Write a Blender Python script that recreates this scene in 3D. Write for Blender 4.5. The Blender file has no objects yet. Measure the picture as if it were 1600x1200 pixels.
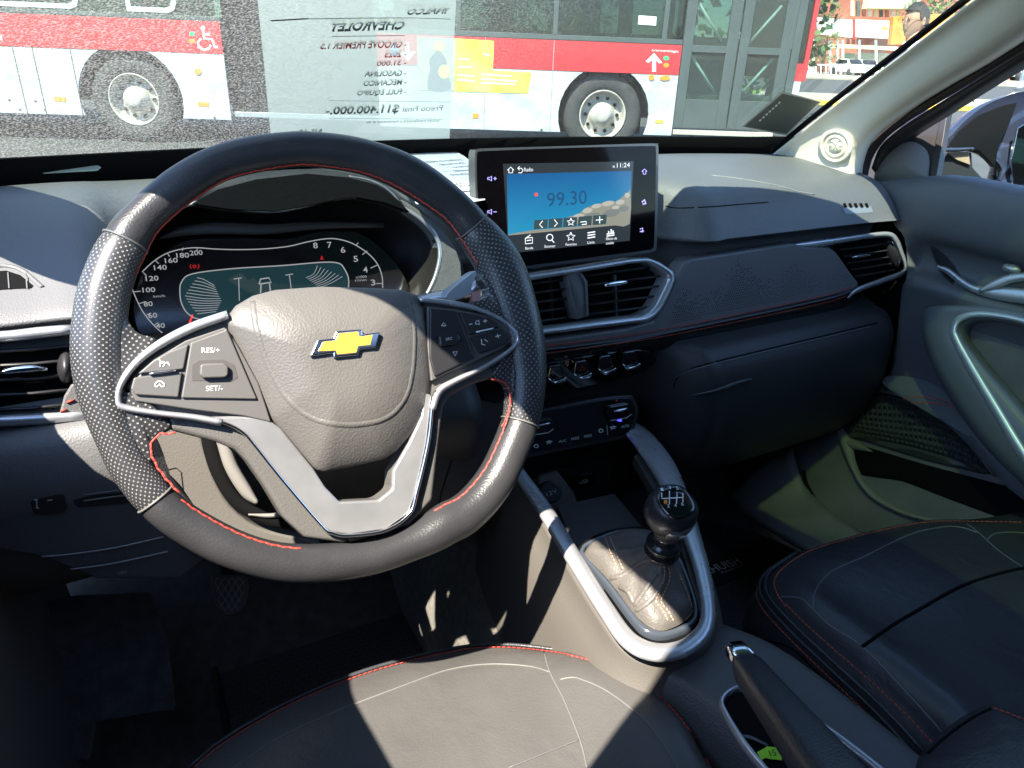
import bpy, bmesh, math, random
from mathutils import Vector, Matrix
from mathutils.bvhtree import BVHTree
random.seed(7)
V = Vector
sc = bpy.context.scene
COL = sc.collection
# ------------------------------------------------------------------ camera
FPX = 1123.0
_n = V((-95, 2413, 1123)).normalized()
_h = (V((0, 0, 1)) - _n * _n.z).normalized()
_r = _n.cross(_h)
YAW = math.radians(30)
_Y = _h * math.cos(YAW) - _r * math.sin(YAW)
_X = _r * math.cos(YAW) + _h * math.sin(YAW)
MC = Matrix((_X, _Y, -_n))
CP = V((0, 0, 1.22))
cam = bpy.data.cameras.new('camera'); camo = bpy.data.objects.new('camera', cam); COL.objects.link(camo)
cam.sensor_width = 36; cam.lens = 36 * FPX / 1600; cam.clip_start = .02; cam.clip_end = 2000
R3 = Matrix((MC @ V((1, 0, 0)), MC @ V((0, -1, 0)), MC @ V((0, 0, -1)))).transposed()
camo.matrix_world = Matrix.Translation(CP) @ R3.to_4x4()
sc.camera = camo
# ------------------------------------------------------------------ light
SUN_EL, SUN_AZ = math.radians(54), math.radians(-33)
SUN = V((-math.cos(SUN_EL) * math.cos(SUN_AZ), math.cos(SUN_EL) * math.sin(SUN_AZ), math.sin(SUN_EL)))
w = bpy.data.worlds.new('World'); sc.world = w; w.use_nodes = True
nt = w.node_tree; bg = nt.nodes['Background']
sky = nt.nodes.new('ShaderNodeTexSky'); sky.sky_type = 'NISHITA'; sky.sun_disc = False
sky.sun_elevation = SUN_EL; sky.sun_rotation = math.atan2(SUN.x, SUN.y)
sky.dust_density = .2; sky.air_density = 1.0; sky.ozone_density = 5.0
nt.links.new(sky.outputs[0], bg.inputs[0]); bg.inputs[1].default_value = .15
sl = bpy.data.lights.new('sun', 'SUN'); sl.energy = 4.3; sl.angle = math.radians(.5); sl.color = (1, .92, .80)
so = bpy.data.objects.new('sun', sl); COL.objects.link(so); so.rotation_euler = SUN.to_track_quat('Z', 'Y').to_euler()
sc.view_settings.view_transform = 'Standard'; sc.view_settings.look = 'None'
sc.view_settings.exposure = 2.22; sc.view_settings.gamma = 1; sc.view_settings.use_curve_mapping = False
cy = sc.cycles; cy.use_denoising = True; cy.max_bounces = 6; cy.diffuse_bounces = 3; cy.glossy_bounces = 3; cy.transparent_max_bounces = 16
cy.caustics_reflective = False; cy.caustics_refractive = False; cy.sample_clamp_indirect = 6

# ------------------------------------------------------------------ measuring helpers
def ray(u, v): return MC @ V(((u - 800) / FPX, (v - 600) / FPX, 1))
def P(u, v, x=None, y=None, z=None, d=None):
    r = ray(u, v)
    if x is not None: t = (x - CP.x) / r.x
    elif y is not None: t = (y - CP.y) / r.y
    elif z is not None: t = (z - CP.z) / r.z
    else: t = d
    return CP + r * t
class Pl:
    """a plane of the place: point, normal (towards the viewer side)"""
    def __init__(s, p, n): s.p = V(p); s.n = V(n).normalized()
    def __call__(s, u, v, h=0):
        r = ray(u, v); q = s.p + s.n * h
        return CP + r * ((q - CP).dot(s.n) / r.dot(s.n))
def plane3(a, b, c):
    n = (b - a).cross(c - a).normalized()
    if n.dot(CP - a) < 0: n = -n
    return Pl(a, n)

# ------------------------------------------------------------------ materials
MATS = {}
def M(name, col, rough=.5, metal=0, bump=0, bscale=400, var=0, vscale=6, spec=.5, coat=0, kind='noise', emit=0, sheen=0, col2=None, det=3, wr=0):
    if name in MATS: return MATS[name]
    m = bpy.data.materials.new(name); m.use_nodes = True; n = m.node_tree; b = n.nodes['Principled BSDF']
    b.inputs['Base Color'].default_value = (*col, 1); b.inputs['Roughness'].default_value = rough
    b.inputs['Metallic'].default_value = metal; b.inputs['Specular IOR Level'].default_value = spec
    b.inputs['Coat Weight'].default_value = coat; b.inputs['Coat Roughness'].default_value = .05
    if sheen: b.inputs['Sheen Weight'].default_value = sheen
    if emit: b.inputs['Emission Color'].default_value = (*col, 1); b.inputs['Emission Strength'].default_value = emit
    tc = n.nodes.new('ShaderNodeTexCoord')
    if var or col2:
        t = n.nodes.new('ShaderNodeTexNoise'); t.inputs['Scale'].default_value = vscale; t.inputs['Detail'].default_value = 5
        n.links.new(tc.outputs['Object'], t.inputs['Vector'])
        mx = n.nodes.new('ShaderNodeMix'); mx.data_type = 'RGBA'
        c2 = col2 or tuple(min(1, c * (1 + var)) for c in col); c1 = col if col2 else tuple(c * (1 - var) for c in col)
        mx.inputs[6].default_value = (*c1, 1); mx.inputs[7].default_value = (*c2, 1)
        r = n.nodes.new('ShaderNodeMapRange'); r.inputs[1].default_value = .3; r.inputs[2].default_value = .7
        n.links.new(t.outputs[0], r.inputs[0]); n.links.new(r.outputs[0], mx.inputs[0]); n.links.new(mx.outputs[2], b.inputs['Base Color'])
        rr = n.nodes.new('ShaderNodeMapRange'); rr.inputs[3].default_value = max(0, rough - .06); rr.inputs[4].default_value = min(1, rough + .06)
        n.links.new(t.outputs[0], rr.inputs[0]); n.links.new(rr.outputs[0], b.inputs['Roughness'])
    if bump:
        if kind == 'leather':
            t = n.nodes.new('ShaderNodeTexVoronoi'); t.feature = 'SMOOTH_F1'; t.inputs['Scale'].default_value = bscale; out = t.outputs['Distance']
        elif kind == 'ribs':
            t = n.nodes.new('ShaderNodeTexWave'); t.inputs['Scale'].default_value = bscale; out = t.outputs['Fac']
        else:
            t = n.nodes.new('ShaderNodeTexNoise'); t.inputs['Scale'].default_value = bscale; t.inputs['Detail'].default_value = det; out = t.outputs[0]
        n.links.new(tc.outputs['Object'], t.inputs['Vector'])
        bp = n.nodes.new('ShaderNodeBump'); bp.inputs['Strength'].default_value = bump; bp.inputs['Distance'].default_value = .6 / bscale
        n.links.new(out, bp.inputs['Height']); n.links.new(bp.outputs[0], b.inputs['Normal'])
        if wr:
            t3 = n.nodes.new('ShaderNodeTexNoise'); t3.inputs['Scale'].default_value = 16; t3.inputs['Detail'].default_value = 2; t3.inputs['Distortion'].default_value = 1.2
            n.links.new(tc.outputs['Object'], t3.inputs['Vector']); b3 = n.nodes.new('ShaderNodeBump'); b3.inputs['Strength'].default_value = wr; b3.inputs['Distance'].default_value = .006
            n.links.new(t3.outputs[0], b3.inputs['Height']); n.links.new(b3.outputs[0], bp.inputs['Normal'])
    MATS[name] = m; return m

dash_m = M('soft_dash_plastic', (.118, .118, .12), .52, bump=.35, bscale=620, kind='leather', var=.06, vscale=9)
low_m = M('lower_dash_plastic', (.075, .075, .078), .55, bump=.3, bscale=620, kind='leather', var=.08)
dark_m = M('black_plastic', (.02, .02, .022), .42, bump=.1, bscale=700)
void_m = M('dark_recess', (.004, .004, .0045), .85, spec=.1)
gloss_m = M('gloss_black', (.006, .006, .008), .06, coat=.6, var=.2)
silver_m = M('satin_silver', (.50, .51, .53), .28, metal=.6, bump=.05, bscale=60, var=.05, vscale=14)
chrome_m = M('bright_chrome', (.85, .86, .88), .12, metal=1)
slat_m = M('vent_slat_plastic', (.035, .035, .038), .4)
leather_m = M('rim_leather', (.033, .033, .035), .33, bump=.2, bscale=650, kind='leather', var=.15, vscale=25)
hub_m = M('airbag_plastic', (.108, .101, .093), .5, bump=.3, bscale=640, kind='leather', var=.04)
btn_m = M('button_plastic', (.10, .095, .09), .45, bump=.1, bscale=900)
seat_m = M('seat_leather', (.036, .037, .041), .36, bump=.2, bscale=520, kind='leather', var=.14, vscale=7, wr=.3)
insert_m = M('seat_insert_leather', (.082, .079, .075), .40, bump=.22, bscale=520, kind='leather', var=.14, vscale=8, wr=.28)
seam_m = M('seat_seam', (.13, .127, .12), .5)
red_m = M('red_thread', (.45, .045, .03), .6)
pink_m = M('pale_red_thread', (.55, .20, .15), .6)
tan_m = M('tan_thread', (.50, .30, .20), .6)
white_m = M('white_print', (.8, .8, .8), .5)
grey_m = M('grey_print', (.42, .42, .43), .5)
black_m = M('black_print', (.02, .02, .025), .6)
pillar_m = M('pale_pillar_fabric', (.80, .72, .58), .8, bump=.25, bscale=900, var=.05, vscale=5)
head_m = M('headliner_fabric', (.42, .41, .38), .9, bump=.2, bscale=800)
carpet_m = M('black_carpet', (.10, .095, .088), .95, bump=.8, bscale=380, var=.25, vscale=60, sheen=.1)
mat_m = M('rubber_mat', (.016, .016, .018), .6, bump=.3, bscale=300)
side_m = M('console_side_plastic', (.102, .093, .082), .55, bump=.25, bscale=700, kind='leather', var=.05)
boot_m = M('boot_leather', (.115, .105, .095), .5, bump=.35, bscale=420, kind='leather', var=.12, vscale=30)
body_m = M('navy_car_paint', (.03, .035, .06), .12, coat=.8)
rubber_m = M('black_rubber', (.014, .014, .015), .6)
door_m = M('door_plastic', (.11, .115, .12), .5, bump=.3, bscale=620, kind='leather', var=.07)
doorlow_m = M('lower_door_plastic', (.10, .10, .098), .55, bump=.35, bscale=560, kind='leather', col2=(.14, .138, .13), vscale=18)

# ------------------------------------------------------------------ mesh helpers
def link(o, parent=None):
    COL.objects.link(o)
    if parent is not None:
        o.parent = parent; o.matrix_parent_inverse = parent['_mw_inv'] if False else Matrix.Translation(-wloc(parent))
    return o
WL = {}
def wloc(o): return WL[o.name]
def thing(name, label, cat, loc=(0, 0, 0), group=None, kind=None):
    o = bpy.data.objects.new(name, None); COL.objects.link(o); o.location = V(loc); o.empty_display_size = .05
    o['label'] = label; o['category'] = cat
    if group: o['group'] = group
    if kind: o['kind'] = kind
    WL[o.name] = V(loc); return o
def tag(o, label=None, cat=None, group=None, kind=None):
    if label: o['label'] = label
    if cat: o['category'] = cat
    if group: o['group'] = group
    if kind: o['kind'] = kind
    return o
def mk(name, verts, faces, mat, parent=None, smooth=True, bevel=0, solid=0, subsurf=0, seg=2, angle=35, uvs=None, recalc=True):
    verts = [V(p) for p in verts]
    c = V((0, 0, 0))
    for p in verts: c += p
    c /= max(1, len(verts))
    me = bpy.data.meshes.new(name)
    me.from_pydata([p - c for p in verts], [], faces)
    me.validate()
    if recalc:
        bm = bmesh.new(); bm.from_mesh(me); bmesh.ops.recalc_face_normals(bm, faces=bm.faces); bm.to_mesh(me); bm.free()
    if uvs:
        l = me.uv_layers.new(name='UVMap')
        for i, lp in enumerate(me.loops): l.data[i].uv = uvs[lp.vertex_index]
    for p in me.polygons: p.use_smooth = smooth
    me.materials.append(mat)
    o = bpy.data.objects.new(name, me)
    o.location = c
    link(o, parent); WL[o.name] = c
    if solid:
        md = o.modifiers.new('solid', 'SOLIDIFY'); md.thickness = solid; md.offset = -1
    if subsurf:
        md = o.modifiers.new('sub', 'SUBSURF'); md.levels = subsurf; md.render_levels = subsurf
    if bevel:
        md = o.modifiers.new('bevel', 'BEVEL'); md.width = bevel; md.segments = seg; md.limit_method = 'ANGLE'; md.angle_limit = math.radians(angle)
        md.harden_normals = True
    return o
def cr(p0, p1, p2, p3, t):
    t2 = t * t; t3 = t2 * t
    return .5 * ((2 * p1) + (-p0 + p2) * t + (2 * p0 - 5 * p1 + 4 * p2 - p3) * t2 + (-p0 + 3 * p1 - 3 * p2 + p3) * t3)
def curve(pts, n=4, closed=True):
    pts = [V(p) for p in pts]; out = []; N = len(pts)
    if closed:
        for i in range(N):
            for k in range(n): out.append(cr(pts[i - 1], pts[i], pts[(i + 1) % N], pts[(i + 2) % N], k / n))
    else:
        for i in range(N - 1):
            a = pts[i - 1] if i else pts[0] * 2 - pts[1]; d = pts[i + 2] if i + 2 < N else pts[-1] * 2 - pts[-2]
            for k in range(n): out.append(cr(a, pts[i], pts[i + 1], d, k / n))
        out.append(pts[-1])
    return out
def resample(pts, n, closed=True):
    q = list(pts) + ([pts[0]] if closed else [])
    L = [0]
    for a, b in zip(q, q[1:]): L.append(L[-1] + (b - a).length)
    out = []; m = n if closed else n - 1; j = 0
    for i in range(n):
        s = L[-1] * i / m
        while j < len(L) - 2 and L[j + 1] < s: j += 1
        t = (s - L[j]) / max(1e-9, L[j + 1] - L[j]); out.append(q[j].lerp(q[j + 1], min(1, t)))
    return out
def c2(pts, n=4, closed=True): return [(p.x, p.y) for p in curve([(a, b, 0) for a, b in pts], n, closed)]
def plate(name, pl, px, h0, h1, mat, parent=None, bevel=.001, cv=0, smooth=True, seg=2):
    if cv: px = c2(px, cv)
    n = len(px)
    vs = [pl(u, v, h1) for u, v in px]; vs += [p + pl.n * (h0 - h1) for p in vs]
    fs = [list(range(n)), list(range(2 * n - 1, n - 1, -1))] + [[i, (i + 1) % n, n + (i + 1) % n, n + i] for i in range(n)]
    return mk(name, vs, fs, mat, parent, smooth=bool(bevel) and smooth, bevel=bevel, seg=seg)
def slab(name, pts, nrm, th, mat, parent=None, bevel=.001):
    n = len(pts); pts = [V(p) for p in pts]; nrm = V(nrm).normalized() * th
    vs = pts + [p - nrm for p in pts]
    fs = [list(range(n)), list(range(2 * n - 1, n - 1, -1))] + [[i, (i + 1) % n, n + (i + 1) % n, n + i] for i in range(n)]
    return mk(name, vs, fs, mat, parent, smooth=bool(bevel), bevel=bevel)
def frame(name, pl, outer, inner, h0, h1, mat, parent=None, N=72, bulge=.0, h_in=None, cv=3, outw=None):
    """closed ring between two outlines with a rounded profile"""
    o = resample([pl(u, v, h1) for u, v in (c2(outer, cv) if cv else outer)], N)
    i_ = resample([pl(u, v, h1) for u, v in (c2(inner, cv) if cv else inner)], N)
    # align
    best = min(range(N), key=lambda k: sum((o[j] - i_[(j + k) % N]).length for j in range(0, N, 6)))
    i_ = [i_[(j + best) % N] for j in range(N)]
    n = pl.n; hi = h0 if h_in is None else h_in
    rings = [[p + n * (h0 - h1) for p in o], o, [a.lerp(b, .25) + n * bulge * .8 for a, b in zip(o, i_)], [a.lerp(b, .5) + n * bulge for a, b in zip(o, i_)],
             [a.lerp(b, .8) + n * bulge * .7 for a, b in zip(o, i_)], i_, [p + n * (hi - h1) for p in i_]]
    return rings_mesh(name, rings, mat, parent)
def rings_mesh(name, rings, mat, parent=None, closed=True, cap0=False, cap1=False, **kw):
    N = len(rings[0]); vs = [p for r in rings for p in r]; fs = []
    for k in range(len(rings) - 1):
        for j in range(N if closed else N - 1):
            a = k * N + j; b = k * N + (j + 1) % N; fs.append([a, b, b + N, a + N])
    if cap0: fs.append(list(range(N))[::-1])
    if cap1: fs.append([(len(rings) - 1) * N + j for j in range(N)])
    return mk(name, vs, fs, mat, parent, **kw)
def dome(name, pl, px, h0, h1, H, mat, parent=None, cv=3, N=80, K=12, prof=None, edge=.1, cen=None):
    o = resample([pl(u, v, h1) for u, v in (c2(px, cv) if cv else px)], N)
    if cen: c = pl(cen[0], cen[1], h1)
    else:
        c = V((0, 0, 0))
        for p in o: c += p
        c /= N
    prof = prof or (lambda t: math.sin(min(1, t) * math.pi / 2) ** .8)
    rings = [[p + pl.n * (h0 - h1) for p in o]]
    for k in range(K):
        t = (k / (K)) ** 1.5
        rings.append([p.lerp(c, t) + pl.n * H * prof(t) for p in o])
    return rings_mesh(name, rings, mat, parent, cap1=True)
def loft(name, rows, mat, parent=None, nu=3, nv=3, solid=0, **kw):
    rows = [[V(p) for p in r] for r in rows]
    rows = [curve(r, nv, False) for r in rows]
    cols = [curve([r[j] for r in rows], nu, False) for j in range(len(rows[0]))]
    n0, n1 = len(cols[0]), len(cols)
    vs = [cols[j][i] for i in range(n0) for j in range(n1)]
    fs = [[i * n1 + j, i * n1 + j + 1, (i + 1) * n1 + j + 1, (i + 1) * n1 + j] for i in range(n0 - 1) for j in range(n1 - 1)]
    return mk(name, vs, fs, mat, parent, solid=solid, **kw)
def tube(name, pts, r, mat, parent=None, seg=8, closed=False, flat=1, up=None, caps=True, **kw):
    pts = [V(p) for p in pts]; n = len(pts); rings = []
    rr = r if isinstance(r, (list, tuple)) else [r] * n
    prev = None
    for i, p in enumerate(pts):
        a = pts[i - 1] if (i or closed) else p; b = pts[(i + 1) % n] if (i < n - 1 or closed) else p
        t = (b - a).normalized()
        if up is not None: s = t.cross(up).normalized()
        elif prev is None:
            s = t.cross(V((0, 0, 1)) if abs(t.z) < .9 else V((1, 0, 0))).normalized()
        else: s = (prev - t * prev.dot(t)).normalized()
        prev = s; q = s.cross(t).normalized()
        rings.append([p + (s * math.cos(2 * math.pi * k / seg) + q * math.sin(2 * math.pi * k / seg) * flat) * rr[i] for k in range(seg)])
    if closed: rings.append(rings[0])
    return rings_mesh(name, rings, mat, parent, cap0=caps and not closed, cap1=caps and not closed, **kw)
def box(name, lo, hi, mat, parent=None, bevel=.002, M4=None):
    (a, b, c), (d, e, f) = lo, hi
    vs = [V(q) for q in ((a, b, c), (d, b, c), (d, e, c), (a, e, c), (a, b, f), (d, b, f), (d, e, f), (a, e, f))]
    if M4: vs = [M4 @ q for q in vs]
    return mk(name, vs, [[0, 3, 2, 1], [4, 5, 6, 7], [0, 1, 5, 4], [1, 2, 6, 5], [2, 3, 7, 6], [3, 0, 4, 7]], mat, parent, smooth=bool(bevel), bevel=bevel)
def cyl(name, a, b, r, mat, parent=None, seg=24, r2=None, bevel=0, **kw):
    a = V(a); b = V(b); t = (b - a).normalized(); s = t.cross(V((0, 0, 1)) if abs(t.z) < .9 else V((1, 0, 0))).normalized(); q = s.cross(t)
    r2 = r if r2 is None else r2
    R = [[p + (s * math.cos(2 * math.pi * k / seg) + q * math.sin(2 * math.pi * k / seg)) * x for k in range(seg)] for p, x in ((a, r), (b, r2))]
    return rings_mesh(name, R, mat, parent, cap0=True, cap1=True, bevel=bevel, **kw)
def disc_px(cx, cy_, rx, ry=None, n=24, rot=0):
    ry = ry or rx
    return [(cx + rx * math.cos(2 * math.pi * k / n) * math.cos(rot) - ry * math.sin(2 * math.pi * k / n) * math.sin(rot), cy_ + rx * math.cos(2 * math.pi * k / n) * math.sin(rot) + ry * math.sin(2 * math.pi * k / n) * math.cos(rot)) for k in range(n)]
# lettering: flat mesh glyphs laid on a plane
_TXT = {}
def glyphs(s, bold=0):
    if (s, bold) in _TXT: return _TXT[(s, bold)]
    cu = bpy.data.curves.new('t', 'FONT'); cu.body = s; cu.resolution_u = 3; cu.offset = bold
    ob = bpy.data.objects.new('t', cu); COL.objects.link(ob)
    dg = bpy.context.evaluated_depsgraph_get(); dg.update()
    me = bpy.data.meshes.new_from_object(ob.evaluated_get(dg))
    vs = [v.co.copy() for v in me.vertices]; fs = [list(p.vertices) for p in me.polygons]
    bpy.data.objects.remove(ob); bpy.data.curves.remove(cu); bpy.data.meshes.remove(me)
    x0 = min(v.x for v in vs); x1 = max(v.x for v in vs); y0 = min(v.y for v in vs); y1 = max(v.y for v in vs)
    _TXT[(s, bold)] = (vs, fs, x0, x1, y0, y1); return _TXT[(s, bold)]
def text(name, pl, s, p0, p1, hpx, mat, parent=None, lift=.0006, mirror=False, bold=0, italic=0, updir=None, fn=None):
    """baseline from pixel p0 to p1 on a plane, cap height about hpx pixels at p0"""
    vs, fs, x0, x1, y0, y1 = glyphs(s, bold)
    f = fn or (lambda u, v: pl(u, v, lift))
    a = f(*p0); b = f(*p1); ex = b - a
    if updir is not None: ey = V(updir).normalized()
    else: ey = pl.n.cross(ex).normalized()
    if ey.dot(f(p0[0], p0[1] - hpx) - a) < 0: ey = -ey
    top = f(p0[0], p0[1] - hpx); H = abs((top - a).dot(ey)) or .005
    yb = 0
    out = []
    for q in vs:
        X = (q.x - x0) / (x1 - x0); Yy = (q.y - yb) / max(.5, .7)
        if mirror: X = 1 - X
        out.append(a + ex * X + ey * H * Yy + ex.normalized() * italic * H * Yy * (-1 if mirror else 1))
    return mk(name, out, fs, mat, parent, smooth=False, recalc=False)
def strokes(name, pl, lines, wpx, mat, parent=None, lift=.0006, fn=None):
    """thin printed lines: list of pixel polylines, width in px, on a plane"""
    f = fn or (lambda u, v: pl(u, v, lift)); vs = []; fs = []
    for ln in lines:
        k = len(vs); m = len(ln)
        for i, (u, v) in enumerate(ln):
            a = ln[max(0, i - 1)]; b = ln[min(m - 1, i + 1)]; dx, dy = b[0] - a[0], b[1] - a[1]; L = math.hypot(dx, dy) or 1
            nx, ny = -dy / L * wpx / 2, dx / L * wpx / 2
            vs += [f(u + nx, v + ny), f(u - nx, v - ny)]
        for i in range(m - 1): fs.append([k + 2 * i, k + 2 * i + 1, k + 2 * i + 3, k + 2 * i + 2])
    return mk(name, vs, fs, mat, parent, smooth=False, recalc=False)
def bvh_of(*objs):
    dg = bpy.context.evaluated_depsgraph_get(); vs = []; fs = []
    for o in objs:
        k = len(vs); t = Matrix.Translation(WL[o.name]); me = o.data
        vs += [t @ v.co for v in me.vertices]; fs += [[k + i for i in p.vertices] for p in me.polygons]
    return BVHTree.FromPolygons(vs, fs)
def cast(b, u, v, lift=0):
    r = ray(u, v).normalized(); h = b.ray_cast(CP, r, 60)
    if h[0] is None: return None, None
    n = h[1] if h[1].dot(r) < 0 else -h[1]
    return h[0] + n * lift, n
def on_surface(b, px, n=6, lift=0, step=None, closed=False):
    q = c2(px, n, closed); pts = []; ns = []
    for u, v in q:
        p, m = cast(b, u, v, lift)
        if p is not None: pts.append(p); ns.append(m)
    return pts, ns
def seam(name, b, px, r, mat, parent, n=6, lift=.0, closed=False, flat=.6):
    pts, ns = on_surface(b, px, n, lift, closed=closed)
    return tube(name, pts, r, mat, parent, seg=6) if len(pts) > 1 else None
def stitches(name, pts, ns, pitch, ln, wd, mat, parent, tilt=0, hgt=.0008, zig=0, side=0, kind='stuff'):
    """row of thread dashes along a path"""
    n = len(pts); L = [0]
    for a, b in zip(pts, pts[1:]): L.append(L[-1] + (b - a).length)
    s = 0; j = 0; vs = []; fs = []; k = 0
    while s + ln < L[-1]:
        while j < n - 2 and L[j + 1] < s: j += 1
        t = (s - L[j]) / max(1e-9, L[j + 1] - L[j]); c = pts[j].lerp(pts[j + 1], t); d = (pts[j + 1] - pts[j]).normalized(); m = ns[j].lerp(ns[j + 1], t).normalized()
        q = m.cross(d).normalized(); tt = tilt if (k % 2 == 0 or not zig) else -tilt
        dd = (d * math.cos(tt) + q * math.sin(tt)); qq = m.cross(dd)
        c = c + q * side
        a = c - dd * ln / 2; e = c + dd * ln / 2; i = len(vs)
        vs += [a - qq * wd / 2, a + qq * wd / 2, e + qq * wd / 2, e - qq * wd / 2]
        a2 = c - dd * ln * .35 + m * hgt; e2 = c + dd * ln * .35 + m * hgt
        vs += [a2 - qq * wd * .3, a2 + qq * wd * .3, e2 + qq * wd * .3, e2 - qq * wd * .3]
        fs += [[i + 4, i + 5, i + 6, i + 7], [i, i + 1, i + 5, i + 4], [i + 1, i + 2, i + 6, i + 5], [i + 2, i + 3, i + 7, i + 6], [i + 3, i, i + 4, i + 7]]
        s += pitch; k += 1
    o = mk(name, vs, fs, mat, parent, smooth=True, recalc=False)
    if kind: o['kind'] = kind
    return o
# ================================================================== OUTSIDE
Fd = V((math.sin(YAW), math.cos(YAW), 0)); Ld = V((math.cos(YAW), -math.sin(YAW), 0))
def struct(o): o['kind'] = 'structure'; return o
asph = M('asphalt', (.055, .054, .052), .9, bump=.6, bscale=30, var=.18, vscale=1.2)
pave = M('pale_pavement', (.36, .31, .23), .9, bump=.3, bscale=12, var=.12, vscale=.6)
yel = M('yellow_kerb_paint', (.75, .50, .06), .7, var=.2, vscale=3)
struct(mk('ground', [(-400, -400, 0), (500, -400, 0), (500, 500, 0), (-400, 500, 0)], [[0, 1, 2, 3]], asph, smooth=False))
def FL(f, l, z=0): return Fd * f + Ld * l + V((0, 0, z))
def quad_f(name, f0, f1, l0, l1, z, mat, th=.12):
    return slab(name, [FL(f0, l0, z), FL(f0, l1, z), FL(f1, l1, z), FL(f1, l0, z)], (0, 0, 1), th, mat, bevel=.01)
struct(quad_f('pavement', 24.2, 30, 3, 60, .13, pave, .13))
struct(quad_f('kerb', 23.9, 24.2, 3, 60, .14, yel, .14))
struct(quad_f('pavement', 60, 110, 5, 120, .12, pave, .12))
# ---- articulated bus
BP = Pl(FL(9.66, 0, 0), -Fd + Ld * .076)
bdir = BP.n.cross(V((0, 0, 1))).normalized()
if bdir.dot(Ld) < 0: bdir = -bdir
def bp(l, z, h=0): return BP.p + bdir * l + V((0, 0, z)) + BP.n * h
def LZ(u, v): q = BP(u, v) - BP.p; return q.dot(bdir), q.z
bus_white = M('bus_white_paint', (.46, .48, .48), .35, coat=.2, col2=(.54, .56, .56), vscale=2.5, bump=.25, bscale=2.2)
bus_red = M('bus_red_paint', (.56, .028, .032), .35, coat=.2, var=.12, vscale=1.5)
bus_dark = M('bus_grey_frame', (.07, .085, .08), .45, var=.15, vscale=2)
tyre_m = M('tyre_rubber', (.045, .044, .043), .85, bump=.3, bscale=60, var=.2, vscale=12)
rimw = M('worn_wheel_paint', (.42, .38, .33), .6, var=.3, vscale=8, bump=.2, bscale=40)
def glassmat(name, tint, mixf, rough=.02, col=(.02, .03, .028)):
    m = bpy.data.materials.new(name); m.use_nodes = True; n = m.node_tree; b = n.nodes['Principled BSDF']; o = n.nodes['Material Output']
    b.inputs['Base Color'].default_value = (*col, 1); b.inputs['Roughness'].default_value = rough
    tr = n.nodes.new('ShaderNodeBsdfTransparent'); tr.inputs[0].default_value = (*tint, 1)
    mx = n.nodes.new('ShaderNodeMixShader'); mx.inputs[0].default_value = mixf
    n.links.new(tr.outputs[0], mx.inputs[1]); n.links.new(b.outputs[0], mx.inputs[2]); n.links.new(mx.outputs[0], o.inputs[0]); return m
bglass = glassmat('bus_window_glass', (.62, .72, .68), .45)
dglass = glassmat('bus_door_glass', (.85, .95, .9), .22, col=(.10, .12, .11))
bus = thing('articulated_bus', 'long red and white city bus passing in front of the windscreen', 'bus', BP.p)
def bplate(name, lz, h0, h1, mat, parent=bus, bevel=.004):
    n = len(lz); vs = [bp(l, z, h1) for l, z in lz] + [bp(l, z, h0) for l, z in lz]
    fs = [list(range(n)), list(range(2 * n - 1, n - 1, -1))] + [[i, (i + 1) % n, n + (i + 1) % n, n + i] for i in range(n)]
    return mk(name, vs, fs, mat, parent, smooth=bool(bevel), bevel=bevel)
def brect(name, l0, l1, z0, z1, h0, h1, mat, parent=bus, bevel=.004):
    return bplate(name, [(l0, z0), (l1, z0), (l1, z1), (l0, z1)], h0, h1, mat, parent, bevel)
lA, _ = LZ(362, 190); lB, _ = LZ(594, 197); lC, _ = LZ(1050, 209); lC2, _ = LZ(1063, 90); lC = (lC + lC2) / 2
lD, _ = LZ(1230, 120); lE, _ = LZ(1262, 60); lF = lE + .02
zb = (LZ(594, 197)[1] + LZ(870, 207)[1]) / 2; zs = (LZ(870, 111)[1] + LZ(1062, 118)[1]) / 2; zt = (LZ(870, 62)[1] + LZ(1064, 71)[1]) / 2
zbL = LZ(180, 182)[1]; zsL = LZ(180, 79)[1]; ztL = LZ(180, 27)[1]
ZR = 3.1
def arch(l0, l1, z0, z1, c, zc, r):
    pts = [(l0, z0)]
    a0 = math.asin(max(-1, min(1, (z0 - zc) / r)))
    K = 18
    for k in range(K + 1):
        a = math.pi - a0 + (2 * a0 - math.pi) * k / K
        pts.append((c + r * math.cos(a), zc + r * math.sin(a)))
    pts += [(l1, z0), (l1, z1), (l0, z1)]
    return pts
wR = LZ(943, 180); wL_ = LZ(205, 152)
rt = .5
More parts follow.
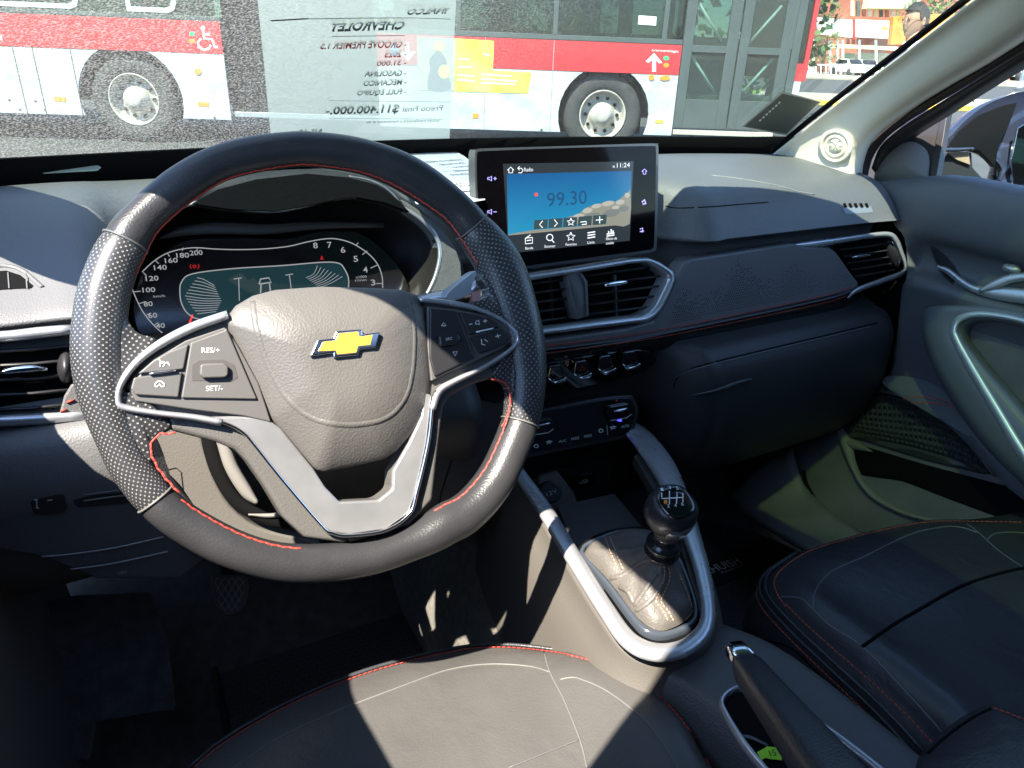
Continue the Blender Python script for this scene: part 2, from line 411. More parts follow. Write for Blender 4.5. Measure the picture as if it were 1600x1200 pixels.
def bus_wheel(c):
    l, z = c; z = rt
    tp_ = [(.27, -.30), (.44, -.33), (.485, -.30), (.5, -.26), (.5, -.12), (.488, -.085), (.45, -.06), (.40, -.05), (.34, -.055), (.30, -.075), (.292, -.10)]
    wroot = rings_mesh('wheel', [[bp(l + r * math.cos(2 * math.pi * k / 56), z + r * math.sin(2 * math.pi * k / 56), h) for k in range(56)] for r, h in tp_], tyre_m, bus)
    prof = [(.302, -.085), (.298, -.062), (.285, -.062), (.275, -.10), (.262, -.17), (.24, -.19), (.20, -.185), (.165, -.165), (.15, -.15), (.14, -.10), (.115, -.085), (.10, -.05), (.06, -.035), (.0005, -.035)]
    R = [[bp(l + r * math.cos(2 * math.pi * k / 40), z + r * math.sin(2 * math.pi * k / 40), h) for k in range(40)] for r, h in prof]
    rings_mesh('rim', R, rimw, wroot)
    for k in range(10):
        a = 2 * math.pi * k / 10; r = .205
        cyl('wheel_nut', bp(l + r * math.cos(a), z + r * math.sin(a), -.19), bp(l + r * math.cos(a), z + r * math.sin(a), -.155), .022, void_m, wroot, seg=6)
    # arch liner
    R = [[bp(l + (rt + .1) * math.cos(math.pi * k / 20), z + (rt + .1) * math.sin(math.pi * k / 20), h) for k in range(21)] for h in (-.01, -.5)]
    rings_mesh('arch_liner', R, rubber_m, bus, closed=False, solid=.02)
    brect('arch_back', l - rt - .1, l + rt + .1, .25, z + rt + .1, -.52, -.5, void_m)
ra = .58
# front (right) section
bplate('lower_panel', arch(lB, lC, zb, zs, wR[0], rt, ra), -.03, 0, bus_white)
# red stripe, arch cuts its lower edge slightly
brect('red_stripe', lB, lC, zs + .003, zt, -.03, .002, bus_red)
brect('window_band', lB, lC, zt + .003, zt + .06, -.03, .006, bus_dark)
# windows right section
cuts = [lB, LZ(716, 40)[0], LZ(868, 40)[0], LZ(1040, 40)[0], lC]
for a, b_ in zip(cuts, cuts[1:]):
    if b_ - a > .2:
        fr = brect('window', a + .03, b_ - .03, zt + .06, zt + 1.15, -.012, -.002, bglass, bevel=0)
    brect('window_post', a - .03, a + .03, zt + .06, zt + 1.15, -.03, .008, bus_dark)
brect('roof_band', lB, lF, zt + 1.15, ZR, -.03, .004, bus_red)
# rear (left) section
lL = -9.5
bplate('lower_panel', arch(lL, lA, zbL, zsL, wL_[0], rt, ra + .03), -.03, 0, bus_white)
brect('red_stripe', lL, lA, zsL + .003, ztL, -.03, .002, bus_red)
brect('window_band', lL, lA, ztL + .003, ztL + .05, -.03, .006, bus_dark)
brect('window', lL, lA - .04, ztL + .05, ztL + 1.15, -.012, -.002, bglass, bevel=0)
brect('roof_band', lL, lA, ztL + 1.15, ZR, -.03, .004, bus_red)
for u0, u1 in (((-200), 125), ((198), 276)):
    a = LZ(u0, 10)[0]; b_ = LZ(u1, 10)[0]; z0 = ztL + .07
    px = [(a, z0), (b_ - .1, z0), (b_ - .03, z0 + .03), (b_, z0 + .1), (b_, z0 + 1.0), (a, z0 + 1.0)]
    ins = [(a + .05, z0 + .05), (b_ - .12, z0 + .05), (b_ - .07, z0 + .07), (b_ - .05, z0 + .12), (b_ - .05, z0 + .95), (a + .05, z0 + .95)]
    R = [[bp(*q, .0) for q in px], [bp(*q, .015) for q in px], [bp(*q, .015) for q in ins], [bp(*q, 0) for q in ins]]
    rings_mesh('window_frame', R, M('pale_window_frame', (.6, .68, .7), .4), bus, smooth=False)
# panel seams
for u in (60, 30, 118): l = LZ(u, 120)[0]; brect('panel_gap', l - .006, l + .006, zbL, zsL, -.001, .003, bus_dark, bevel=0)
for u in (757, 862): l = LZ(u, 140)[0]; brect('panel_gap', l - .004, l + .004, zb, zt, -.001, .004, M('panel_gap_grey', (.3, .3, .3), .6), bevel=0)
# bellows
K = 14; vs = []; R = []
for k in range(K * 2 + 1):
    l = lA + (lB - lA) * k / (2 * K); h = -.10 - .06 * (k % 2); R.append([bp(l, z, h) for z in (.35, 1.0, 1.9, 2.9)])
rings_mesh('bellows', R, rubber_m, bus, closed=False, smooth=False, solid=.01)
brect('coupling_bar', lA + .03, lB, .34, .40, -.12, -.05, M('grey_metal_bar', (.4, .42, .43), .4, metal=.5))
bus_wheel(wR); bus_wheel(wL_)
# inner shell: far side, floor and roof of the bus
for (l0, l1) in ((lL, lA), (lB, lF)):
    slab('floor_panel', [bp(l0, .75, -.56), bp(l1, .75, -.56), bp(l1, .75, -2.5), bp(l0, .75, -2.5)], (0, 0, 1), .06, bus_dark, bus, 0)
    slab('roof_panel', [bp(l0, ZR, 0), bp(l1, ZR, 0), bp(l1, ZR, -2.5), bp(l0, ZR, -2.5)], (0, 0, 1), .06, bus_white, bus, 0)
    brect('far_side_panel', l0, l1, .3, 1.5, -2.55, -2.5, bus_dark, bevel=0)
    brect('far_side_glass', l0, l1, 1.5, 2.6, -2.53, -2.52, bglass, bevel=0)
    l = l0 + .2
    while l < l1:
        brect('far_post', l, l + .14, 1.5, 2.7, -2.56, -2.5, bus_dark, bevel=0); l += 1.3
# doors
def PX(pl_pts): return [LZ(u, v) for u, v in pl_pts]
zd0 = LZ(1100, 200)[1]
dl = [lC, LZ(1150, 100)[0], lD]
brect('door_step', lC + .02, lD - .05, zd0 - .09, zd0 - .03, -.03, .0, M('pale_step_edge', (.5, .46, .36), .6))
for (a, b_) in ((dl[0] + .01, dl[1] - .01), (dl[1] + .01, dl[2] - .01)):
    dr = brect('door', a, a + .12, zd0, ZR - .5, -.05, .0, bus_dark)
    brect('door_frame', b_ - .14, b_, zd0, ZR - .5, -.05, .0, bus_dark, dr)
    brect('door_frame', a + .12, b_ - .14, zd0, zd0 + .34, -.05, .0, bus_dark, dr)
    zm = LZ(1105, 78)[1]
    brect('door_frame', a + .12, b_ - .14, zm - .03, zm + .05, -.05, .0, bus_dark, dr)
    brect('door_pane', a + .12, b_ - .14, zm + .05, ZR - .5, -.03, -.02, dglass, dr, 0)
    brect('door_pane', a + .12, b_ - .14, zd0 + .34, zm - .03, -.03, -.02, dglass, dr, 0)
    m = 1 if a < dl[1] - .3 else -1
    for z0 in (zm + .1, zd0 + .42):
        x0, x1 = (a + .15, b_ - .18) if m > 0 else (b_ - .18, a + .15)
        tube('grab_rail', [bp(x0, z0 + .42, -.09), bp(x1, z0, -.09)], .017, M('pale_rail', (.55, .6, .6), .4), dr)
brect('front_post', lD, lD + .10, zd0, ZR, -.05, .004, bus_dark)
brect('front_post', LZ(1238, 40)[0], LZ(1238, 40)[0] + .05, zt, ZR, -.05, .004, bus_dark)
brect('side_glass', lD + .10, lE, LZ(1240, 98)[1], ZR - .4, -.03, -.01, bglass, bevel=0)
brect('corner_panel', lD + .08, lF + .0, LZ(1240, 127)[1], LZ(1240, 99)[1], -.05, .0, bus_red)
brect('corner_panel', lD + .08, lF + .0, LZ(1240, 150)[1], LZ(1240, 127)[1] - .002, -.05, .0, bus_white)
brect('corner_edge', lF, lF + .06, LZ(1240, 127)[1], ZR, -2.4, -.01, bus_red)
# lamps, stickers, symbols
orange = M('orange_lamp', (.85, .28, .02), .4); green = M('green_sticker', (.05, .5, .2), .5); bwhite = M('white_decal', (.8, .8, .8), .5)
def bpx(name, u, v, w_, h_, mat, lift=.006):
    l, z = LZ(u, v); s = (LZ(u + 10, v)[0] - l) / 10; brect(name, l - w_ * s / 2, l + w_ * s / 2, z - h_ * s / 2, z + h_ * s / 2, 0, lift, mat, bevel=.001)
for u, v, w_, h_ in ((94, 155, 18, 7), (318, 163, 17, 7), (743, 181, 9, 7), (1030, 190, 13, 5)): bpx('side_lamp', u, v, w_, h_, orange if v != 190 else yel)
for u, v, r in ((309, 112, 5), (1018, 121, 4.5)): plate('side_lamp', BP, disc_px(u, v, r), 0, .012, orange, bus)
plate('side_lamp', BP, disc_px(1039, 122, 8, 4), 0, .012, orange, bus)
for u, v in ((14, 156), (55, 158), (31, 171), (70, 171), (335, 184), (846, 203)): plate('panel_latch', BP, disc_px(u, v, 2, n=10), 0, .006, bus_dark, bus)
for u, v, c in ((300, 53, green), (300, 64, orange), (1041, 91, green), (1041, 102, orange)): plate('round_sticker', BP, disc_px(u, v, 4.5, 3.5), 0, .005, c, bus)
plate('round_sticker', BP, disc_px(616, 78, 7, 8), 0, .005, M('blue_sticker', (.1, .35, .6), .5), bus)
strokes('wheelchair_symbol', BP, [[(317, 47), (319, 60), (331, 61), (336, 74), (340, 73)], [(318, 53), (328, 54)], [(314, 60), (309, 66), (311, 74), (319, 78), (327, 75), (329, 70)]], 3.2, bwhite, bus, .005)
plate('symbol_head', BP, disc_px(317, 44, 3.4), 0, .005, bwhite, bus)
plate('arrow_symbol', BP, [(1022, 83), (1035, 98), (1030, 99), (1025, 94), (1025, 112), (1019, 112), (1019, 94), (1013, 98), (1009, 96)], 0, .005, bwhite, bus, bevel=0)
plate('arrow_symbol', BP, [(634, 66), (639, 66), (640, 84), (646, 79), (649, 82), (638, 95), (625, 83), (629, 80), (634, 85)], 0, .005, bwhite, bus, bevel=0)
text('lettering', BP, 'transantiago', (1018, 80), (1060, 82), 4, bwhite, bus, .005)
text('lettering', BP, 'Red', (-8, 63), (4, 63), 9, bwhite, bus, .005)
plate('paper_notice', BP, [(998, 24), (1026, 26), (1025, 40), (997, 38)], 0, .01, bwhite, bus)
# advertisement: yellow board with a photo
advy = M('yellow_advert', (.85, .68, .03), .5, col2=(.8, .75, .15), vscale=4)
plate('advert_board', BP, [(712, 60), (772, 64), (770, 110), (830, 113), (825, 146), (710, 143)], 0, .006, advy, bus)
plate('advert_photo', BP, [(652, 57), (712, 60), (711, 142), (653, 141)], 0, .006, M('advert_photo_print', (.30, .34, .25), .5, col2=(.55, .52, .35), vscale=9), bus)
plate('advert_figure', BP, [(678, 84), (684, 78), (692, 84), (698, 96), (700, 118), (704, 140), (668, 140), (672, 108), (670, 95)], 0, .009, M('advert_dark_print', (.06, .08, .12), .5), bus, cv=2)
plate('advert_figure', BP, disc_px(686, 73, 8, 9), 0, .009, M('advert_skin_print', (.7, .45, .12), .5), bus)
plate('advert_figure', BP, disc_px(694, 112, 9, 11), 0, .011, advy, bus)
strokes('advert_lettering', BP, [[(716, 104), (738, 105)], [(714, 117), (740, 119)], [(714, 124), (742, 127)], [(752, 116), (800, 119)], [(752, 123), (808, 127)], [(752, 129), (806, 132)], [(718, 92), (734, 93)], [(755, 84), (764, 86)]], 2.2, bwhite, bus, .009)
# seats inside bus
for i in range(5):
    l = lB + .5 + i * .85
    if l < lC - .5: bplate('bus_seat', [(l, .9), (l + .42, .9), (l + .42, 1.25), (l + .12, 1.3), (l + .08, 1.95), (l - .02, 1.95)], -.75, -.32, M('bus_seat_shell', (.05, .06, .07), .6), bus, .03)
# ---- people
skin = M('skin', (.42, .22, .13), .5); hair = M('dark_hair', (.02, .017, .015), .7, bump=.8, bscale=60)
def figure(root, joints, edges, rad, mat, name='body', lev=2):
    me = bpy.data.meshes.new(name); me.from_pydata([V(j) for j in joints], edges, []); me.materials.append(mat)
    o = bpy.data.objects.new(name, me); link(o, root); WL[o.name] = V((0, 0, 0))
    md = o.modifiers.new('skin', 'SKIN'); md.use_smooth_shade = True
    for i, r in enumerate(rad): me.skin_vertices[0].data[i].radius = (r, r) if not isinstance(r, tuple) else r
    me.skin_vertices[0].data[0].use_root = True
    s = o.modifiers.new('sub', 'SUBSURF'); s.levels = lev; s.render_levels = lev
    return o
def head(root, c, face, R=.115, skinm=skin, glasses=True):
    """head with face turned along 'face' (unit, horizontal)"""
    f = V(face).normalized(); s = f.cross(V((0, 0, 1))); up = V((0, 0, 1)); c = V(c); vs = []; fs = []; nu, nv = 32, 24
    for i in range(nv + 1):
        ph = math.pi * i / nv
        for j in range(nu):
            th = 2 * math.pi * j / nu; x = math.sin(ph) * math.cos(th); y = math.sin(ph) * math.sin(th); z = math.cos(ph)
            a = R * .92 * (1 if x < 0 else .86); lat = R * .68 * (1 - .28 * max(0, -z) ** 1.2); h = R * 1.12
            px = a * x; 
            if x > 0:
                px += R * .26 * math.exp(-((z + .12) / .17) ** 2 - (y / .16) ** 2)      # nose
                px += R * .09 * math.exp(-((z + .48) / .08) ** 2 - (y / .3) ** 2)      # lips
                px += R * .14 * math.exp(-((z + .82) / .16) ** 2 - (y / .3) ** 2)       # chin
                px += R * .05 * math.exp(-((z - .22) / .08) ** 2 - (y / .5) ** 2)
                px -= R * .09 * math.exp(-((z - .06) / .1) ** 2 - ((abs(y) - .34) / .14) ** 2)
            vs.append(c + f * px + s * lat * y + up * h * z)
    for i in range(nv):
        for j in range(nu): fs.append([i * nu + j, i * nu + (j + 1) % nu, (i + 1) * nu + (j + 1) % nu, (i + 1) * nu + j])
    hd = mk('head', vs, fs, skinm, root)
    hv = []; hf = []
    for i in range(nv // 2 + 3):
        ph = math.pi * i / nv
        for j in range(nu):
            th = 2 * math.pi * j / nu; x = math.sin(ph) * math.cos(th); y = math.sin(ph) * math.sin(th); z = math.cos(ph)
            lim = .52 if x > .25 else (.1 if x > -.1 else -.35)
            zz = max(z, lim); k = math.sqrt(max(0, 1 - zz * zz)) / max(1e-6, math.hypot(x, y)) if zz > z else 1
            hv.append(c + f * (R * .98 * x * k) + s * (R * .75 * y * k) + up * (R * 1.2 * zz + random.uniform(-.003, .003)))
    n2 = nv // 2 + 3
    for i in range(n2 - 1):
        for j in range(nu): hf.append([i * nu + j, i * nu + (j + 1) % nu, (i + 1) * nu + (j + 1) % nu, (i + 1) * nu + j])
    mk('hair', hv, hf, hair, root, solid=.006)
    for q in (-1, 1):
        e = c + s * q * R * .70 + up * (-R * .05) - f * R * .08
        R2 = [[e + (f * math.cos(t) * .4 + up * math.sin(t)) * rr + s * q * hh for t in [2 * math.pi * k / 12 for k in range(12)]] for rr, hh in ((.03, -.01), (.032, .006), (.022, .012), (.012, .004))]
        rings_mesh('ear', R2, skinm, hd, cap1=True)
        ey = c + f * R * .80 + s * q * R * .27 + up * R * .07
        cyl('eye', ey - f * .01, ey + f * .001, .011, M('eye_dark', (.03, .02, .02), .3), hd, seg=10)
        if glasses:
            g = c + f * R * .95 + s * q * R * .28 + up * R * .06
            tube('glasses_frame', [g + (s * math.cos(t) * .027 + up * math.sin(t) * .02) for t in [2 * math.pi * k / 16 for k in range(16)]], .002, M('brown_glasses', (.25, .08, .04), .4), hd, closed=True, seg=6)
            tube('glasses_arm', [g + s * q * .027, c + s * q * R * .74 - f * .01 + up * R * .05], .0022, M('brown_glasses', (0, 0, 0)), hd, seg=6)
    if glasses: tube('mouth', [c + f * R * .93 - s * .02 - up * R * .55, c + f * R * 1.0 - up * R * .54, c + f * R * .93 + s * .02 - up * R * .55], .002, M('lip', (.3, .1, .08), .5), hd, seg=6)
    return hd
ph = P(1430, 33, d=5.7)
ped = thing('person', 'man with short dark hair, glasses and dark jacket facing left beyond the windscreen', 'person', (ph.x, ph.y, 0))
fx = (-Ld * .97 - Fd * .25).normalized(); sx = fx.cross(V((0, 0, 1)))
def pj(f, s, z): return V((ph.x, ph.y, 0)) + fx * f + sx * s + V((0, 0, z))
hz = ph.z
suit = M('dark_blue_jacket', (.025, .03, .06), .8, var=.2)
J = [pj(-.03, 0, .95), pj(-.03, 0, 1.15), pj(-.04, 0, hz - .27), pj(-.03, 0, hz - .16), pj(-.04, .19, hz - .30), pj(-.04, -.19, hz - .30), pj(-.07, .24, hz - .58), pj(-.07, -.24, hz - .58), pj(.05, .23, hz - .82), pj(.05, -.23, hz - .82)]
figure(ped, J, [(0, 1), (1, 2), (2, 3), (2, 4), (2, 5), (4, 6), (5, 7), (6, 8), (7, 9)], [(.16, .12), (.17, .12), (.17, .12), .06, .075, .075, .055, .055, .04, .04], suit, 'jacket')
J = [pj(-.03, 0, .98), pj(-.03, .09, .9), pj(-.03, -.09, .9), pj(0, .10, .5), pj(.03, -.10, .5), pj(-.04, .10, .08), pj(.0, -.10, .08), pj(.10, .11, .045), pj(.15, -.11, .045)]
figure(ped, J, [(0, 1), (0, 2), (1, 3), (2, 4), (3, 5), (4, 6), (5, 7), (6, 8)], [.13, .1, .1, .065, .065, .045, .045, .04, .04], M('grey_trousers', (.05, .05, .055), .8), 'trousers')
tube('neck', [pj(-.03, 0, hz - .2), pj(-.015, 0, hz - .05)], [.06, .055], skin, ped, seg=14)
tube('shirt_collar', [pj(-.03, 0, hz - .2), pj(-.02, 0, hz - .14)], [.085, .068], M('white_shirt', (.75, .75, .75), .8), ped, seg=14)
head(ped, ph, fx)
for q in (-1, 1):
    for k in range(4):
        b0 = pj(.05, .23 * q, hz - .87) + fx * (k * .018 - .02); tube('finger', [b0, b0 + V((0, 0, -.045 - .008 * (k in (1, 2)))), b0 + V((0, 0, -.08)) - fx * .01], [.010, .009, .007], skin, ped, seg=8)
    b0 = pj(.05, .23 * q, hz - .80); tube('palm', [b0, b0 + V((0, 0, -.08))], [.028, .04], skin, ped, seg=10); tube('thumb', [b0 + fx * .03, b0 + fx * .055 + V((0, 0, -.05))], [.012, .009], skin, ped, seg=8)
# passenger sitting inside the bus, bare arm near the glass
pa = LZ(905, 30)
pas = thing('person', 'bus passenger in grey T-shirt with bare arm resting by the bus window', 'person', bp(pa[0], .9, -.3))
el_, sh_ = LZ(903, 52), LZ(908, 22)
def pb(l, z, h): return bp(l, z, h)
figure(pas, [pb(el_[0] - .22, 1.35, -.55), pb(el_[0] - .16, 1.65, -.52), pb(sh_[0] - .14, sh_[1] + .14, -.5), pb(sh_[0] - .14, sh_[1] + .25, -.5), pb(sh_[0] - .02, sh_[1] + .10, -.34), pb(sh_[0], sh_[1], -.3)],
       [(0, 1), (1, 2), (2, 3), (2, 4), (4, 5)], [.16, .16, .15, .06, .075, .06], M('grey_tshirt', (.16, .17, .18), .8), 'tshirt')
figure(pas, [pb(sh_[0], sh_[1] + .04, -.3), pb(el_[0] + .01, el_[1] + .07, -.24), pb(el_[0] - .2, el_[1] - .02, -.34), pb(el_[0] - .27, el_[1] - .03, -.36)], [(0, 1), (1, 2), (2, 3)], [.05, .045, .033, .03], M('sunlit_skin', (.5, .25, .14), .5), 'arm')
head(pas, pb(sh_[0] - .13, sh_[1] + .42, -.5), -bdir, glasses=False)
# ---- far street: trees, shops, signs, fence, cars
FP = lambda D: Pl(Fd * D, -Fd)
leafm = [M('leaf_green', (.07, .13, .03), .6, var=.3, vscale=.8), M('pale_leaf_green', (.14, .20, .05), .6, var=.3, vscale=.8)]
def tree(base, hgt, r, label, seed, lm=0, group=None, n=900, cat='tree', nm='tree', z0=.4):
    rnd = random.Random(seed); t = thing(nm, label, cat, base, group); b = V(base)
    top = b + V((rnd.uniform(-.3, .3), rnd.uniform(-.3, .3), hgt * .8))
    if cat == 'tree':
        tube('trunk', [b, b.lerp(top, .4), b.lerp(top, .7), top], [.16 * hgt / 6, .12 * hgt / 6, .07 * hgt / 6, .03], M('bark', (.09, .07, .05), .9, bump=.6, bscale=12), t)
        for k in range(5):
            a = rnd.uniform(0, 6.28); q = b.lerp(top, rnd.uniform(.4, .8)); tube('branch', [q, q + V((math.cos(a), math.sin(a), .8)) * r * .4, q + V((math.cos(a), math.sin(a), .9)) * r * .8], [.05 * hgt / 6, .035, .015], M('bark', (0, 0, 0)), t, seg=6)
    vs = []; fs = []; cl = []
    for k in range(26):
        a = rnd.uniform(0, 6.28); rr = r * rnd.uniform(.15, .85); cl.append((b + V((math.cos(a) * rr, math.sin(a) * rr, hgt * (z0 + (1 - z0) * rnd.random() ** .8))), r * rnd.uniform(.22, .42)))
    for k in range(n):
        c, cr_ = rnd.choice(cl); d = V((rnd.gauss(0, 1), rnd.gauss(0, 1), rnd.gauss(0, .8))).normalized() * cr_ * rnd.uniform(.5, 1.05); p = c + d
        p.z = max(p.z, b.z + .03)
        u = V((rnd.gauss(0, 1), rnd.gauss(0, 1), rnd.gauss(0, .6))).normalized(); w2 = u.cross(V((rnd.gauss(0, 1), rnd.gauss(0, 1), rnd.gauss(0, 1)))).normalized(); s = r * rnd.uniform(.05, .09); i = len(vs)
        vs += [p - u * s, p + w2 * s * .6, p + u * s, p - w2 * s * .6]; fs.append([i, i + 1, i + 2, i + 3])
    o = mk('crown', vs, fs, leafm[lm], t, smooth=False, recalc=False); return t
tw = ['green tree seen through the bus door, nearest the bus front', 'green tree seen through the second bus door leaf', 'green tree behind the middle of the bus', 'green tree behind the bus passenger', 'green tree behind the bellows of the bus', 'green tree behind the rear section of the bus', 'green tree far left behind the rear bus windows']
for i, (l, f, h_) in enumerate(((5.4, 17, 5.5), (3.2, 16, 6), (1.4, 18, 6.5), (-.5, 20, 6), (-4, 19, 7), (-8, 20, 6), (-12, 18, 6.5))):
    tree(FL(f, l), h_, 1.9, tw[i], 20 + i, i % 2, 'trees beyond the bus', z0=.1, n=1100)
D = 80.; F8 = FP(D)
def fplate(name, px, th, mat, parent=None, bevel=.02, Dd=None): return plate(name, F8 if Dd is None else FP(Dd), px, -th, 0, mat, parent, bevel)
q = F8(1282, 117); tree((q.x, q.y, .12), 7.0, 1.6, 'slim pale green tree between the bus and the white signs', 5, 1, n=900, z0=.15)
q = FP(84)(1465, 40); tree((q.x, q.y, .12), 11, 4, 'tall tree above the orange board by the pillar', 6, 1, n=900, z0=.3)
brick = M('red_brick_wall', (.42, .13, .08), .8, var=.3, vscale=.6); cream = M('cream_wall', (.75, .68, .42), .8, var=.1, vscale=.3)
wsign = M('white_sign_board', (.8, .8, .78), .5)
shop = thing('shop_building', 'low red brick building with cream awning behind the white signs', 'building', (F8(1370, 100).x, F8(1370, 100).y, .1))
fplate('wall', [(1290, -60), (1650, -50), (1650, 128), (1290, 116)], 8, brick, shop, Dd=92)
fplate('awning', [(1362, -6), (1440, -6), (1436, 14), (1358, 13)], 2, cream, shop, Dd=88)
fplate('fascia', [(1290, 68), (1420, 74), (1420, 80), (1290, 74)], .6, cream, shop, Dd=86)
for k in range(9):
    u = 1330 + k * 9; v = 1 + k * .3
    fplate('facade_strip', [(u, v), (u + 5, v), (u + 5, v + 24), (u, v + 24)], .3, [cream, bus_dark, brick, wsign][k % 4], shop, Dd=90)
for (a, b_) in ((1318, 1340), (1344, 1366), (1372, 1392)):
    wv = fplate('garage_opening', [(a, 82), (b_, 84), (b_, 116), (a, 114)], .3, M('shop_dark_opening', (.10, .12, .09), .7, var=.3), shop, Dd=85)
for u in (1262, 1270, 1296, 1308, 1316, 1342, 1368): fplate('pergola_post', [(u, 62), (u + 3, 62), (u + 3, 118), (u, 117)], .25, wsign, shop, Dd=80.5)
s1 = fplate('sign_board', [(1274, 27), (1332, 31), (1332, 59), (1282, 54)], .4, wsign, bevel=.03); tag(s1, 'white blank sign board left of the red post', 'sign', 'white sign boards')
s2 = fplate('sign_board', [(1337, 30), (1396, 33), (1392, 61), (1337, 58)], .4, M('cream_sign_board', (.8, .78, .66), .5), bevel=.03); tag(s2, 'cream white sign board right of the red post with yellow mark', 'sign', 'white sign boards')
fplate('sign_mark', [(1378, 42), (1388, 43), (1387, 47), (1378, 46)], -.05, yel, s2)
s3 = fplate('red_post', [(1333, 30), (1337, 30), (1336, 62), (1332, 61)], .5, bus_red, bevel=.03); tag(s3, 'narrow red post between the two white sign boards', 'post')
s4 = fplate('orange_board', [(1396, 26), (1500, 20), (1500, 66), (1392, 70)], .6, M('orange_board', (.85, .25, .03), .6, col2=(.9, .38, .06), vscale=2), Dd=60); tag(s4, 'bright orange board behind the man with glasses', 'board')
# railings along the far pavement
fence = thing('metal_fence', 'white railing along the far pavement below the signs', 'fence', F8(1300, 117))
for k in range(22):
    u = 1250 + k * 8; fplate('fence_post', [(u, 100 + k * .3), (u + 1.6, 100 + k * .3), (u + 1.6, 119 + k * .3), (u, 119 + k * .3)], .06, wsign, fence, 0, Dd=78)
fplate('rail', [(1250, 99), (1430, 105), (1430, 107), (1250, 101)], .06, wsign, fence, 0, Dd=78)
def car(loc, face, label, mat, group, s=1.):
    t = thing('parked_car', label, 'car', loc, group); f = V(face).normalized(); r = f.cross(V((0, 0, 1))); o = V(loc)
    prof = [(2.1, .25), (2.15, .55), (2.0, .8), (1.1, .95), (.45, 1.4), (-.9, 1.45), (-1.7, 1.0), (-2.1, .9), (-2.12, .3)]
    def T(x, y, z): return o + (f * x + r * y + V((0, 0, z))) * s
    R = [[T(x, yy * (1 if z < 1 else .82), z) for x, z in prof] for yy in (-.86, -.8, .8, .86)]
    R[0] = [T(x * .99, -.86 * (1 if z < 1 else .82), z * .99 + .005) for x, z in prof]
    rings_mesh('body', [[p for p in r_] for r_ in R], mat, t, cap0=True, cap1=True, bevel=.04)
    slab('windscreen', [T(1.06, -.66, 1.0), T(1.06, .66, 1.0), T(.5, .58, 1.40), T(.5, -.58, 1.40)], f + V((0, 0, .9)), -.03, gloss_m, t, 0)
    for y in (-.86, .86): slab('side_window', [T(.85, y * .93, 1.02), T(-1.4, y * .93, 1.02), T(-.85, y * .86, 1.38), T(.42, y * .86, 1.36)], r * (1 if y > 0 else -1), -.04, gloss_m, t, 0)
    for x in (1.3, -1.3):
        for y in (-.8, .8): cyl('wheel', T(x, y - .1, .31), T(x, y + .1, .31), .31 * s, tyre_m, t, seg=18)
    for y in (-.62, .62): box('headlight', (-.02, -.12, -.07), (.02, .12, .07), wsign, t, M4=Matrix.Translation(T(2.12, y, .62)) @ Matrix.Rotation(math.atan2(f.y, f.x), 4, 'Z'))
    return t
silver_paint = M('pale_car_paint', (.6, .62, .62), .25, coat=.5)
for u, v, fc, lb, mt in ((1325, 117, -Fd + Ld * .2, 'white car parked nose out left under the shop fascia', wsign), (1352, 118, -Fd - Ld * .3, 'silver car parked right of the white one by the shop', silver_paint)):
    g_ = P(u, v, z=.125); car((g_.x, g_.y, .12), fc, lb, mt, 'cars parked by the shops')
for u, v, lb in ((1548, 124, 'pale car parked beyond the pavement seen through the side window, left one'), (1590, 126, 'white car at the right edge seen through the side window')):
    g_ = P(u, v, z=.125); car((g_.x, g_.y, .12), -Fd, lb, silver_paint if u < 1570 else wsign, 'cars parked by the shops', 1.5)
g_ = P(1512, 158, z=.13); tree((g_.x, g_.y, .13), 1.3, .8, 'small spiky green bush on the pavement seen through the side window', 9, 0, cat='bush', nm='bush', n=260, z0=.05)
g_ = P(1592, 138, z=.13)
lp = thing('street_post', 'pale post on the pavement at the right edge of the side window', 'post', g_); cyl('post_shaft', g_, g_ + V((0, 0, 5)), .12, wsign, lp, seg=12); cyl('post_base', g_, g_ + V((0, 0, .25)), .2, wsign, lp, seg=12)
# ================================================================== CAR SHELL
CX = .48
car_b = thing('car_body', 'dark car cabin shell with pale pillar trim around the windscreen', 'car body', (CX, 0, .3))
def yb(x): return 1.095 - .27 * (x - CX) ** 2
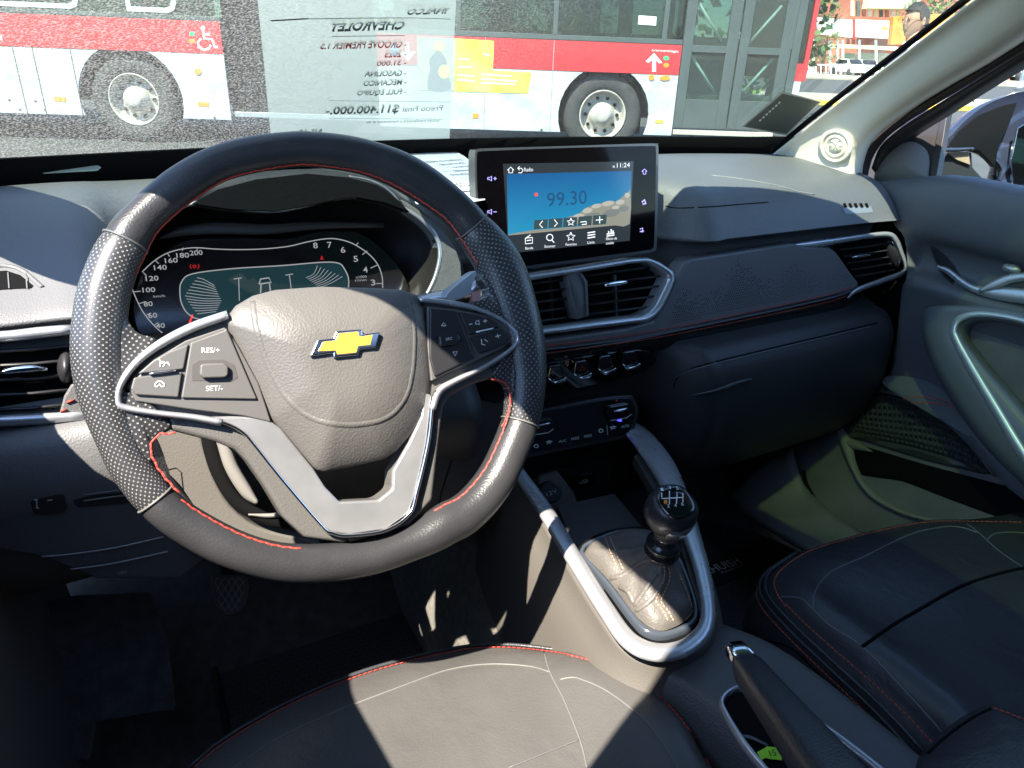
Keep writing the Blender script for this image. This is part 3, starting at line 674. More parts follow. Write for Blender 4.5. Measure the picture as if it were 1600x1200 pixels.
# windscreen
rows = []
for k in range(9):
    s = k / 8; row = []
    for j in range(13):
        a = -1 + 2 * j / 12
        xb = CX + a * .66; xt = CX + a * .41
        b = V((xb, yb(xb) + .012, 1.07)); t = V((xt, .56 - .10 * a * a, 1.375 - .03 * a * a))
        p = b.lerp(t, s); p += V((0, .35, .94)) * .035 * math.sin(math.pi * s) * (1 - .3 * a * a)
        row.append(p)
    rows.append(row)
def windscreen_mat():
    m = bpy.data.materials.new('dusty_windscreen_glass'); m.use_nodes = True; n = m.node_tree; o = n.nodes['Material Output']; n.nodes.remove(n.nodes['Principled BSDF'])
    tr = n.nodes.new('ShaderNodeBsdfTransparent'); tr.inputs[0].default_value = (.50, .60, .56, 1)
    gl = n.nodes.new('ShaderNodeBsdfGlossy'); gl.inputs['Roughness'].default_value = .01; gl.inputs[0].default_value = (1, 1, 1, 1)
    lwn = n.nodes.new('ShaderNodeLayerWeight'); lwn.inputs[0].default_value = .5
    pw = n.nodes.new('ShaderNodeMath'); pw.operation = 'POWER'; pw.inputs[1].default_value = 5; n.links.new(lwn.outputs['Facing'], pw.inputs[0])
    fr = n.nodes.new('ShaderNodeMath'); fr.operation = 'MULTIPLY_ADD'; fr.inputs[1].default_value = .25; fr.inputs[2].default_value = .035; n.links.new(pw.outputs[0], fr.inputs[0])
    df = n.nodes.new('ShaderNodeBsdfTranslucent'); df.inputs[0].default_value = (.62, .60, .52, 1)
    d2 = n.nodes.new('ShaderNodeBsdfDiffuse'); d2.inputs[0].default_value = (.62, .60, .52, 1)
    dm = n.nodes.new('ShaderNodeMixShader'); n.links.new(df.outputs[0], dm.inputs[1]); n.links.new(d2.outputs[0], dm.inputs[2])
    tc = n.nodes.new('ShaderNodeTexCoord'); ns = n.nodes.new('ShaderNodeTexNoise'); ns.inputs['Scale'].default_value = 420; ns.inputs['Detail'].default_value = 2
    n.links.new(tc.outputs['Object'], ns.inputs['Vector'])
    r = n.nodes.new('ShaderNodeMapRange'); r.inputs[1].default_value = .42; r.inputs[2].default_value = .75; r.inputs[3].default_value = .25; r.inputs[4].default_value = 1.8; n.links.new(ns.outputs[0], r.inputs[0])
    sx_ = n.nodes.new('ShaderNodeSeparateXYZ'); n.links.new(tc.outputs['Object'], sx_.inputs[0])
    r2 = n.nodes.new('ShaderNodeMapRange'); r2.inputs[1].default_value = -.25; r2.inputs[2].default_value = .12; r2.inputs[3].default_value = .26; r2.inputs[4].default_value = .06
    n.links.new(sx_.outputs[0], r2.inputs[0])
    mu = n.nodes.new('ShaderNodeMath'); mu.operation = 'MULTIPLY'; n.links.new(r.outputs[0], mu.inputs[0]); n.links.new(r2.outputs[0], mu.inputs[1])
    m1 = n.nodes.new('ShaderNodeMixShader'); n.links.new(fr.outputs[0], m1.inputs[0]); n.links.new(tr.outputs[0], m1.inputs[1]); n.links.new(gl.outputs[0], m1.inputs[2])
    m2 = n.nodes.new('ShaderNodeMixShader'); n.links.new(mu.outputs[0], m2.inputs[0]); n.links.new(m1.outputs[0], m2.inputs[1]); n.links.new(dm.outputs[0], m2.inputs[2])
    n.links.new(m2.outputs[0], o.inputs[0]); return m
wsm = windscreen_mat()
ws = loft('windscreen', rows, wsm, car_b, 1, 1)
# black frit band and lower windscreen seal
fr_rows = []
for j in range(25):
    a = -1 + 2 * j / 24; x = CX + a * .655; y = yb(x); e = abs(a) ** 6
    up = .031 + .006 * e
    fr_rows.append([V((x, y - .006, 1.052)), V((x, y - .004, 1.072)), V((x, y - .004 - up * .8, 1.072 + up * .64))])
loft('windscreen_seal', list(zip(*fr_rows)), void_m, car_b, 1, 1, solid=.002)
# bonnet and wings outside
loft('bonnet', [[V((CX + a * .74, yb(CX + a * .66) + .10, .96 - .05 * a * a)) for a in (-1, -.5, 0, .5, 1)], [V((CX + a * .72, 1.7, .90 - .06 * a * a)) for a in (-1, -.5, 0, .5, 1)], [V((CX + a * .66, 2.05, .74)) for a in (-1, -.5, 0, .5, 1)], [V((CX + a * .6, 2.1, .4)) for a in (-1, -.5, 0, .5, 1)]], body_m, car_b)
loft('cowl_panel', [[V((CX + a * .70, yb(CX + a * .66) + .02, 1.045 - .04 * a * a)) for a in (-1, -.5, 0, .5, 1)], [V((CX + a * .74, yb(CX + a * .66) + .11, .955 - .05 * a * a)) for a in (-1, -.5, 0, .5, 1)]], dark_m, car_b)
def mir(p): return V((2 * CX - p.x, p.y, p.z))
# side window edge (A-pillar rear edge, roof rail, B-pillar) on the driver's side
WE = [V(p) for p in ((-.168, .80, 1.09), (-.145, .762, 1.119), (-.122, .642, 1.188), (-.077, .49, 1.311), (-.045, .386, 1.40), (-.036, .323, 1.431), (-.03, .272, 1.472), (-.026, .08, 1.502))]
SE = [V(p) for p in ((-.165, 1.02, 1.085), (-.141, .968, 1.132), (-.105, .756, 1.236), (-.03, .60, 1.315), (.06, .47, 1.372), (.06, .40, 1.41), (.06, .33, 1.45), (.06, .08, 1.52))]
out = V((-.6, 0, .8))
for sgn, nm in ((1, 'driver'), (-1, 'passenger')):
    f = (lambda p: p) if sgn > 0 else mir
    if sgn > 0:
        loft('pillar_trim', [[f(p) for p in WE], [f(a.lerp(b, .5) + V((.012, 0, -.006))) for a, b in zip(WE, SE)], [f(p) for p in SE]], pillar_m, car_b, 2, 2, solid=.02)
# unseen strip below the windscreen top, added and shaped to shade the dash
hrow = []
for f_ in (-.7, -.2, .4, 1):
    hrow.append([V((CX + a * (.41 + .035 * f_), .580 - .10 * a * a + .055 * f_ * (1 - .95 * min(1, max(0, (a - .78) / .15))), 1.383 - .03 * a * a - .028 * max(f_, -.3))) for a in [-1 + k / 6 for k in range(13)]])
loft('header_shade', hrow, head_m, car_b, 2, 1, solid=.006)
# belt line & door lower on driver's side
BL = [V(p) for p in ((-.165, 1.05, 1.06), (-.168, .80, 1.09), (-.168, .66, 1.045), (-.168, .60, 1.040), (-.164, .57, 1.055), (-.16, .45, 1.075), (-.16, .353, 1.08), (-.157, .255, 1.086), (-.157, .12, 1.088), (-.157, -.12, 1.09), (-.157, -1.2, 1.10))]
rings_mesh('driver_side_panel', [[p for p in BL], [p + V((-.04, 0, -.05)) for p in BL], [V((-.20, p.y, .32)) for p in BL]], door_m, car_b, closed=False, solid=.03)
slab('b_pillar', [V((-.162, .105, 1.06)), V((-.06, .105, 1.30)), V((-.022, .08, 1.52)), V((-.022, -.16, 1.53)), V((-.16, -.20, 1.06))], (-1, 0, .3), .03, pillar_m, car_b, .004)
slab('b_pillar', [mir(V(p)) for p in ((-.162, .05, 1.06), (-.022, .03, 1.47), (-.022, -.16, 1.47), (-.16, -.20, 1.06))], (1, 0, .3), .03, pillar_m, car_b, .004)
# unseen roof; tinted glass opening set off-centre to throw the sun patches
RZ = lambda x, y: 1.475 - .03 * ((x - CX) / .45) ** 2 if y < .3 else 1.475
def roofq(pts): return slab('roof_panel', pts, (0, 0, 1), .035, head_m, car_b, 0)
hx0, hx1, hy0, hy1 = .36, .92, -.35, .375
roofq([V((.05, .43, 1.415)), V((.30, .53, 1.408)), V((.48, .56, 1.408)), V((.66, .53, 1.408)), V((.91, .43, 1.415)), V((.93, hy1, 1.452)), V((.0, hy1, 1.455))])
roofq([V((-.022, hy1, 1.47)), V((hx0, hy1, 1.475)), V((hx0, hy0, 1.50)), V((-.022, hy0, 1.545))])
roofq([V((hx1, hy1, 1.475)), V((.985, hy1, 1.465)), V((.985, hy0, 1.465)), V((hx1, hy0, 1.475))])
roofq([V((-.022, hy0, 1.465)), V((.985, hy0, 1.465)), V((.985, -1.3, 1.44)), V((-.022, -1.3, 1.44))])
sg = bpy.data.materials.new('tinted_roof_glass'); sg.use_nodes = True; n_ = sg.node_tree; n_.nodes.remove(n_.nodes['Principled BSDF'])
t1 = n_.nodes.new('ShaderNodeBsdfTransparent'); t1.inputs[0].default_value = (.15, .20, .12, 1); g1 = n_.nodes.new('ShaderNodeBsdfGlossy'); g1.inputs['Roughness'].default_value = .02
m1_ = n_.nodes.new('ShaderNodeMixShader'); m1_.inputs[0].default_value = .06; n_.links.new(t1.outputs[0], m1_.inputs[1]); n_.links.new(g1.outputs[0], m1_.inputs[2]); n_.links.new(m1_.outputs[0], n_.nodes['Material Output'].inputs[0])
slab('roof_glass', [V((hx0 - .01, hy1, 1.487)), V((hx1 + .01, hy1, 1.487)), V((hx1 + .01, hy0, 1.487)), V((hx0 - .01, hy0, 1.487))], (0, 0, 1), .004, sg, car_b, 0)
slab('rear_panel', [V((-.2, -1.3, .3)), V((1.16, -1.3, .3)), V((1.16, -1.3, 1.08)), V((-.2, -1.3, 1.08))], (0, -1, 0), .03, door_m, car_b, 0)
priv = glassmat('privacy_glass', (.16, .19, .17), .3, .03, (.01, .01, .01))
slab('rear_window', [V((-.2, -1.3, 1.08)), V((1.16, -1.3, 1.08)), V((.98, -1.25, 1.46)), V((-.02, -1.25, 1.46))], (0, -1, .1), .004, priv, car_b, 0)
for f in ((lambda p: p), mir):
    slab('rear_side_window', [f(V(p)) for p in ((-.16, -.2, 1.07), (-.022, -.16, 1.5), (-.022, -1.25, 1.46), (-.17, -1.3, 1.09))], (-1 if f(V((0, 0, 0))).x == 0 else 1, 0, .3), .004, priv, car_b, 0)
slab('rear_seat_back', [V((-.12, -.95, .5)), V((1.08, -.95, .5)), V((1.06, -1.12, 1.16)), V((-.10, -1.12, 1.16))], (0, 1, .2), .1, M('seat_leather', (0, 0, 0)), car_b, .02)
slab('rear_side_panel', [V((1.16, -.2, .3)), V((1.16, -1.3, .3)), V((1.14, -1.3, 1.1)), V((1.12, -.2, 1.07))], (1, 0, 0), .02, door_m, car_b, .004)
slab('firewall', [V((-.22, 1.12, .3)), V((1.18, 1.12, .3)), V((1.18, 1.12, 1.05)), V((-.22, 1.12, 1.05))], (0, 1, 0), .02, void_m, car_b, 0)
# floor, toe board, tunnel
fl = loft('floor_carpet', [[V((x, y, z)) for x in (-.22, .1, .45, .8, 1.2)] for y, z in ((-1.3, .30), (0, .30), (.60, .30), (.86, .30), (.98, .36), (1.10, .50), (1.12, .70))], carpet_m, car_b, 3, 2)
tunnel = []
for y, zt_, w1, w0 in ((1.10, .66, .10, .15), (.9, .60, .11, .15), (.75, .56, .12, .155), (.55, .52, .125, .16), (.3, .5, .13, .16), (-.6, .5, .13, .16)):
    tunnel.append([V((CX - w0 - .0, y, .30)), V((CX - w0 + .01, y, .42)), V((CX - w1, y, zt_ - .03)), V((CX - w1 + .03, y, zt_)), V((CX, y, zt_)), V((CX + w1 - .03, y, zt_)), V((CX + w1, y, zt_ - .03)), V((CX + w0 - .01, y, .42)), V((CX + w0, y, .30))])
loft('tunnel_carpet', tunnel, M('tunnel_carpet', (.13, .12, .10), .95, bump=.9, bscale=420, var=.3, vscale=90, sheen=.1), car_b, 2, 3)
slab('sill_side', [V((1.16, 1.12, .3)), V((1.16, -.4, .3)), V((1.17, -.4, 1.0)), V((1.17, 1.12, 1.0))], (1, 0, 0), .02, void_m, car_b, 0)
# ---- right A-pillar trim
le = [P(1196, 250, y=.965), P(1266, 194, x=1.045), P(1337, 139, x=1.005), P(1408, 86, x=.965), P(1518, 1, x=.915), V((.885, .46, 1.352)), V((.87, .40, 1.40))]
re_ = [P(1346, 286, x=1.13), P(1353, 243, x=1.135), P(1374, 209, x=1.125), P(1450, 155, x=1.085), P(1600, 66, x=1.025), V((1.0, .45, 1.335)), V((.985, .34, 1.42))]
nr = lambda p, k: CP + (p - CP) * k
mid = [nr(a.lerp(b, .5), .962) for a, b in zip(le, re_)]
q1 = [a.lerp(b, .13) + V((-.005, -.010, .001)) for a, b in zip(le, re_)]; q3 = [nr(a.lerp(b, .86), .945) for a, b in zip(le, re_)]
tuck = [p + (p - CP).normalized() * .03 + V((.02, 0, 0)) for p in le]
trim = loft('pillar_trim', [tuck, le, q1, mid, q3, re_], pillar_m, car_b, 3, 3)
tb = bvh_of(trim)
c0, n0 = cast(tb, 1305, 229)
tp = Pl(c0, n0)
rings = []
for r, h in ((28, -.002), (27, .004), (24, .0065), (21, .006), (20, .003), (19, .003), (18, .0055), (13, .006), (12.4, .0045), (11.6, .0045), (11, .0062), (3, .0066)):
    rings.append([tp(u, v, h) for u, v in disc_px(1305, 229, r * .95, r, 36)])
tw_ = rings_mesh('tweeter_cover', rings, pillar_m, trim, cap1=True)
strokes('tweeter_emblem', tp, [[(1296, 222), (1301, 222), (1305, 228), (1309, 221), (1315, 220)], [(1295, 236), (1301, 236), (1305, 230), (1310, 236), (1315, 235)], [(1295, 229), (1299, 229)], [(1311, 229), (1316, 228)]], 1.6, M('pale_emboss', (.36, .33, .27), .8), tw_, .0068)
# black windscreen edge running up the pillar
fe = [P(1205, 240, y=.97), P(1264, 191, x=1.048), P(1334, 136, x=1.008), P(1405, 83, x=.968), P(1518, -4, x=.915)]
fe2 = [P(1100, 222, y=1.04), P(1180, 216, y=.985), P(1225, 200, y=.955)]
tube('windscreen_edge_seal', [p + V((-.001, .004, .002)) for p in curve([q + V((.003, 0, -.001)) for q in fe], 5, False)], .0044, void_m, car_b, seg=8)
# door opening rubber seal along the right window and the dark window frame
SL = [P(u, v, x=x) for u, v, x in ((1346, 290, 1.135), (1356, 247, 1.14), (1378, 214, 1.135), (1412, 186, 1.115), (1456, 158, 1.09), (1530, 113, 1.055), (1600, 70, 1.028), (1700, 10, .99))]
tube('door_seal', curve(SL, 5, False), .0075, M('brown_black_rubber', (.035, .026, .022), .6), car_b, seg=8)
# ================================================================== PASSENGER DOOR
pd = thing('passenger_door', 'closed dark front passenger door with silver grab handle and speaker grille', 'door', (1.16, .3, .4))
wf = M('window_frame_plastic', (.03, .026, .025), .5)
# window frame: upper rail behind the seal, divider bar, sail triangle
UR0 = [P(u, v, x=x) for u, v, x in ((1362, 262, 1.15), (1378, 226, 1.15), (1412, 196, 1.13), (1456, 168, 1.105), (1530, 122, 1.07), (1600, 79, 1.04), (1700, 15, 1.0))]
UR1 = [P(u, v, x=x) for u, v, x in ((1368, 272, 1.155), (1390, 232, 1.155), (1420, 205, 1.14), (1464, 177, 1.11), (1530, 134, 1.08), (1600, 90, 1.05), (1700, 25, 1.01))]
rings_mesh('window_frame', [curve(UR0, 4, False), curve(UR1, 4, False), [p + V((.03, 0, 0)) for p in curve(UR1, 4, False)]], wf, pd, closed=False, solid=.004)
XG = Pl((1.165, .6, 1.08), (-1, 0, .35))
plate('sail_panel', XG, [(1368, 284), (1372, 255), (1385, 232), (1405, 212), (1440, 192), (1474, 168), (1466, 210), (1455, 262), (1452, 284)], -.006, 0, wf, pd, .001)
dome('sail_cover', XG, [(1366, 283), (1372, 262), (1388, 238), (1408, 224), (1424, 221), (1438, 226), (1448, 236), (1452, 252), (1450, 270), (1447, 282), (1400, 284)], .001, .004, .018, M('grey_speaker_fabric', (.17, .165, .155), .9, bump=.6, bscale=900), pd, cv=2)
plate('divider_bar', XG, [(1452, 280), (1463, 215), (1472, 168), (1483, 160), (1474, 215), (1462, 280)], -.012, .004, M('dark_brown_trim', (.03, .026, .025), .45), pd, .001)
gp = glassmat('side_window_glass', (.88, .93, .92), .03, .01, (.02, .02, .02))
XW = Pl((1.18, .6, 1.09), (-1, 0, .42))
plate('window_glass', XW, [(1460, 290), (1474, 168), (1600, 80), (1800, -40), (1800, 300)], -.004, 0, gp, pd, 0)
# top sill and panel surface, front edge follows the dash
rowsD = []
ys = [None, .66, .56, .45, .30, .0, -.4]
front = [P(1352, 284, x=1.13), P(1360, 290, x=1.118), P(1378, 318, x=1.112), P(1398, 352, x=1.112), P(1413, 372, x=1.118), P(1418, 420, x=1.13), P(1412, 450, x=1.125), P(1408, 462, x=1.115), P(1404, 500, x=1.125), P(1398, 560, x=1.135), P(1385, 640, x=1.14)]
prof = [(1.165, 1.066), (1.135, 1.070), (1.118, 1.052), (1.116, .995), (1.124, .974), (1.142, .958), (1.142, .925), (1.112, .905), (1.118, .875), (1.132, .80), (1.138, .70)]
rowsD.append(front)
for y in ys[1:]:
    dz = .008 * (.66 - y)
    rowsD.append([V((x, y + (0.0 if i else 0), z + dz)) for i, (x, z) in enumerate(prof)])
dp = loft('upper_panel', rowsD, door_m, pd, 3, 3, solid=.0)
db = bvh_of(dp)
# handle recess and silver inner handle
XH = Pl((1.128, .55, .93), (-1, 0, .25))
dome('handle_recess', XH, [(1452, 374), (1500, 384), (1560, 398), (1620, 414), (1660, 430), (1660, 480), (1600, 474), (1545, 464), (1500, 450), (1478, 436), (1462, 412)], -.002, .0, -.03, dark_m, pd, cv=3)
def silverbar(name, pl, path, w_, h, mat, parent, n=6, th=.004):
    """flat-topped metal strip following pixel path with pixel widths"""
    pts = c2(path, n, False); ws_ = w_ if isinstance(w_, (list, tuple)) else [w_] * len(path)
    ww = [c.x for c in curve([V((x, 0, 0)) for x in ws_], n, False)]
    secs = []
    m = len(pts)
    for i, (u, v) in enumerate(pts):
        a = pts[max(0, i - 1)]; b = pts[min(m - 1, i + 1)]; dx, dy = b[0] - a[0], b[1] - a[1]; L = math.hypot(dx, dy) or 1; nx, ny = -dy / L, dx / L; w2 = ww[i] / 2
        secs.append([pl(u + nx * w2 * k, v + ny * w2 * k, h + th * z) for k, z in ((-1, -1), (-1, .2), (-.7, .85), (-.25, 1.1), (.25, 1.1), (.7, .85), (1, .2), (1, -1))])
    return rings_mesh(name, secs, mat, parent, cap0=True, cap1=True)
silverbar('inner_handle', XH, [(1464, 416), (1482, 424), (1502, 440), (1524, 452), (1556, 458), (1600, 463), (1660, 470)], [6, 10, 11, 12, 20, 24, 26], .006, silver_m, pd)
silverbar('inner_handle', XH, [(1530, 455), (1556, 444), (1585, 434), (1640, 430)], [6, 14, 14, 14], .010, silver_m, pd)
dome('lock_knob', XH, disc_px(1580, 420, 15, 8, 16, .2), 0, .004, .006, silver_m, pd, cv=0)
# lower door: grille, pocket, grab handle
XL = Pl((1.125, .6, .65), (-1, 0, .12))
lowrows = [[V((1.145, .95, .80)), V((1.14, .90, .66)), V((1.13, .88, .55)), V((1.11, .86, .46)), V((1.09, .84, .36))],
           [P(1385, 600, x=1.14), P(1300, 640, x=1.13), P(1300, 700, x=1.105), P(1262, 730, x=1.075), P(1260, 780, x=1.05)],
           [V((1.138, .52, .75)), V((1.12, .52, .66)), V((1.09, .54, .58)), V((1.065, .56, .52)), V((1.05, .57, .46))],
           [V((1.138, .30, .75)), V((1.12, .30, .66)), V((1.09, .30, .58)), V((1.065, .30, .52)), V((1.05, .30, .46))],
           [V((1.138, -.4, .75)), V((1.12, -.4, .66)), V((1.09, -.4, .58)), V((1.065, -.4, .52)), V((1.05, -.4, .46))]]
lp_ = loft('lower_panel', lowrows, doorlow_m, pd, 4, 3)
grm = M('ribbed_grille', (.05, .055, .05), .5, bump=1.0, bscale=120, kind='ribs')
lpb = bvh_of(lp_)
def skin_patch(name, b, px, lift, mat, parent, rel=0, K=7, N=70):
    q = c2(px, 4); q = resample([V((u, v, 0)) for u, v in q], N); c = V((0, 0, 0))
    for p in q: c += p
    c /= N; R_ = []
    for t in (-.001,) + tuple(k / K for k in range(K)):
        ring = []
        for p in q:
            w = p.lerp(c, max(0, t)); h, n_2 = cast(b, w.x, w.y, lift + (rel * min(1, t * 4) if t >= 0 else -lift - .002)); ring.append(h if h is not None else V((1.1, .5, .6)))
        R_.append(ring)
    return rings_mesh(name, R_, mat, parent, cap1=True)
skin_patch('speaker_grille', lpb, [(1296, 655), (1330, 628), (1372, 614), (1398, 617), (1440, 632), (1480, 658), (1520, 700), (1552, 740), (1500, 732), (1430, 714), (1360, 692), (1322, 680)], .003, M('ribbed_grille', (.045, .05, .045), .5), pd, .003)
for k in range(30):
    u = 1312 + k * 7.6; top = (617 + max(0, 1392 - u) * .38) if u < 1392 else 617 + (u - 1392) ** 1.25 * .178; bot = 676 + (u - 1322) * .27
    if top < bot - 8:
        pts_, ns_ = on_surface(lpb, [(u, top + 4), (u + 3, (top + bot) / 2), (u + 7, bot - 3)], 2, .0065)
        if len(pts_) > 2: tube('grille_rib', pts_, .0012, dark_m, pd, seg=5)
tube('grille_rim', on_surface(lpb, [(1330, 627), (1372, 612), (1400, 616), (1440, 630), (1482, 657), (1522, 700), (1556, 744)], 5, .005)[0], .0018, M('edge_highlight', (.14, .14, .15), .35), pd, seg=6)
skin_patch('pocket_opening', lpb, [(1318, 690), (1360, 700), (1440, 724), (1560, 756), (1680, 790), (1680, 850), (1600, 822), (1500, 786), (1400, 748), (1362, 742), (1340, 740), (1326, 712)], .0015, void_m, pd)
def ridge(name, b, px, w_, h_, mat, parent):
    """raised moulding following the surface"""
    q = c2(px, 6, False); ww = [c.x for c in curve([V((x, 0, 0)) for x in w_], 6, False)]; secs = []
    for i, (u, v) in enumerate(q):
        a = q[max(0, i - 1)]; c_ = q[min(len(q) - 1, i + 1)]; dx, dy = c_[0] - a[0], c_[1] - a[1]; L = math.hypot(dx, dy) or 1; nx, ny = -dy / L, dx / L; sec = []
        for k_, z_ in ((-1, -.1), (-.8, .5), (-.3, .95), (.3, 1), (.8, .5), (1, -.1)):
            p, n_2 = cast(b, u + nx * ww[i] / 2 * k_, v + ny * ww[i] / 2 * k_, h_ * z_)
            if p is None: break
            sec.append(p)
        if len(sec) == 6: secs.append(sec)
    return rings_mesh(name, secs, mat, parent, closed=False)
rib_m = M('door_rib_plastic', (.17, .17, .155), .45, bump=.2, bscale=500)
ridge('pocket_rib', lpb, [(1297, 622), (1308, 655), (1322, 690), (1337, 735), (1362, 772), (1405, 798), (1450, 812), (1520, 824)], [3, 10, 18, 12, 11, 10, 9, 8], .012, rib_m, pd)
ridge('pocket_rib', lpb, [(1318, 690), (1336, 696), (1352, 702), (1366, 707)], [18, 16, 9, 2], .010, rib_m, pd)
ridge('door_edge', lpb, [(1256, 735), (1262, 760), (1285, 795), (1320, 822), (1360, 840), (1420, 858)], [5, 6, 7, 7, 6, 5], .004, void_m, pd)
dome('armrest_pad', Pl((1.11, .55, .72), (-1, 0, .5)), [(1375, 590), (1420, 588), (1470, 604), (1508, 640), (1560, 700), (1640, 760), (1720, 800), (1720, 850), (1600, 782), (1558, 744), (1500, 682), (1440, 632), (1396, 614)], -.012, .0, .008, door_m, pd, cv=2)
for k, (pth) in enumerate(([(1412, 622), (1440, 620), (1478, 627), (1520, 642)], [(1426, 630), (1460, 630), (1500, 640), (1530, 652)])):
    pl_ = Pl((1.098, .55, .73), (-1, 0, .5)); q = c2(pth, 6, False); stitches('stitching', [pl_(u, v, .012) for u, v in q], [pl_.n] * len(q), .0042, .0034, .0016, red_m, pd)
sill = loft('sill_trim', [[P(1140, 780, x=1.0), P(1160, 802, x=.98), P(1215, 838, x=.95), P(1262, 866, x=.92), P(1330, 905, x=.90)], [P(1190, 730, x=1.045), P(1206, 765, x=1.03), P(1238, 815, x=1.005), P(1300, 852, x=.99), P(1380, 892, x=.98)], [P(1242, 700, x=1.075), P(1250, 738, x=1.062), P(1268, 774, x=1.058), P(1340, 834, x=1.045), P(1420, 872, x=1.045)]], doorlow_m, car_b, 4, 4, solid=.01)
slb = bvh_of(sill)
ridge('sill_step', slb, [(1196, 742), (1206, 765), (1238, 813), (1300, 850)], [4, 8, 10, 10], .006, rib_m, car_b)
# silver grab handle: closed loop leaving the frame
XR = Pl((1.075, .5, .80), (-1, 0, .25))
frame('grab_handle', XR, [(1437, 497), (1446, 482), (1480, 477), (1560, 480), (1640, 500), (1760, 540), (1820, 700), (1740, 800), (1640, 790), (1590, 750), (1540, 700), (1495, 640), (1460, 580), (1442, 530)],
      [(1500, 518), (1512, 504), (1540, 500), (1580, 506), (1640, 524), (1720, 560), (1760, 690), (1720, 740), (1670, 720), (1620, 672), (1575, 620), (1540, 580), (1515, 548), (1503, 532)], -.03, .0, M('handle_face', (.15, .16, .17), .42, metal=.3), pd, bulge=.004, cv=3, N=96)
silverbar('handle_lip', XR, [(1640, 770), (1592, 700), (1556, 640), (1520, 580), (1494, 532), (1490, 514), (1500, 498), (1530, 491), (1580, 497), (1640, 514)], [18, 18, 17, 16, 14, 12, 12, 10, 9, 8], .002, M('handle_silver', (.62, .66, .66), .3, metal=.5), pd, n=6, th=.006)
plate('handle_backing', Pl((1.11, .5, .80), (-1, 0, .2)), [(1490, 510), (1530, 488), (1620, 500), (1760, 560), (1760, 760), (1650, 740), (1560, 640)], -.004, 0, doorlow_m, pd, .001)
# door mirror outside
mr = thing('door_mirror', 'dark blue door mirror outside the passenger window', 'mirror', (1.30, .72, 1.1))
MP = Pl((1.33, .72, 1.12), (-.75, -.62, .1))
dome('mirror_housing', MP, [(1470, 232), (1482, 215), (1505, 190), (1535, 166), (1570, 150), (1610, 141), (1700, 150), (1760, 190), (1780, 260), (1700, 300), (1575, 286), (1560, 282), (1566, 262), (1540, 240), (1500, 233)], -.09, .0, -.02, body_m, mr, cv=2)
plate('mirror_inner', MP, [(1480, 232), (1500, 205), (1530, 180), (1570, 164), (1590, 160), (1575, 200), (1560, 230), (1555, 262), (1530, 236)], -.02, .012, void_m, mr, .002)
silverbar('mirror_lip', MP, [(1468, 234), (1495, 234), (1522, 232)], [6, 7, 5], .02, body_m, mr)
plate('mirror_foot', MP, [(1480, 240), (1518, 238), (1520, 262), (1540, 284), (1500, 284), (1452, 276), (1462, 262)], -.02, .008, dark_m, mr, .002)
plate('turn_lamp', MP, [(1479, 238), (1514, 237), (1516, 258), (1495, 250)], .006, .014, M('mirror_lamp_lens', (.35, .25, .17), .15, coat=.5), mr, .001)
plate('mirror_glass', MP, [(1583, 290), (1580, 250), (1590, 200), (1640, 170), (1700, 180), (1720, 280)], .0, .016, M('mirror_glass', (.8, .85, .9), .03, metal=1), mr, .001)
# ================================================================== DASHBOARD
da = thing('dashboard', 'wide dark grey dashboard with red stitched pad and silver framed vents', 'dashboard', (CX, .8, .9))
# profile stations: (x, [(y,z)...])
PR = [(1.12, 1.052), (1.0, 1.066), (.87, 1.070), (.765, 1.063), (.728, 1.045), (.702, 1.004), (.702, .996), (.742, .982), (.748, .93), (.742, .868), (.705, .852), (.676, .842), (.656, .80), (.664, .70), (.72, .60), (.86, .50)]
def prof_x(x):
    p = [list(q) for q in PR]
    p[0][0] = yb(x) + .012
    p[1][0] = min(p[1][0], yb(x) - .05)
    if x > .66:                         # passenger side: rear edge sweeps a little at the end
        e = max(0, (x - 1.0) / .14)
        p[2][0] = min(.87, yb(x) - .09)
        p[3][0] -= .0; p[3][1] -= .016 * e; p[2][1] -= .006 * e; p[4][1] -= .020 * e; p[5][1] -= .008 * e
    elif x > .36:                       # centre, behind the screen
        for i, (y, z) in enumerate([(1.12, 1.052), (1.0, 1.064), (.90, 1.062), (.85, 1.058), (.83, 1.03), (.815, 1.0), (.80, .985), (.785, .975), (.785, .92), (.775, .875), (.73, .862), (.735, .80), (.75, .74), (.79, .70), (.80, .60), (.86, .50)]):
            if i: p[i] = [y, z]
    elif x > .0:                        # behind the wheel
        for i, (y, z) in enumerate([(1.12, 1.052), (1.0, 1.060), (.95, 1.058), (.92, 1.05), (.90, 1.03), (.89, .99), (.88, .96), (.87, .93), (.86, .90), (.82, .88), (.74, .87), (.70, .85), (.68, .81), (.70, .74), (.76, .66), (.86, .60)]):
            if i: p[i] = [y, z]
        if i: p[1][0] = 1.0
    else:
        for i, (y, z) in enumerate([(1.12, 1.052), (.985, 1.064), (.93, 1.066), (.88, 1.062), (.82, 1.046), (.76, 1.018), (.705, .996), (.712, .985), (.72, .94), (.70, .905), (.672, .90), (.66, .865), (.662, .835), (.672, .80), (.70, .74), (.76, .68)]):
            if i: p[i] = [y, z]
        p[1][0] = min(p[1][0], yb(x) - .03); p[2][0] = min(p[2][0], yb(x) - .07)
    return [V((x, y, z)) for y, z in p]
st = [-.20, -.15, -.10, -.05, -.015, .02, .10, .20, .30, .355, .375, .45, .55, .60, .645, .69, .73, .80, .90, 1.0, 1.06, 1.105]
rowsX = [prof_x(x) for x in st]
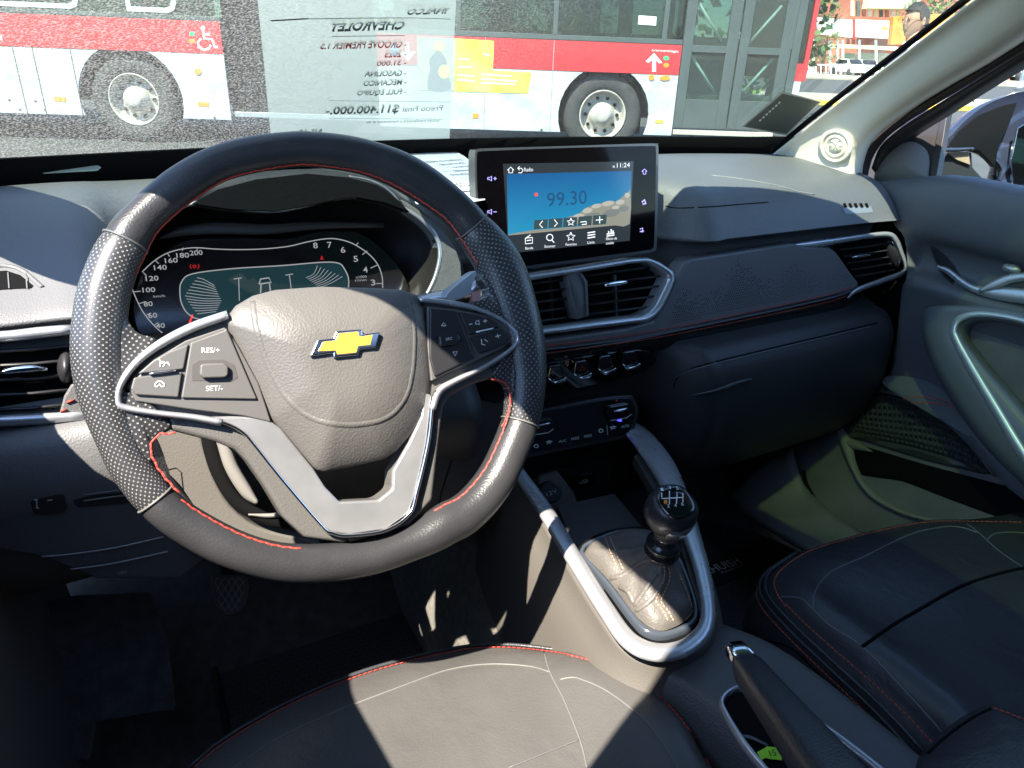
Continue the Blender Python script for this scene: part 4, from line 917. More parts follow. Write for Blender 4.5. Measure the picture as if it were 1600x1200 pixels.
# right end closes against the door opening
endp = [V((min(1.13, p.x + .018), p.y + .015, p.z - .004)) for p in rowsX[-1]]
rowsX.append(endp)
dsh = loft('upper_dash', [r_[:10] for r_ in rowsX], dash_m, da, 2, 3)
i0 = st.index(.02)
dlo1 = loft('lower_dash', [r_[9:] for r_ in rowsX[:i0 + 1]], dash_m, da, 2, 3)
dlo2 = loft('glovebox_lid', [r_[9:] for r_ in rowsX[i0:]], M('shaded_dash_plastic', (.030, .031, .033), .5, bump=.3, bscale=620, kind='leather', var=.08), da, 2, 4)  # dash plastic darkened from the wheel rightward, shade put into the colour
dbv = bvh_of(dsh, dlo1, dlo2)
rings_mesh('end_cap', [[p for p in endp], [V((1.15, p.y + .02, p.z - .01)) for p in endp]], void_m, da, closed=False)
# fine seams of the top pad (airbag lid)
seam('airbag_seam', dbv, [(1040, 322), (1060, 325), (1110, 323), (1160, 319), (1200, 316)], .0008, void_m, da)
seam('dash_crease', dbv, [(1112, 274), (1160, 280), (1210, 289), (1250, 300), (1272, 304)], .0012, M('crease_highlight', (.2, .2, .195), .5), da)  # lighter line: the highlight along the crease is put into its colour
# corner air slots
for k in range(5):
    u = 1316 + k * 8.5
    q = [cast(dbv, *uv, .0012)[0] for uv in ((u, 318), (u + 4, 317.5), (u + 7, 324), (u + 3, 325))]
    if all(q): mk('demister_slot', q, [[0, 1, 2, 3]], void_m, da, smooth=False)
q = [cast(dbv, *uv, .0008)[0] for uv in ((1316, 325), (1360, 322), (1364, 332), (1320, 335))]
if all(q): mk('demister_lip', q, [[0, 1, 2, 3]], M('blue_grey_lip', (.2, .22, .25), .35), da, smooth=False)
# vin plate strip on the seal
vp = Pl(P(90, 262, z=1.075), (0, -.5, .87)); plate('number_strip', vp, [(30, 271), (36, 267), (70, 264), (152, 258), (158, 261), (152, 266), (60, 271)], 0, .001, M('pale_green_strip', (.55, .62, .55), .4), da, .0002)
# ---- passenger pad
pad_pl = Pl(P(1200, 440, y=.712), (0, -.985, .17))
pad_m = M('pad_leather', (.135, .132, .135), .42, bump=.2, bscale=600, kind='leather', var=.06)
po = [(1070, 412), (1080, 403), (1140, 394), (1240, 379), (1256, 384), (1298, 386), (1308, 394), (1330, 425), (1343, 442), (1340, 452), (1300, 464), (1200, 487), (1100, 508), (1040, 522), (960, 534), (850, 548), (700, 560), (700, 540), (850, 530), (980, 512), (1022, 500), (1040, 470), (1055, 440)]
plate('dash_pad', pad_pl, po, -.028, .003, pad_m, da, .005, seg=4)
padl = Pl(pad_pl.p, pad_pl.n)
gm = M('pad_lower_gloss', (.012, .010, .010), .2, coat=.3)
silverbar('pad_lower_lip', Pl(P(1200, 495, y=.706), (0, -.95, -.1)), [(700, 578), (850, 560), (980, 542), (1100, 520), (1200, 500), (1290, 482), (1345, 462)], [16, 22, 26, 28, 28, 24, 6], -.006, gm, da, th=.004)
sp = [(700, 560), (850, 541), (960, 527), (1040, 514), (1130, 496), (1230, 475), (1300, 459), (1332, 448)]
sq = c2(sp, 10, False); spts = [padl(u, v, .0045) for u, v in sq]
stitches('stitching', spts, [padl.n] * len(spts), .0052, .0042, .0013, red_m, da)
sq2 = [(u, v + 11) for u, v in sq]; spts = [padl(u, v, .0005) for u, v in sq2]
stitches('stitching', spts, [padl.n] * len(spts), .0052, .0042, .0013, red_m, da)
silverbar('pad_piping', padl, [(u, v + 6) for u, v in sp], 3, .003, M('blue_grey_piping', (.10, .11, .13), .35), da, th=.0015)
# perforations: small recessed dots, denser below
rnd = random.Random(3); dots = []; dv = []; df = []
peaks = [(1080, 468), (1095, 455), (1150, 415), (1165, 428), (1195, 402), (1215, 400), (1240, 392), (1260, 402), (1290, 395)]
def topline(u):
    return 400 + 34 * abs(math.sin((u - 1065) * .035)) + max(0, 1150 - u) * .55 + rnd.uniform(-9, 12)
red_dot = M("perforation_red", (.05, .006, .006), .8); dd_v = [[], []]; dd_f = [[], []]
rowi = 0
for k in range(30):
    v0 = 396 + k * 3.9 
    for j in range(90):
        u = 1046 + j * 3.6 + (k % 2) * 1.8; v = v0 + (1150 - u) * .19
        low = 511 - (u - 1046) * .22; hi = topline(u) if True else 0
        if v > low - 4 or v < hi + 6 or u > 1326 - max(0, (430 - v)) * .75 or u < 1050: continue
        if v < hi + 26 and rnd.random() < .45: continue
        g = 1 if v > low - 20 - max(0, u - 1180) * .5 else 0
        c = padl(u, v, .0036); ex = V((1, 0, 0)) * .00105; ez = padl.n.cross(ex).normalized() * .00105; i = len(dd_v[g])
        dd_v[g] += [c - ex, c - ez, c + ex, c + ez]; dd_f[g].append([i, i + 1, i + 2, i + 3])
for g, m_ in ((0, void_m), (1, red_dot)):
    o = mk('perforations', dd_v[g], dd_f[g], m_, da, smooth=False, recalc=False); o['kind'] = 'stuff'
# ---- glovebox
gb = Pl(P(1200, 600, y=.656), (0, -1, .0))
gpts = []
seam('glovebox_gap', bvh_of(dlo2), [(1052, 606), (1060, 588), (1085, 574), (1180, 550), (1290, 524), (1370, 505)], .0012, void_m, da, n=12)
tube('glovebox_edge', on_surface(bvh_of(dlo2), [(1055, 590), (1085, 577), (1180, 553), (1290, 527), (1360, 510)], 12, .0006)[0] or [V((0, 0, 0)), V((1, 0, 0))], .0008, M('edge_highlight', (.14, .14, .15), .35), da, seg=6)
silverbar('glovebox_handle', gb, [(1082, 618), (1120, 610), (1150, 600), (1175, 592)], [2, 5, 8, 2], .006, low_m, da, th=.004)
# ---- right vent
VR = Pl(P(1350, 415, y=.704), (-.12, -.98, .12))
def vent(name, pl, outline, slats, lw, fr_out, fr_in, h, knob=None, cv=0, th=.010, bulge=.004):
    f = frame(name, pl, fr_out, fr_in, -.012, h, silver_m, da, bulge=bulge, cv=cv, N=120, h_in=-.02)
    plate('vent_back', pl, outline, -.045, -.035, void_m, f, 0)
    for s in slats:
        silverbar('slat', pl, s, lw, -.012, slat_m, f, n=1, th=.006)
    if knob: silverbar('vent_tab', pl, knob, [4, 9, 9, 5][:len(knob)], .0, chrome_m, f, n=2)
    return f
fo = [(1238, 380), (1300, 372), (1360, 364), (1392, 363), (1402, 370), (1410, 390), (1420, 415), (1420, 426), (1412, 432), (1380, 444), (1338, 458), (1326, 468), (1334, 454), (1345, 442), (1338, 428), (1322, 404), (1308, 386), (1258, 388)]
fi = [(1256, 382), (1300, 379), (1360, 372), (1385, 371), (1394, 378), (1401, 395), (1410, 414), (1409, 419), (1402, 424), (1372, 434), (1346, 443), (1345, 444), (1345, 443), (1347, 441), (1340, 427), (1324, 403), (1309, 385), (1262, 384)]
plate('vent_back', VR, [(1308, 384), (1385, 370), (1396, 380), (1410, 416), (1404, 425), (1345, 445)], -.03, -.02, void_m, da, 0)
vr = thing_dummy = None
vrf = silverbar('vent_trim', VR, [(1236, 382), (1262, 382), (1320, 374), (1362, 368), (1390, 367), (1401, 377), (1409, 396), (1416, 417), (1410, 427), (1378, 439), (1340, 453), (1324, 466)], [2, 12, 10, 9, 9, 9, 8, 8, 9, 9, 8, 2], .002, silver_m, da, n=8, th=.006)
for k in range(5):
    v = 388 + k * 10.5; silverbar('slat', VR, [(1312 + k * 6, v + 2), (1350 + k * 3, v - 2), (1388 + k * 2.5, v - 8)], 2.2, -.008, slat_m, vrf, n=1, th=.003)
silverbar('vent_tab', VR, [(1332, 402), (1346, 400), (1360, 398)], [3, 6, 4], .0, chrome_m, vrf, n=2)
dome('vent_dial', VR, disc_px(1397, 396, 7, 22, 20, -.25), -.01, -.002, .008, dark_m, vrf, cv=0)
silverbar('dial_rim', VR, [(1394, 378), (1404, 390), (1407, 404), (1404, 414)], [1, 3, 3, 1], .004, chrome_m, vrf, n=3, th=.001)
# ---- centre vents
VC = Pl(P(930, 460, y=.715), (0, -.97, .24))
co = [(760, 440), (815, 430), (900, 417), (985, 403), (1012, 402), (1030, 409), (1052, 424), (1055, 436), (1048, 455), (1036, 480), (1024, 495), (1010, 503), (930, 513), (850, 523), (760, 533)]
ci = [(775, 452), (815, 441), (900, 427), (985, 412), (1008, 410), (1022, 416), (1040, 428), (1043, 436), (1037, 450), (1024, 476), (1014, 487), (1002, 493), (930, 502), (850, 513), (775, 521)]
plate('vent_back', VC, [(770, 450), (900, 425), (1008, 409), (1042, 434), (1005, 493), (850, 513), (770, 520)], -.045, -.032, void_m, da, 0)
cf = frame('vent_trim', VC, co, ci, -.012, .003, silver_m, da, bulge=.005, cv=0, N=150, h_in=-.02)
for k in range(5):
    a = 441 + k * 15
    silverbar('slat', VC, [(770, a + 11), (885, a - 5)], 3.2, -.012, slat_m, cf, n=1, th=.004)
    silverbar('slat', VC, [(912, a - 9), (1040 - max(0, (k - 1)) * 9 - (8 if k == 0 else 0), a - 26 + max(0, k - 1) * 1.5)], 3.2, -.012, slat_m, cf, n=1, th=.004)
for a, b_ in ((860, 875), (960, 975)): plate('vane', VC, [(a, 430), (a + 3, 429), (a + 6, 500), (a + 3, 501)], -.03, -.024, slat_m, cf, 0)
dome('vent_divider', VC, [(884, 428), (908, 425), (918, 440), (920, 494), (902, 499), (893, 470)], -.02, .0, .002, dash_m, cf, cv=0)
for L_ in ([(886, 431), (895, 470), (903, 497)], [(907, 428), (915, 445), (917, 494)]): silverbar('divider_edge', VC, L_, 2, .003, M('edge_highlight', (.14, .14, .15), .35), cf, n=3, th=.001)
silverbar('vent_tab', VC, [(945, 446), (960, 443), (980, 440)], [6, 9, 7], -.002, chrome_m, cf, n=2)
# soft moulding under the centre vents
silverbar('vent_moulding', Pl(P(930, 525, y=.712), (0, -.8, .5)), [(760, 548), (850, 533), (930, 522), (1000, 510), (1030, 496), (1060, 462)], [18, 22, 22, 18, 14, 4], -.002, pad_m, da, n=5, th=.006)
# ---- touch screen
SP = plane3(P(742, 235, y=.742), P(1028, 226, y=.742), P(890, 405, y=.722))
scr = plate('touchscreen', SP, c2([(742, 240), (748, 234), (756, 232), (890, 228), (1018, 224), (1026, 227), (1029, 234), (1028, 310), (1026, 384), (1023, 391), (1014, 395), (940, 405), (790, 424), (770, 425), (758, 418), (750, 380), (743, 300)], 3), -.016, .0, M('screen_back_plastic', (.10, .10, .11), .3, metal=.3), da, .002, seg=3)
scb = plate('screen_glass', SP, c2([(746, 243), (751, 238), (758, 236), (890, 231), (1015, 228), (1022, 230), (1025, 237), (1024, 310), (1022, 380), (1019, 387), (1010, 391), (940, 400), (792, 419), (774, 420), (763, 414), (755, 378), (747, 300)], 3), .0005, .0022, M('screen_glass_black', (.004, .003, .004), .05, spec=.14), scr, .0008)
def emat(name, col, st, col2=None, kind=None):
    m = bpy.data.materials.new(name); m.use_nodes = True; n = m.node_tree; b = n.nodes['Principled BSDF']
    b.inputs['Base Color'].default_value = (.005, .005, .005, 1); b.inputs['Roughness'].default_value = .12; b.inputs['Specular IOR Level'].default_value = .3; b.inputs['Emission Strength'].default_value = st
    b.inputs['Emission Color'].default_value = (*col, 1)
    if col2:
        tc = n.nodes.new('ShaderNodeTexCoord'); sp_ = n.nodes.new('ShaderNodeSeparateXYZ'); n.links.new(tc.outputs['Object'], sp_.inputs[0])
        r = n.nodes.new('ShaderNodeMapRange'); r.inputs[1].default_value = -.045; r.inputs[2].default_value = .04; n.links.new(sp_.outputs[2], r.inputs[0])
        mx = n.nodes.new('ShaderNodeMix'); mx.data_type = 'RGBA'; mx.inputs[6].default_value = (*col, 1); mx.inputs[7].default_value = (*col2, 1)
        n.links.new(r.outputs[0], mx.inputs[0]); n.links.new(mx.outputs[2], b.inputs['Emission Color'])
    return m
EL = .22
disp = plate('display', SP, [(786, 256), (990, 252), (984, 376), (795, 396)], .0022, .0024, emat('display_dark', (.012, .016, .02), .6), scr, 0)
skyd = plate('display_sky', SP, [(792, 272), (987, 267), (984, 350), (794, 367)], .0024, .0027, emat('display_sky_blue', (.03, .36, .60), EL, (.01, .11, .34)), scr, 0)
cl = emat('display_cloud', (.36, .36, .30), EL * .9)
plate('display_cloud', SP, c2([(880, 344), (892, 338), (905, 334), (915, 325), (925, 322), (938, 318), (950, 314), (962, 315), (972, 308), (982, 300), (985, 298), (984, 350), (960, 352), (920, 354)], 2), .0027, .0029, cl, scr, 0)
plate('display_cloud', SP, [(796, 366), (830, 360), (984, 347), (984, 350), (794, 368)], .0027, .00295, cl, scr, 0)
c3 = emat('display_cloud_light', (.52, .52, .46), EL); c4 = emat('display_cloud_shade', (.22, .25, .24), EL)
for u, v, rx, ry, m_ in ((904, 338, 9, 4, c3), (918, 329, 8, 4, c3), (932, 322, 8, 3.5, c3), (950, 318, 10, 4, c3), (969, 316, 7, 4, c3), (980, 305, 4, 4, c3), (925, 338, 14, 5, c4), (955, 333, 14, 6, c4), (975, 326, 8, 5, c4), (942, 328, 7, 3, cl), (962, 324, 6, 3, c3), (890, 343, 6, 2.5, c3)):
    plate('display_cloud', SP, disc_px(u, v, rx, ry, 14, -.2), .0028, .00295, m_, scr, 0)
bt = emat('display_button', (.05, .09, .10), EL)
for k in range(5): plate('display_button', SP, [(835 + k * 23, 344 - k * 1.8), (856 + k * 23, 342.5 - k * 1.8), (855 + k * 23, 357 - k * 1.7), (834 + k * 23, 358.5 - k * 1.7)], .0029, .0031, bt, scr, 0)
lw = emat('display_white', (.75, .80, .85), .35); lv = emat('key_violet', (.35, .32, .75), .5); dkp = emat('display_navy', (.01, .04, .10), .5); lr = emat('display_red', (.8, .05, .05), .5)
L2 = .0033
text('frequency_digits', SP, '99.30', (855, 323), (917, 318), 22, dkp, scr, L2)
text('display_text', SP, 'Radio', (819, 268), (833, 267.5), 6, lw, scr, L2)
text('display_text', SP, '11:24', (964, 262), (984, 261), 7, lw, scr, L2)
text('display_text', SP, 'x', (957, 262), (961, 262), 5, lw, scr, L2)
strokes('display_icon', SP, [[(793, 266), (798, 261), (803, 266)], [(795, 265), (795, 270), (801, 270), (801, 265)], [(810, 263), (815, 263), (817, 266), (815, 270), (810, 270)], [(812, 260), (809, 263), (812, 266)]], 1.2, lw, scr, L2)
plate('display_dot', SP, disc_px(838, 304, 2.6, n=12), .0029, L2, lr, scr, 0)
def ic(lines, w_=1.4, m=None, nm='display_icon'): return strokes(nm, SP, lines, w_, m or lw, scr, L2)
ic([[(848, 345), (843, 351), (848, 356)]]); ic([[(866, 343), (871, 349), (866, 354)]]); ic([[(937, 338), (937, 349)], [(931, 344), (942, 343)]])
def star(cx, cy_, r): return [[(cx + (r if k % 2 == 0 else r * .45) * math.sin(math.pi * k / 5), cy_ - (r if k % 2 == 0 else r * .45) * math.cos(math.pi * k / 5)) for k in range(11)]]
ic(star(892, 347, 6)); ic(star(892, 370, 7)); ic([[(907, 347), (916, 346), (916, 349)], [(909, 351), (917, 350)]])
ic([[(821, 372), (821, 381), (832, 380), (832, 371), (821, 372)], [(823, 371), (829, 367)], [(823, 376), (830, 375)]])
ic([[(859 + 5 * math.cos(t), 371 + 5 * math.sin(t)) for t in [k * .63 for k in range(11)]], [(862, 375), (866, 379)]])
ic([[(918, 364), (930, 362)], [(918, 368), (930, 366)], [(918, 372), (930, 370)]], 1.8)
ic([[(948, 366), (960, 364)], [(948, 369), (960, 367)], [(955, 358), (955, 364)], [(951, 361), (951, 365)], [(958, 360), (958, 364)]], 1.8)
for s_, a, b_, v in (('Banda', 821, 833, 390), ('Escanear', 851, 868, 387), ('Favoritos', 884, 901, 384), ('Lista', 918, 929, 381), ('Efecto de', 947, 964, 375), ('sonido', 947, 959, 382)): text('display_text', SP, s_, (a, v), (b_, v - 1), 4, lw, scr, L2)
def spk(x, y, m, plus=True):
    ic([[(x - 6, y - 1.5), (x - 3, y - 1.5), (x, y - 4), (x, y + 4), (x - 3, y + 1.5), (x - 6, y + 1.5), (x - 6, y - 1.5)], [(x + 3, y), (x + 8, y)]] + ([[(x + 5.5, y - 2.5), (x + 5.5, y + 2.5)]] if plus else []), 1.2, m, 'touch_key')
spk(768, 279, lv); spk(768, 331, lv, False)
ic([[(1003, 268), (1007, 264), (1011, 268), (1009, 268), (1009, 272), (1005, 272), (1005, 268), (1003, 268)]], 1.2, lv, 'touch_key'); ic([[(1003, 316), (1007, 312), (1009, 318), (1004, 319)]], 2.4, lv, 'touch_key'); ic([[(1000, 358), (1004, 356), (1004, 363)], [(1000, 362), (1006, 361)]], 1.4, lv, 'touch_key')
# ---- toggle switch row
TP = Pl(P(930, 580, y=.712), (0, -.8, -.15))
plate('switch_panel', TP, c2([(700, 602), (850, 570), (940, 553), (1000, 547), (1018, 552), (1027, 562), (1018, 574), (990, 588), (930, 602), (850, 618), (700, 640)], 2), -.02, .0, gloss_m, da, .002)
TT = Pl(P(930, 580, y=.70), (0, -.75, .65))
for k, (u, v) in enumerate(((829, 596), (869, 589), (909, 582), (947, 574), (985, 567))):
    tg = plate('toggle_switch', TP, [(u - 9, v - 16), (u + 8, v - 19), (u + 15, v + 3), (u + 12, v + 8), (u - 2, v + 13), (u - 13, v + 3)], 0, .012, gloss_m, da, .003)
    silverbar('toggle_tip', TP, [(u - 12, v + 2), (u - 4, v + 9), (u + 2, v + 9), (u + 13, v + 5), (u + 15, v + 1)], [2, 5, 6, 6, 3], .0135, chrome_m, tg, n=2, th=.002)
strokes('warning_triangle', TP, [[(909, 572), (905, 579), (914, 578), (909, 572)]], 1.3, red_m, da, .0135)
# ---- climate control
CPn = Pl(P(930, 665, y=.70), (0, -.88, .30))
clp = plate('climate_panel', CPn, c2([(700, 665), (840, 640), (930, 622), (982, 617), (991, 621), (999, 640), (997, 655), (990, 676), (978, 686), (900, 702), (840, 714), (700, 740)], 3), -.045, .0, dark_m, da, .004, seg=3)
plate('climate_glass', CPn, c2([(700, 670), (840, 645), (930, 627), (978, 622), (986, 626), (993, 642), (990, 656), (984, 671), (974, 680), (900, 695), (840, 706), (700, 730)], 3), .0, .0015, gloss_m, clp, .0005)
for u, v in ((968, 645), (846, 668)):
    kn = plate('temperature_rocker', CPn, [(u - 20, v - 2), (u - 14, v - 10), (u + 14, v - 15), (u + 20, v - 8), (u + 17, v + 6), (u + 12, v + 9), (u - 13, v + 14), (u - 18, v + 8)], .001, .007, gloss_m, clp, .002)
    silverbar('rocker_mark', CPn, [(u - 9, v - 2), (u + 2, v - 4), (u + 14, v - 7)], [2, 4, 2], .008, chrome_m, kn, n=2, th=.0012)
    strokes('rocker_edge', CPn, [[(u - 14, v + 12), (u + 11, v + 8), (u + 19, v + 2)]], 1.5, grey_m, kn, .008)
icx = [(838, 698), (858, 694), (879, 690), (899, 686), (919, 682), (939, 674), (958, 671), (977, 667)]
for (u, v), s_ in zip(icx, ('0', '#', 'A/C', 'MODE', 'MODE', 'o', '#', 'AUTO')):
    if s_ in ('0', 'o'): strokes('button_symbol', CPn, [[(u + 3.4 * math.cos(t), v - 1 + 2.6 * math.sin(t)) for t in [k * .7 for k in range(10)]]], 1.2, white_m, clp, .0022)
    elif s_ == '#': strokes('button_symbol', CPn, [[(u - 5, v - 3), (u, v - 5), (u + 5, v - 4)], [(u - 3, v), (u, v - 3), (u + 3, v - 1)]], 1.5, white_m, clp, .0022)
    else: text('button_lettering', CPn, s_, (u - 6, v + 2), (u + 6, v), 4, white_m, clp, .0022)
for k in range(7):
    u, v = icx[k]; u2, v2 = icx[k + 1]; strokes('button_gap', CPn, [[((u + u2) / 2, (v + v2) / 2 - 8), ((u + u2) / 2 + 1, (v + v2) / 2 + 7)]], .8, grey_m if k == 5 else dark_m, clp, .0020)
plate('indicator', CPn, disc_px(964, 626, 1.8, n=8), .001, .0025, red_m, clp, 0); plate('indicator', CPn, disc_px(970, 657, 1.8, n=8), .001, .0085, emat('blue_indicator', (.05, .05, .8), .8), clp, 0)
# ---- storage cubby under the climate panel
CB = Pl(P(915, 765, y=.742), (0, -.97, .2))
cub = plate('storage_back', CB, [(800, 712), (985, 680), (985, 740), (970, 790), (860, 810), (800, 800)], -.01, 0, dark_m, da, .001)
plate('socket_plate', CB, c2([(842, 742), (900, 730), (950, 722), (957, 735), (955, 760), (945, 772), (880, 790), (850, 790)], 2), 0, .004, M('cubby_plastic', (.035, .034, .035), .4), cub, .002)
plate('usb_door', CB, [(888, 746), (930, 738), (932, 758), (890, 768)], .004, .006, gloss_m, cub, .001)
text('usb_lettering', CB, 'USB', (905, 757), (919, 754), 6, white_m, cub, .0066)
# ================================================================== INSTRUMENT BINNACLE
BZ = Pl(P(440, 400, y=.752), (0, -.95, .30))
so_ = [(180, 530), (180, 450), (198, 385), (240, 330), (295, 292), (352, 274), (410, 268), (480, 264), (545, 270), (592, 283), (628, 307), (665, 335), (700, 372), (722, 412), (728, 450), (715, 490), (640, 540), (440, 580), (280, 560)]
si_ = [(196, 530), (196, 460), (212, 395), (250, 343), (298, 320), (360, 327), (430, 330), (480, 322), (530, 311), (556, 308), (600, 316), (640, 332), (668, 353), (684, 377), (687, 400), (676, 440), (630, 500), (440, 540), (290, 530)]
bzf = frame('instrument_hood', BZ, so_, si_, -.17, .0, M('hood_black', (.018, .018, .019), .5), da, bulge=.006, cv=3, N=120, h_in=-.02)
plate('hood_side', BZ, c2([(626, 311), (655, 328), (690, 358), (714, 392), (722, 430), (712, 470), (690, 482), (668, 472), (684, 430), (690, 400), (686, 374), (668, 350), (640, 329)], 2), -.02, .009, dash_m, da, .003)
# black upper lip inside the hood
upl = [(300, 318), (340, 296), (400, 280), (480, 271), (545, 277), (590, 289), (622, 312), (640, 331), (600, 316), (556, 308), (530, 311), (480, 322), (430, 330), (360, 327)]
plate('hood_recess', BZ, upl, .004, .0145, void_m, da, .0005)
silverbar('instrument_trim', BZ, [(290, 321), (310, 317), (340, 321), (390, 327), (430, 329), (470, 322), (505, 313), (535, 308), (560, 307), (600, 314), (640, 330), (668, 351), (684, 374), (688, 400), (680, 434), (664, 466), (650, 490)], [6, 7, 7, 7, 7, 8, 8, 8, 7, 7, 7, 8, 8, 8, 8, 7, 6], .006, silver_m, da, n=6, th=.004)
silverbar('hood_edge', BZ, [(545, 275), (575, 281), (600, 292), (618, 308), (627, 322)], [2, 3, 3, 3, 2], .009, M('edge_highlight', (.14, .14, .15), .35), da, n=4, th=.001)
# cavity
cav_o = resample([BZ(u, v, .004) for u, v in c2(si_, 3)], 90)
IC = Pl(P(430, 450, y=.79), (0, -.93, .37))
cavb = [p + V((0, .10, -.02)) for p in cav_o]
rings_mesh('hood_inner_wall', [cav_o, cavb], M('dark_brown_cavity', (.018, .015, .014), .45), da, cap1=True)
lens = plate('cluster_face', IC, c2([(208, 500), (214, 440), (232, 410), (262, 388), (300, 372), (380, 370), (450, 372), (500, 360), (560, 362), (610, 400), (640, 450), (640, 520), (440, 560), (250, 540)], 3), -.006, .0, M('cluster_black', (.012, .009, .009), .12, coat=.3), da, .002)
silverbar('inner_ledge', Pl(IC.p + V((0, -.012, .0)), IC.n), [(250, 372), (280, 362), (320, 357), (370, 357), (420, 358), (500, 352), (600, 352)], [4, 14, 18, 18, 16, 12, 8], .0, M('brown_grey_ledge', (.05, .043, .038), .4), da, n=4, th=.003)
dimw = emat('dial_white', (.62, .63, .66), .12); dimr = emat('dial_red', (.6, .02, .02), .2); dimt = emat('dial_teal', (.015, .05, .06), .16)
def il(lines, w_=1.2, m=None, nm='dial_line', lift=.0008): return strokes(nm, IC, lines, w_, m or dimw, lens, lift)
il([c2([(256, 522), (240, 508), (222, 485), (208, 455), (205, 440)], 4, False)], 1.6)
il([c2([(222, 425), (238, 410), (258, 397), (280, 390), (305, 387), (335, 389), (370, 390), (410, 389), (450, 385), (480, 378), (510, 373), (530, 374), (552, 381), (575, 396), (590, 413), (597, 432), (598, 450)], 4, False)], 1.6)
for s_, u, v in (('200', 297, 399), ('180', 276, 403), ('160', 258, 411), ('140', 241, 422), ('120', 228, 439), ('100', 223, 457), ('80', 225, 479), ('60', 232, 497), ('40', 244, 513)):
    w_ = 20 if len(s_) == 3 else 14; text('dial_digits', IC, s_, (u, v), (u + w_, v - 1), 7.5, dimw, lens, .0009, bold=.012)
for s_, u, v in (('8', 490, 388), ('7', 512, 387), ('6', 533, 395), ('5', 553, 409), ('4', 568, 426), ('3', 580, 446)): text('dial_digits', IC, s_, (u, v), (u + 7, v - .5), 9, dimw, lens, .0009, bold=.012)
for a in ([(286, 387), (285, 392)], [(262, 396), (265, 401)], [(308, 387), (308, 392)], [(243, 407), (248, 412)], [(224, 426), (229, 431)], [(208, 456), (220, 455)], [(216, 475), (228, 471)], [(229, 492), (236, 489)], [(240, 509), (247, 504)], [(556, 384), (560, 379)], [(566, 398), (574, 392)], [(579, 419), (590, 414)], [(588, 443), (598, 443)]): il([a], 1.3)
text('dial_lettering', IC, 'km/h', (240, 465), (258, 464), 4, dimw, lens, .0009); text('dial_lettering', IC, 'x1000', (556, 435), (573, 434), 4, dimw, lens, .0009); text('dial_lettering', IC, 'r/min', (555, 440), (573, 439), 4, dimw, lens, .0009)
cd = plate('cluster_display', IC, c2([(284, 440), (300, 429), (360, 421), (440, 416), (500, 411), (530, 412), (541, 425), (545, 460), (540, 500), (400, 520), (310, 497), (292, 488), (282, 465)], 3), 0, .0006, dimt, lens, 0)
il([c2([(540, 480), (545, 440), (538, 420), (528, 411), (500, 410), (440, 415), (360, 420), (300, 428), (284, 440), (281, 455), (284, 475), (296, 492), (320, 500), (400, 505)], 4, False)], 1.8, nm='display_outline')
for k in range(13):
    t = k / 12; il([c2([(289 + 2.2 * abs(k - 6) ** 1.2, 434 + k * 4.7), (318, 436 + k * 4.4 + (4 - abs(k - 6) * .6)), (346 - abs(k - 7) * 1.6, 446 + k * 3.4)], 3, False)], 1, nm='display_ray', lift=.001)
for k in range(8): il([c2([(478 + k * 3, 434 + k * 2.2), (490 + k * 4, 428 + k * 2), (496 + k * 5.6, 415 + k * 2.4)], 3, False)], .9, nm='display_ray', lift=.001)
il([[(365, 436), (378, 434)], [(373, 435), (374, 470)]], 1.4, nm='display_pin'); il([[(446, 430), (458, 428)], [(452, 429), (456, 458)]], 1.4, nm='display_pin')
il([[(405, 444), (407, 436), (420, 434), (424, 441), (405, 444)], [(408, 445), (407, 458)], [(421, 443), (423, 458)]], 2.2, nm='vehicle_icon')
il([[(301, 416), (304, 414), (307, 416), (304, 419), (301, 416)], [(298, 413), (297, 417), (299, 420)], [(310, 413), (311, 417), (309, 420)]], 1.2, dimr, 'warning_icon'); il([[(501, 405), (503, 400), (505, 405), (501, 405)]], 1.6, dimr, 'warning_icon')
silverbar('needle', IC, [(296, 505), (301, 492)], [2.5, 2], .002, emat('needle_red', (.8, .02, .02), .7), lens, n=1, th=.0006)
# ================================================================== LEFT SIDE OF THE DASH
VLp = Pl(P(50, 580, y=.695), (0, -.98, .18))
plate('vent_back', VLp, [(-80, 530), (105, 522), (112, 640), (-80, 660)], -.03, -.02, void_m, da, 0)
lvt = silverbar('vent_trim', VLp, [(-90, 526), (0, 526), (60, 520), (112, 515)], [16, 17, 18, 16], .0, silver_m, da, n=3, th=.005)
silverbar('vent_trim', VLp, [(-90, 664), (0, 658), (60, 655), (135, 650)], [18, 18, 18, 16], .0, silver_m, da, n=3, th=.005)
for k in range(5):
    v = 546 + k * 23; silverbar('slat', VLp, [(-80, v + 6), (50, v), (110, v - 6)], 6, -.012, slat_m, lvt, n=1, th=.004)
silverbar('vent_tab', VLp, [(0, 582), (20, 578), (50, 575), (74, 577)], [5, 13, 13, 5], .0, chrome_m, lvt, n=3)
dome('vent_dial', VLp, disc_px(103, 575, 14, 24), -.02, -.004, .012, dark_m, lvt, cv=0)
plate('vent_end', VLp, [(92, 650), (100, 620), (112, 600), (140, 600), (150, 652)], -.004, .002, dash_m, da, .002)
for k, (a, b_) in enumerate(([(94, 643), (104, 640)], [(104, 629), (116, 625)])): silverbar('red_tab', VLp, [a, b_], 3, .003, red_m, da, n=1, th=.001)
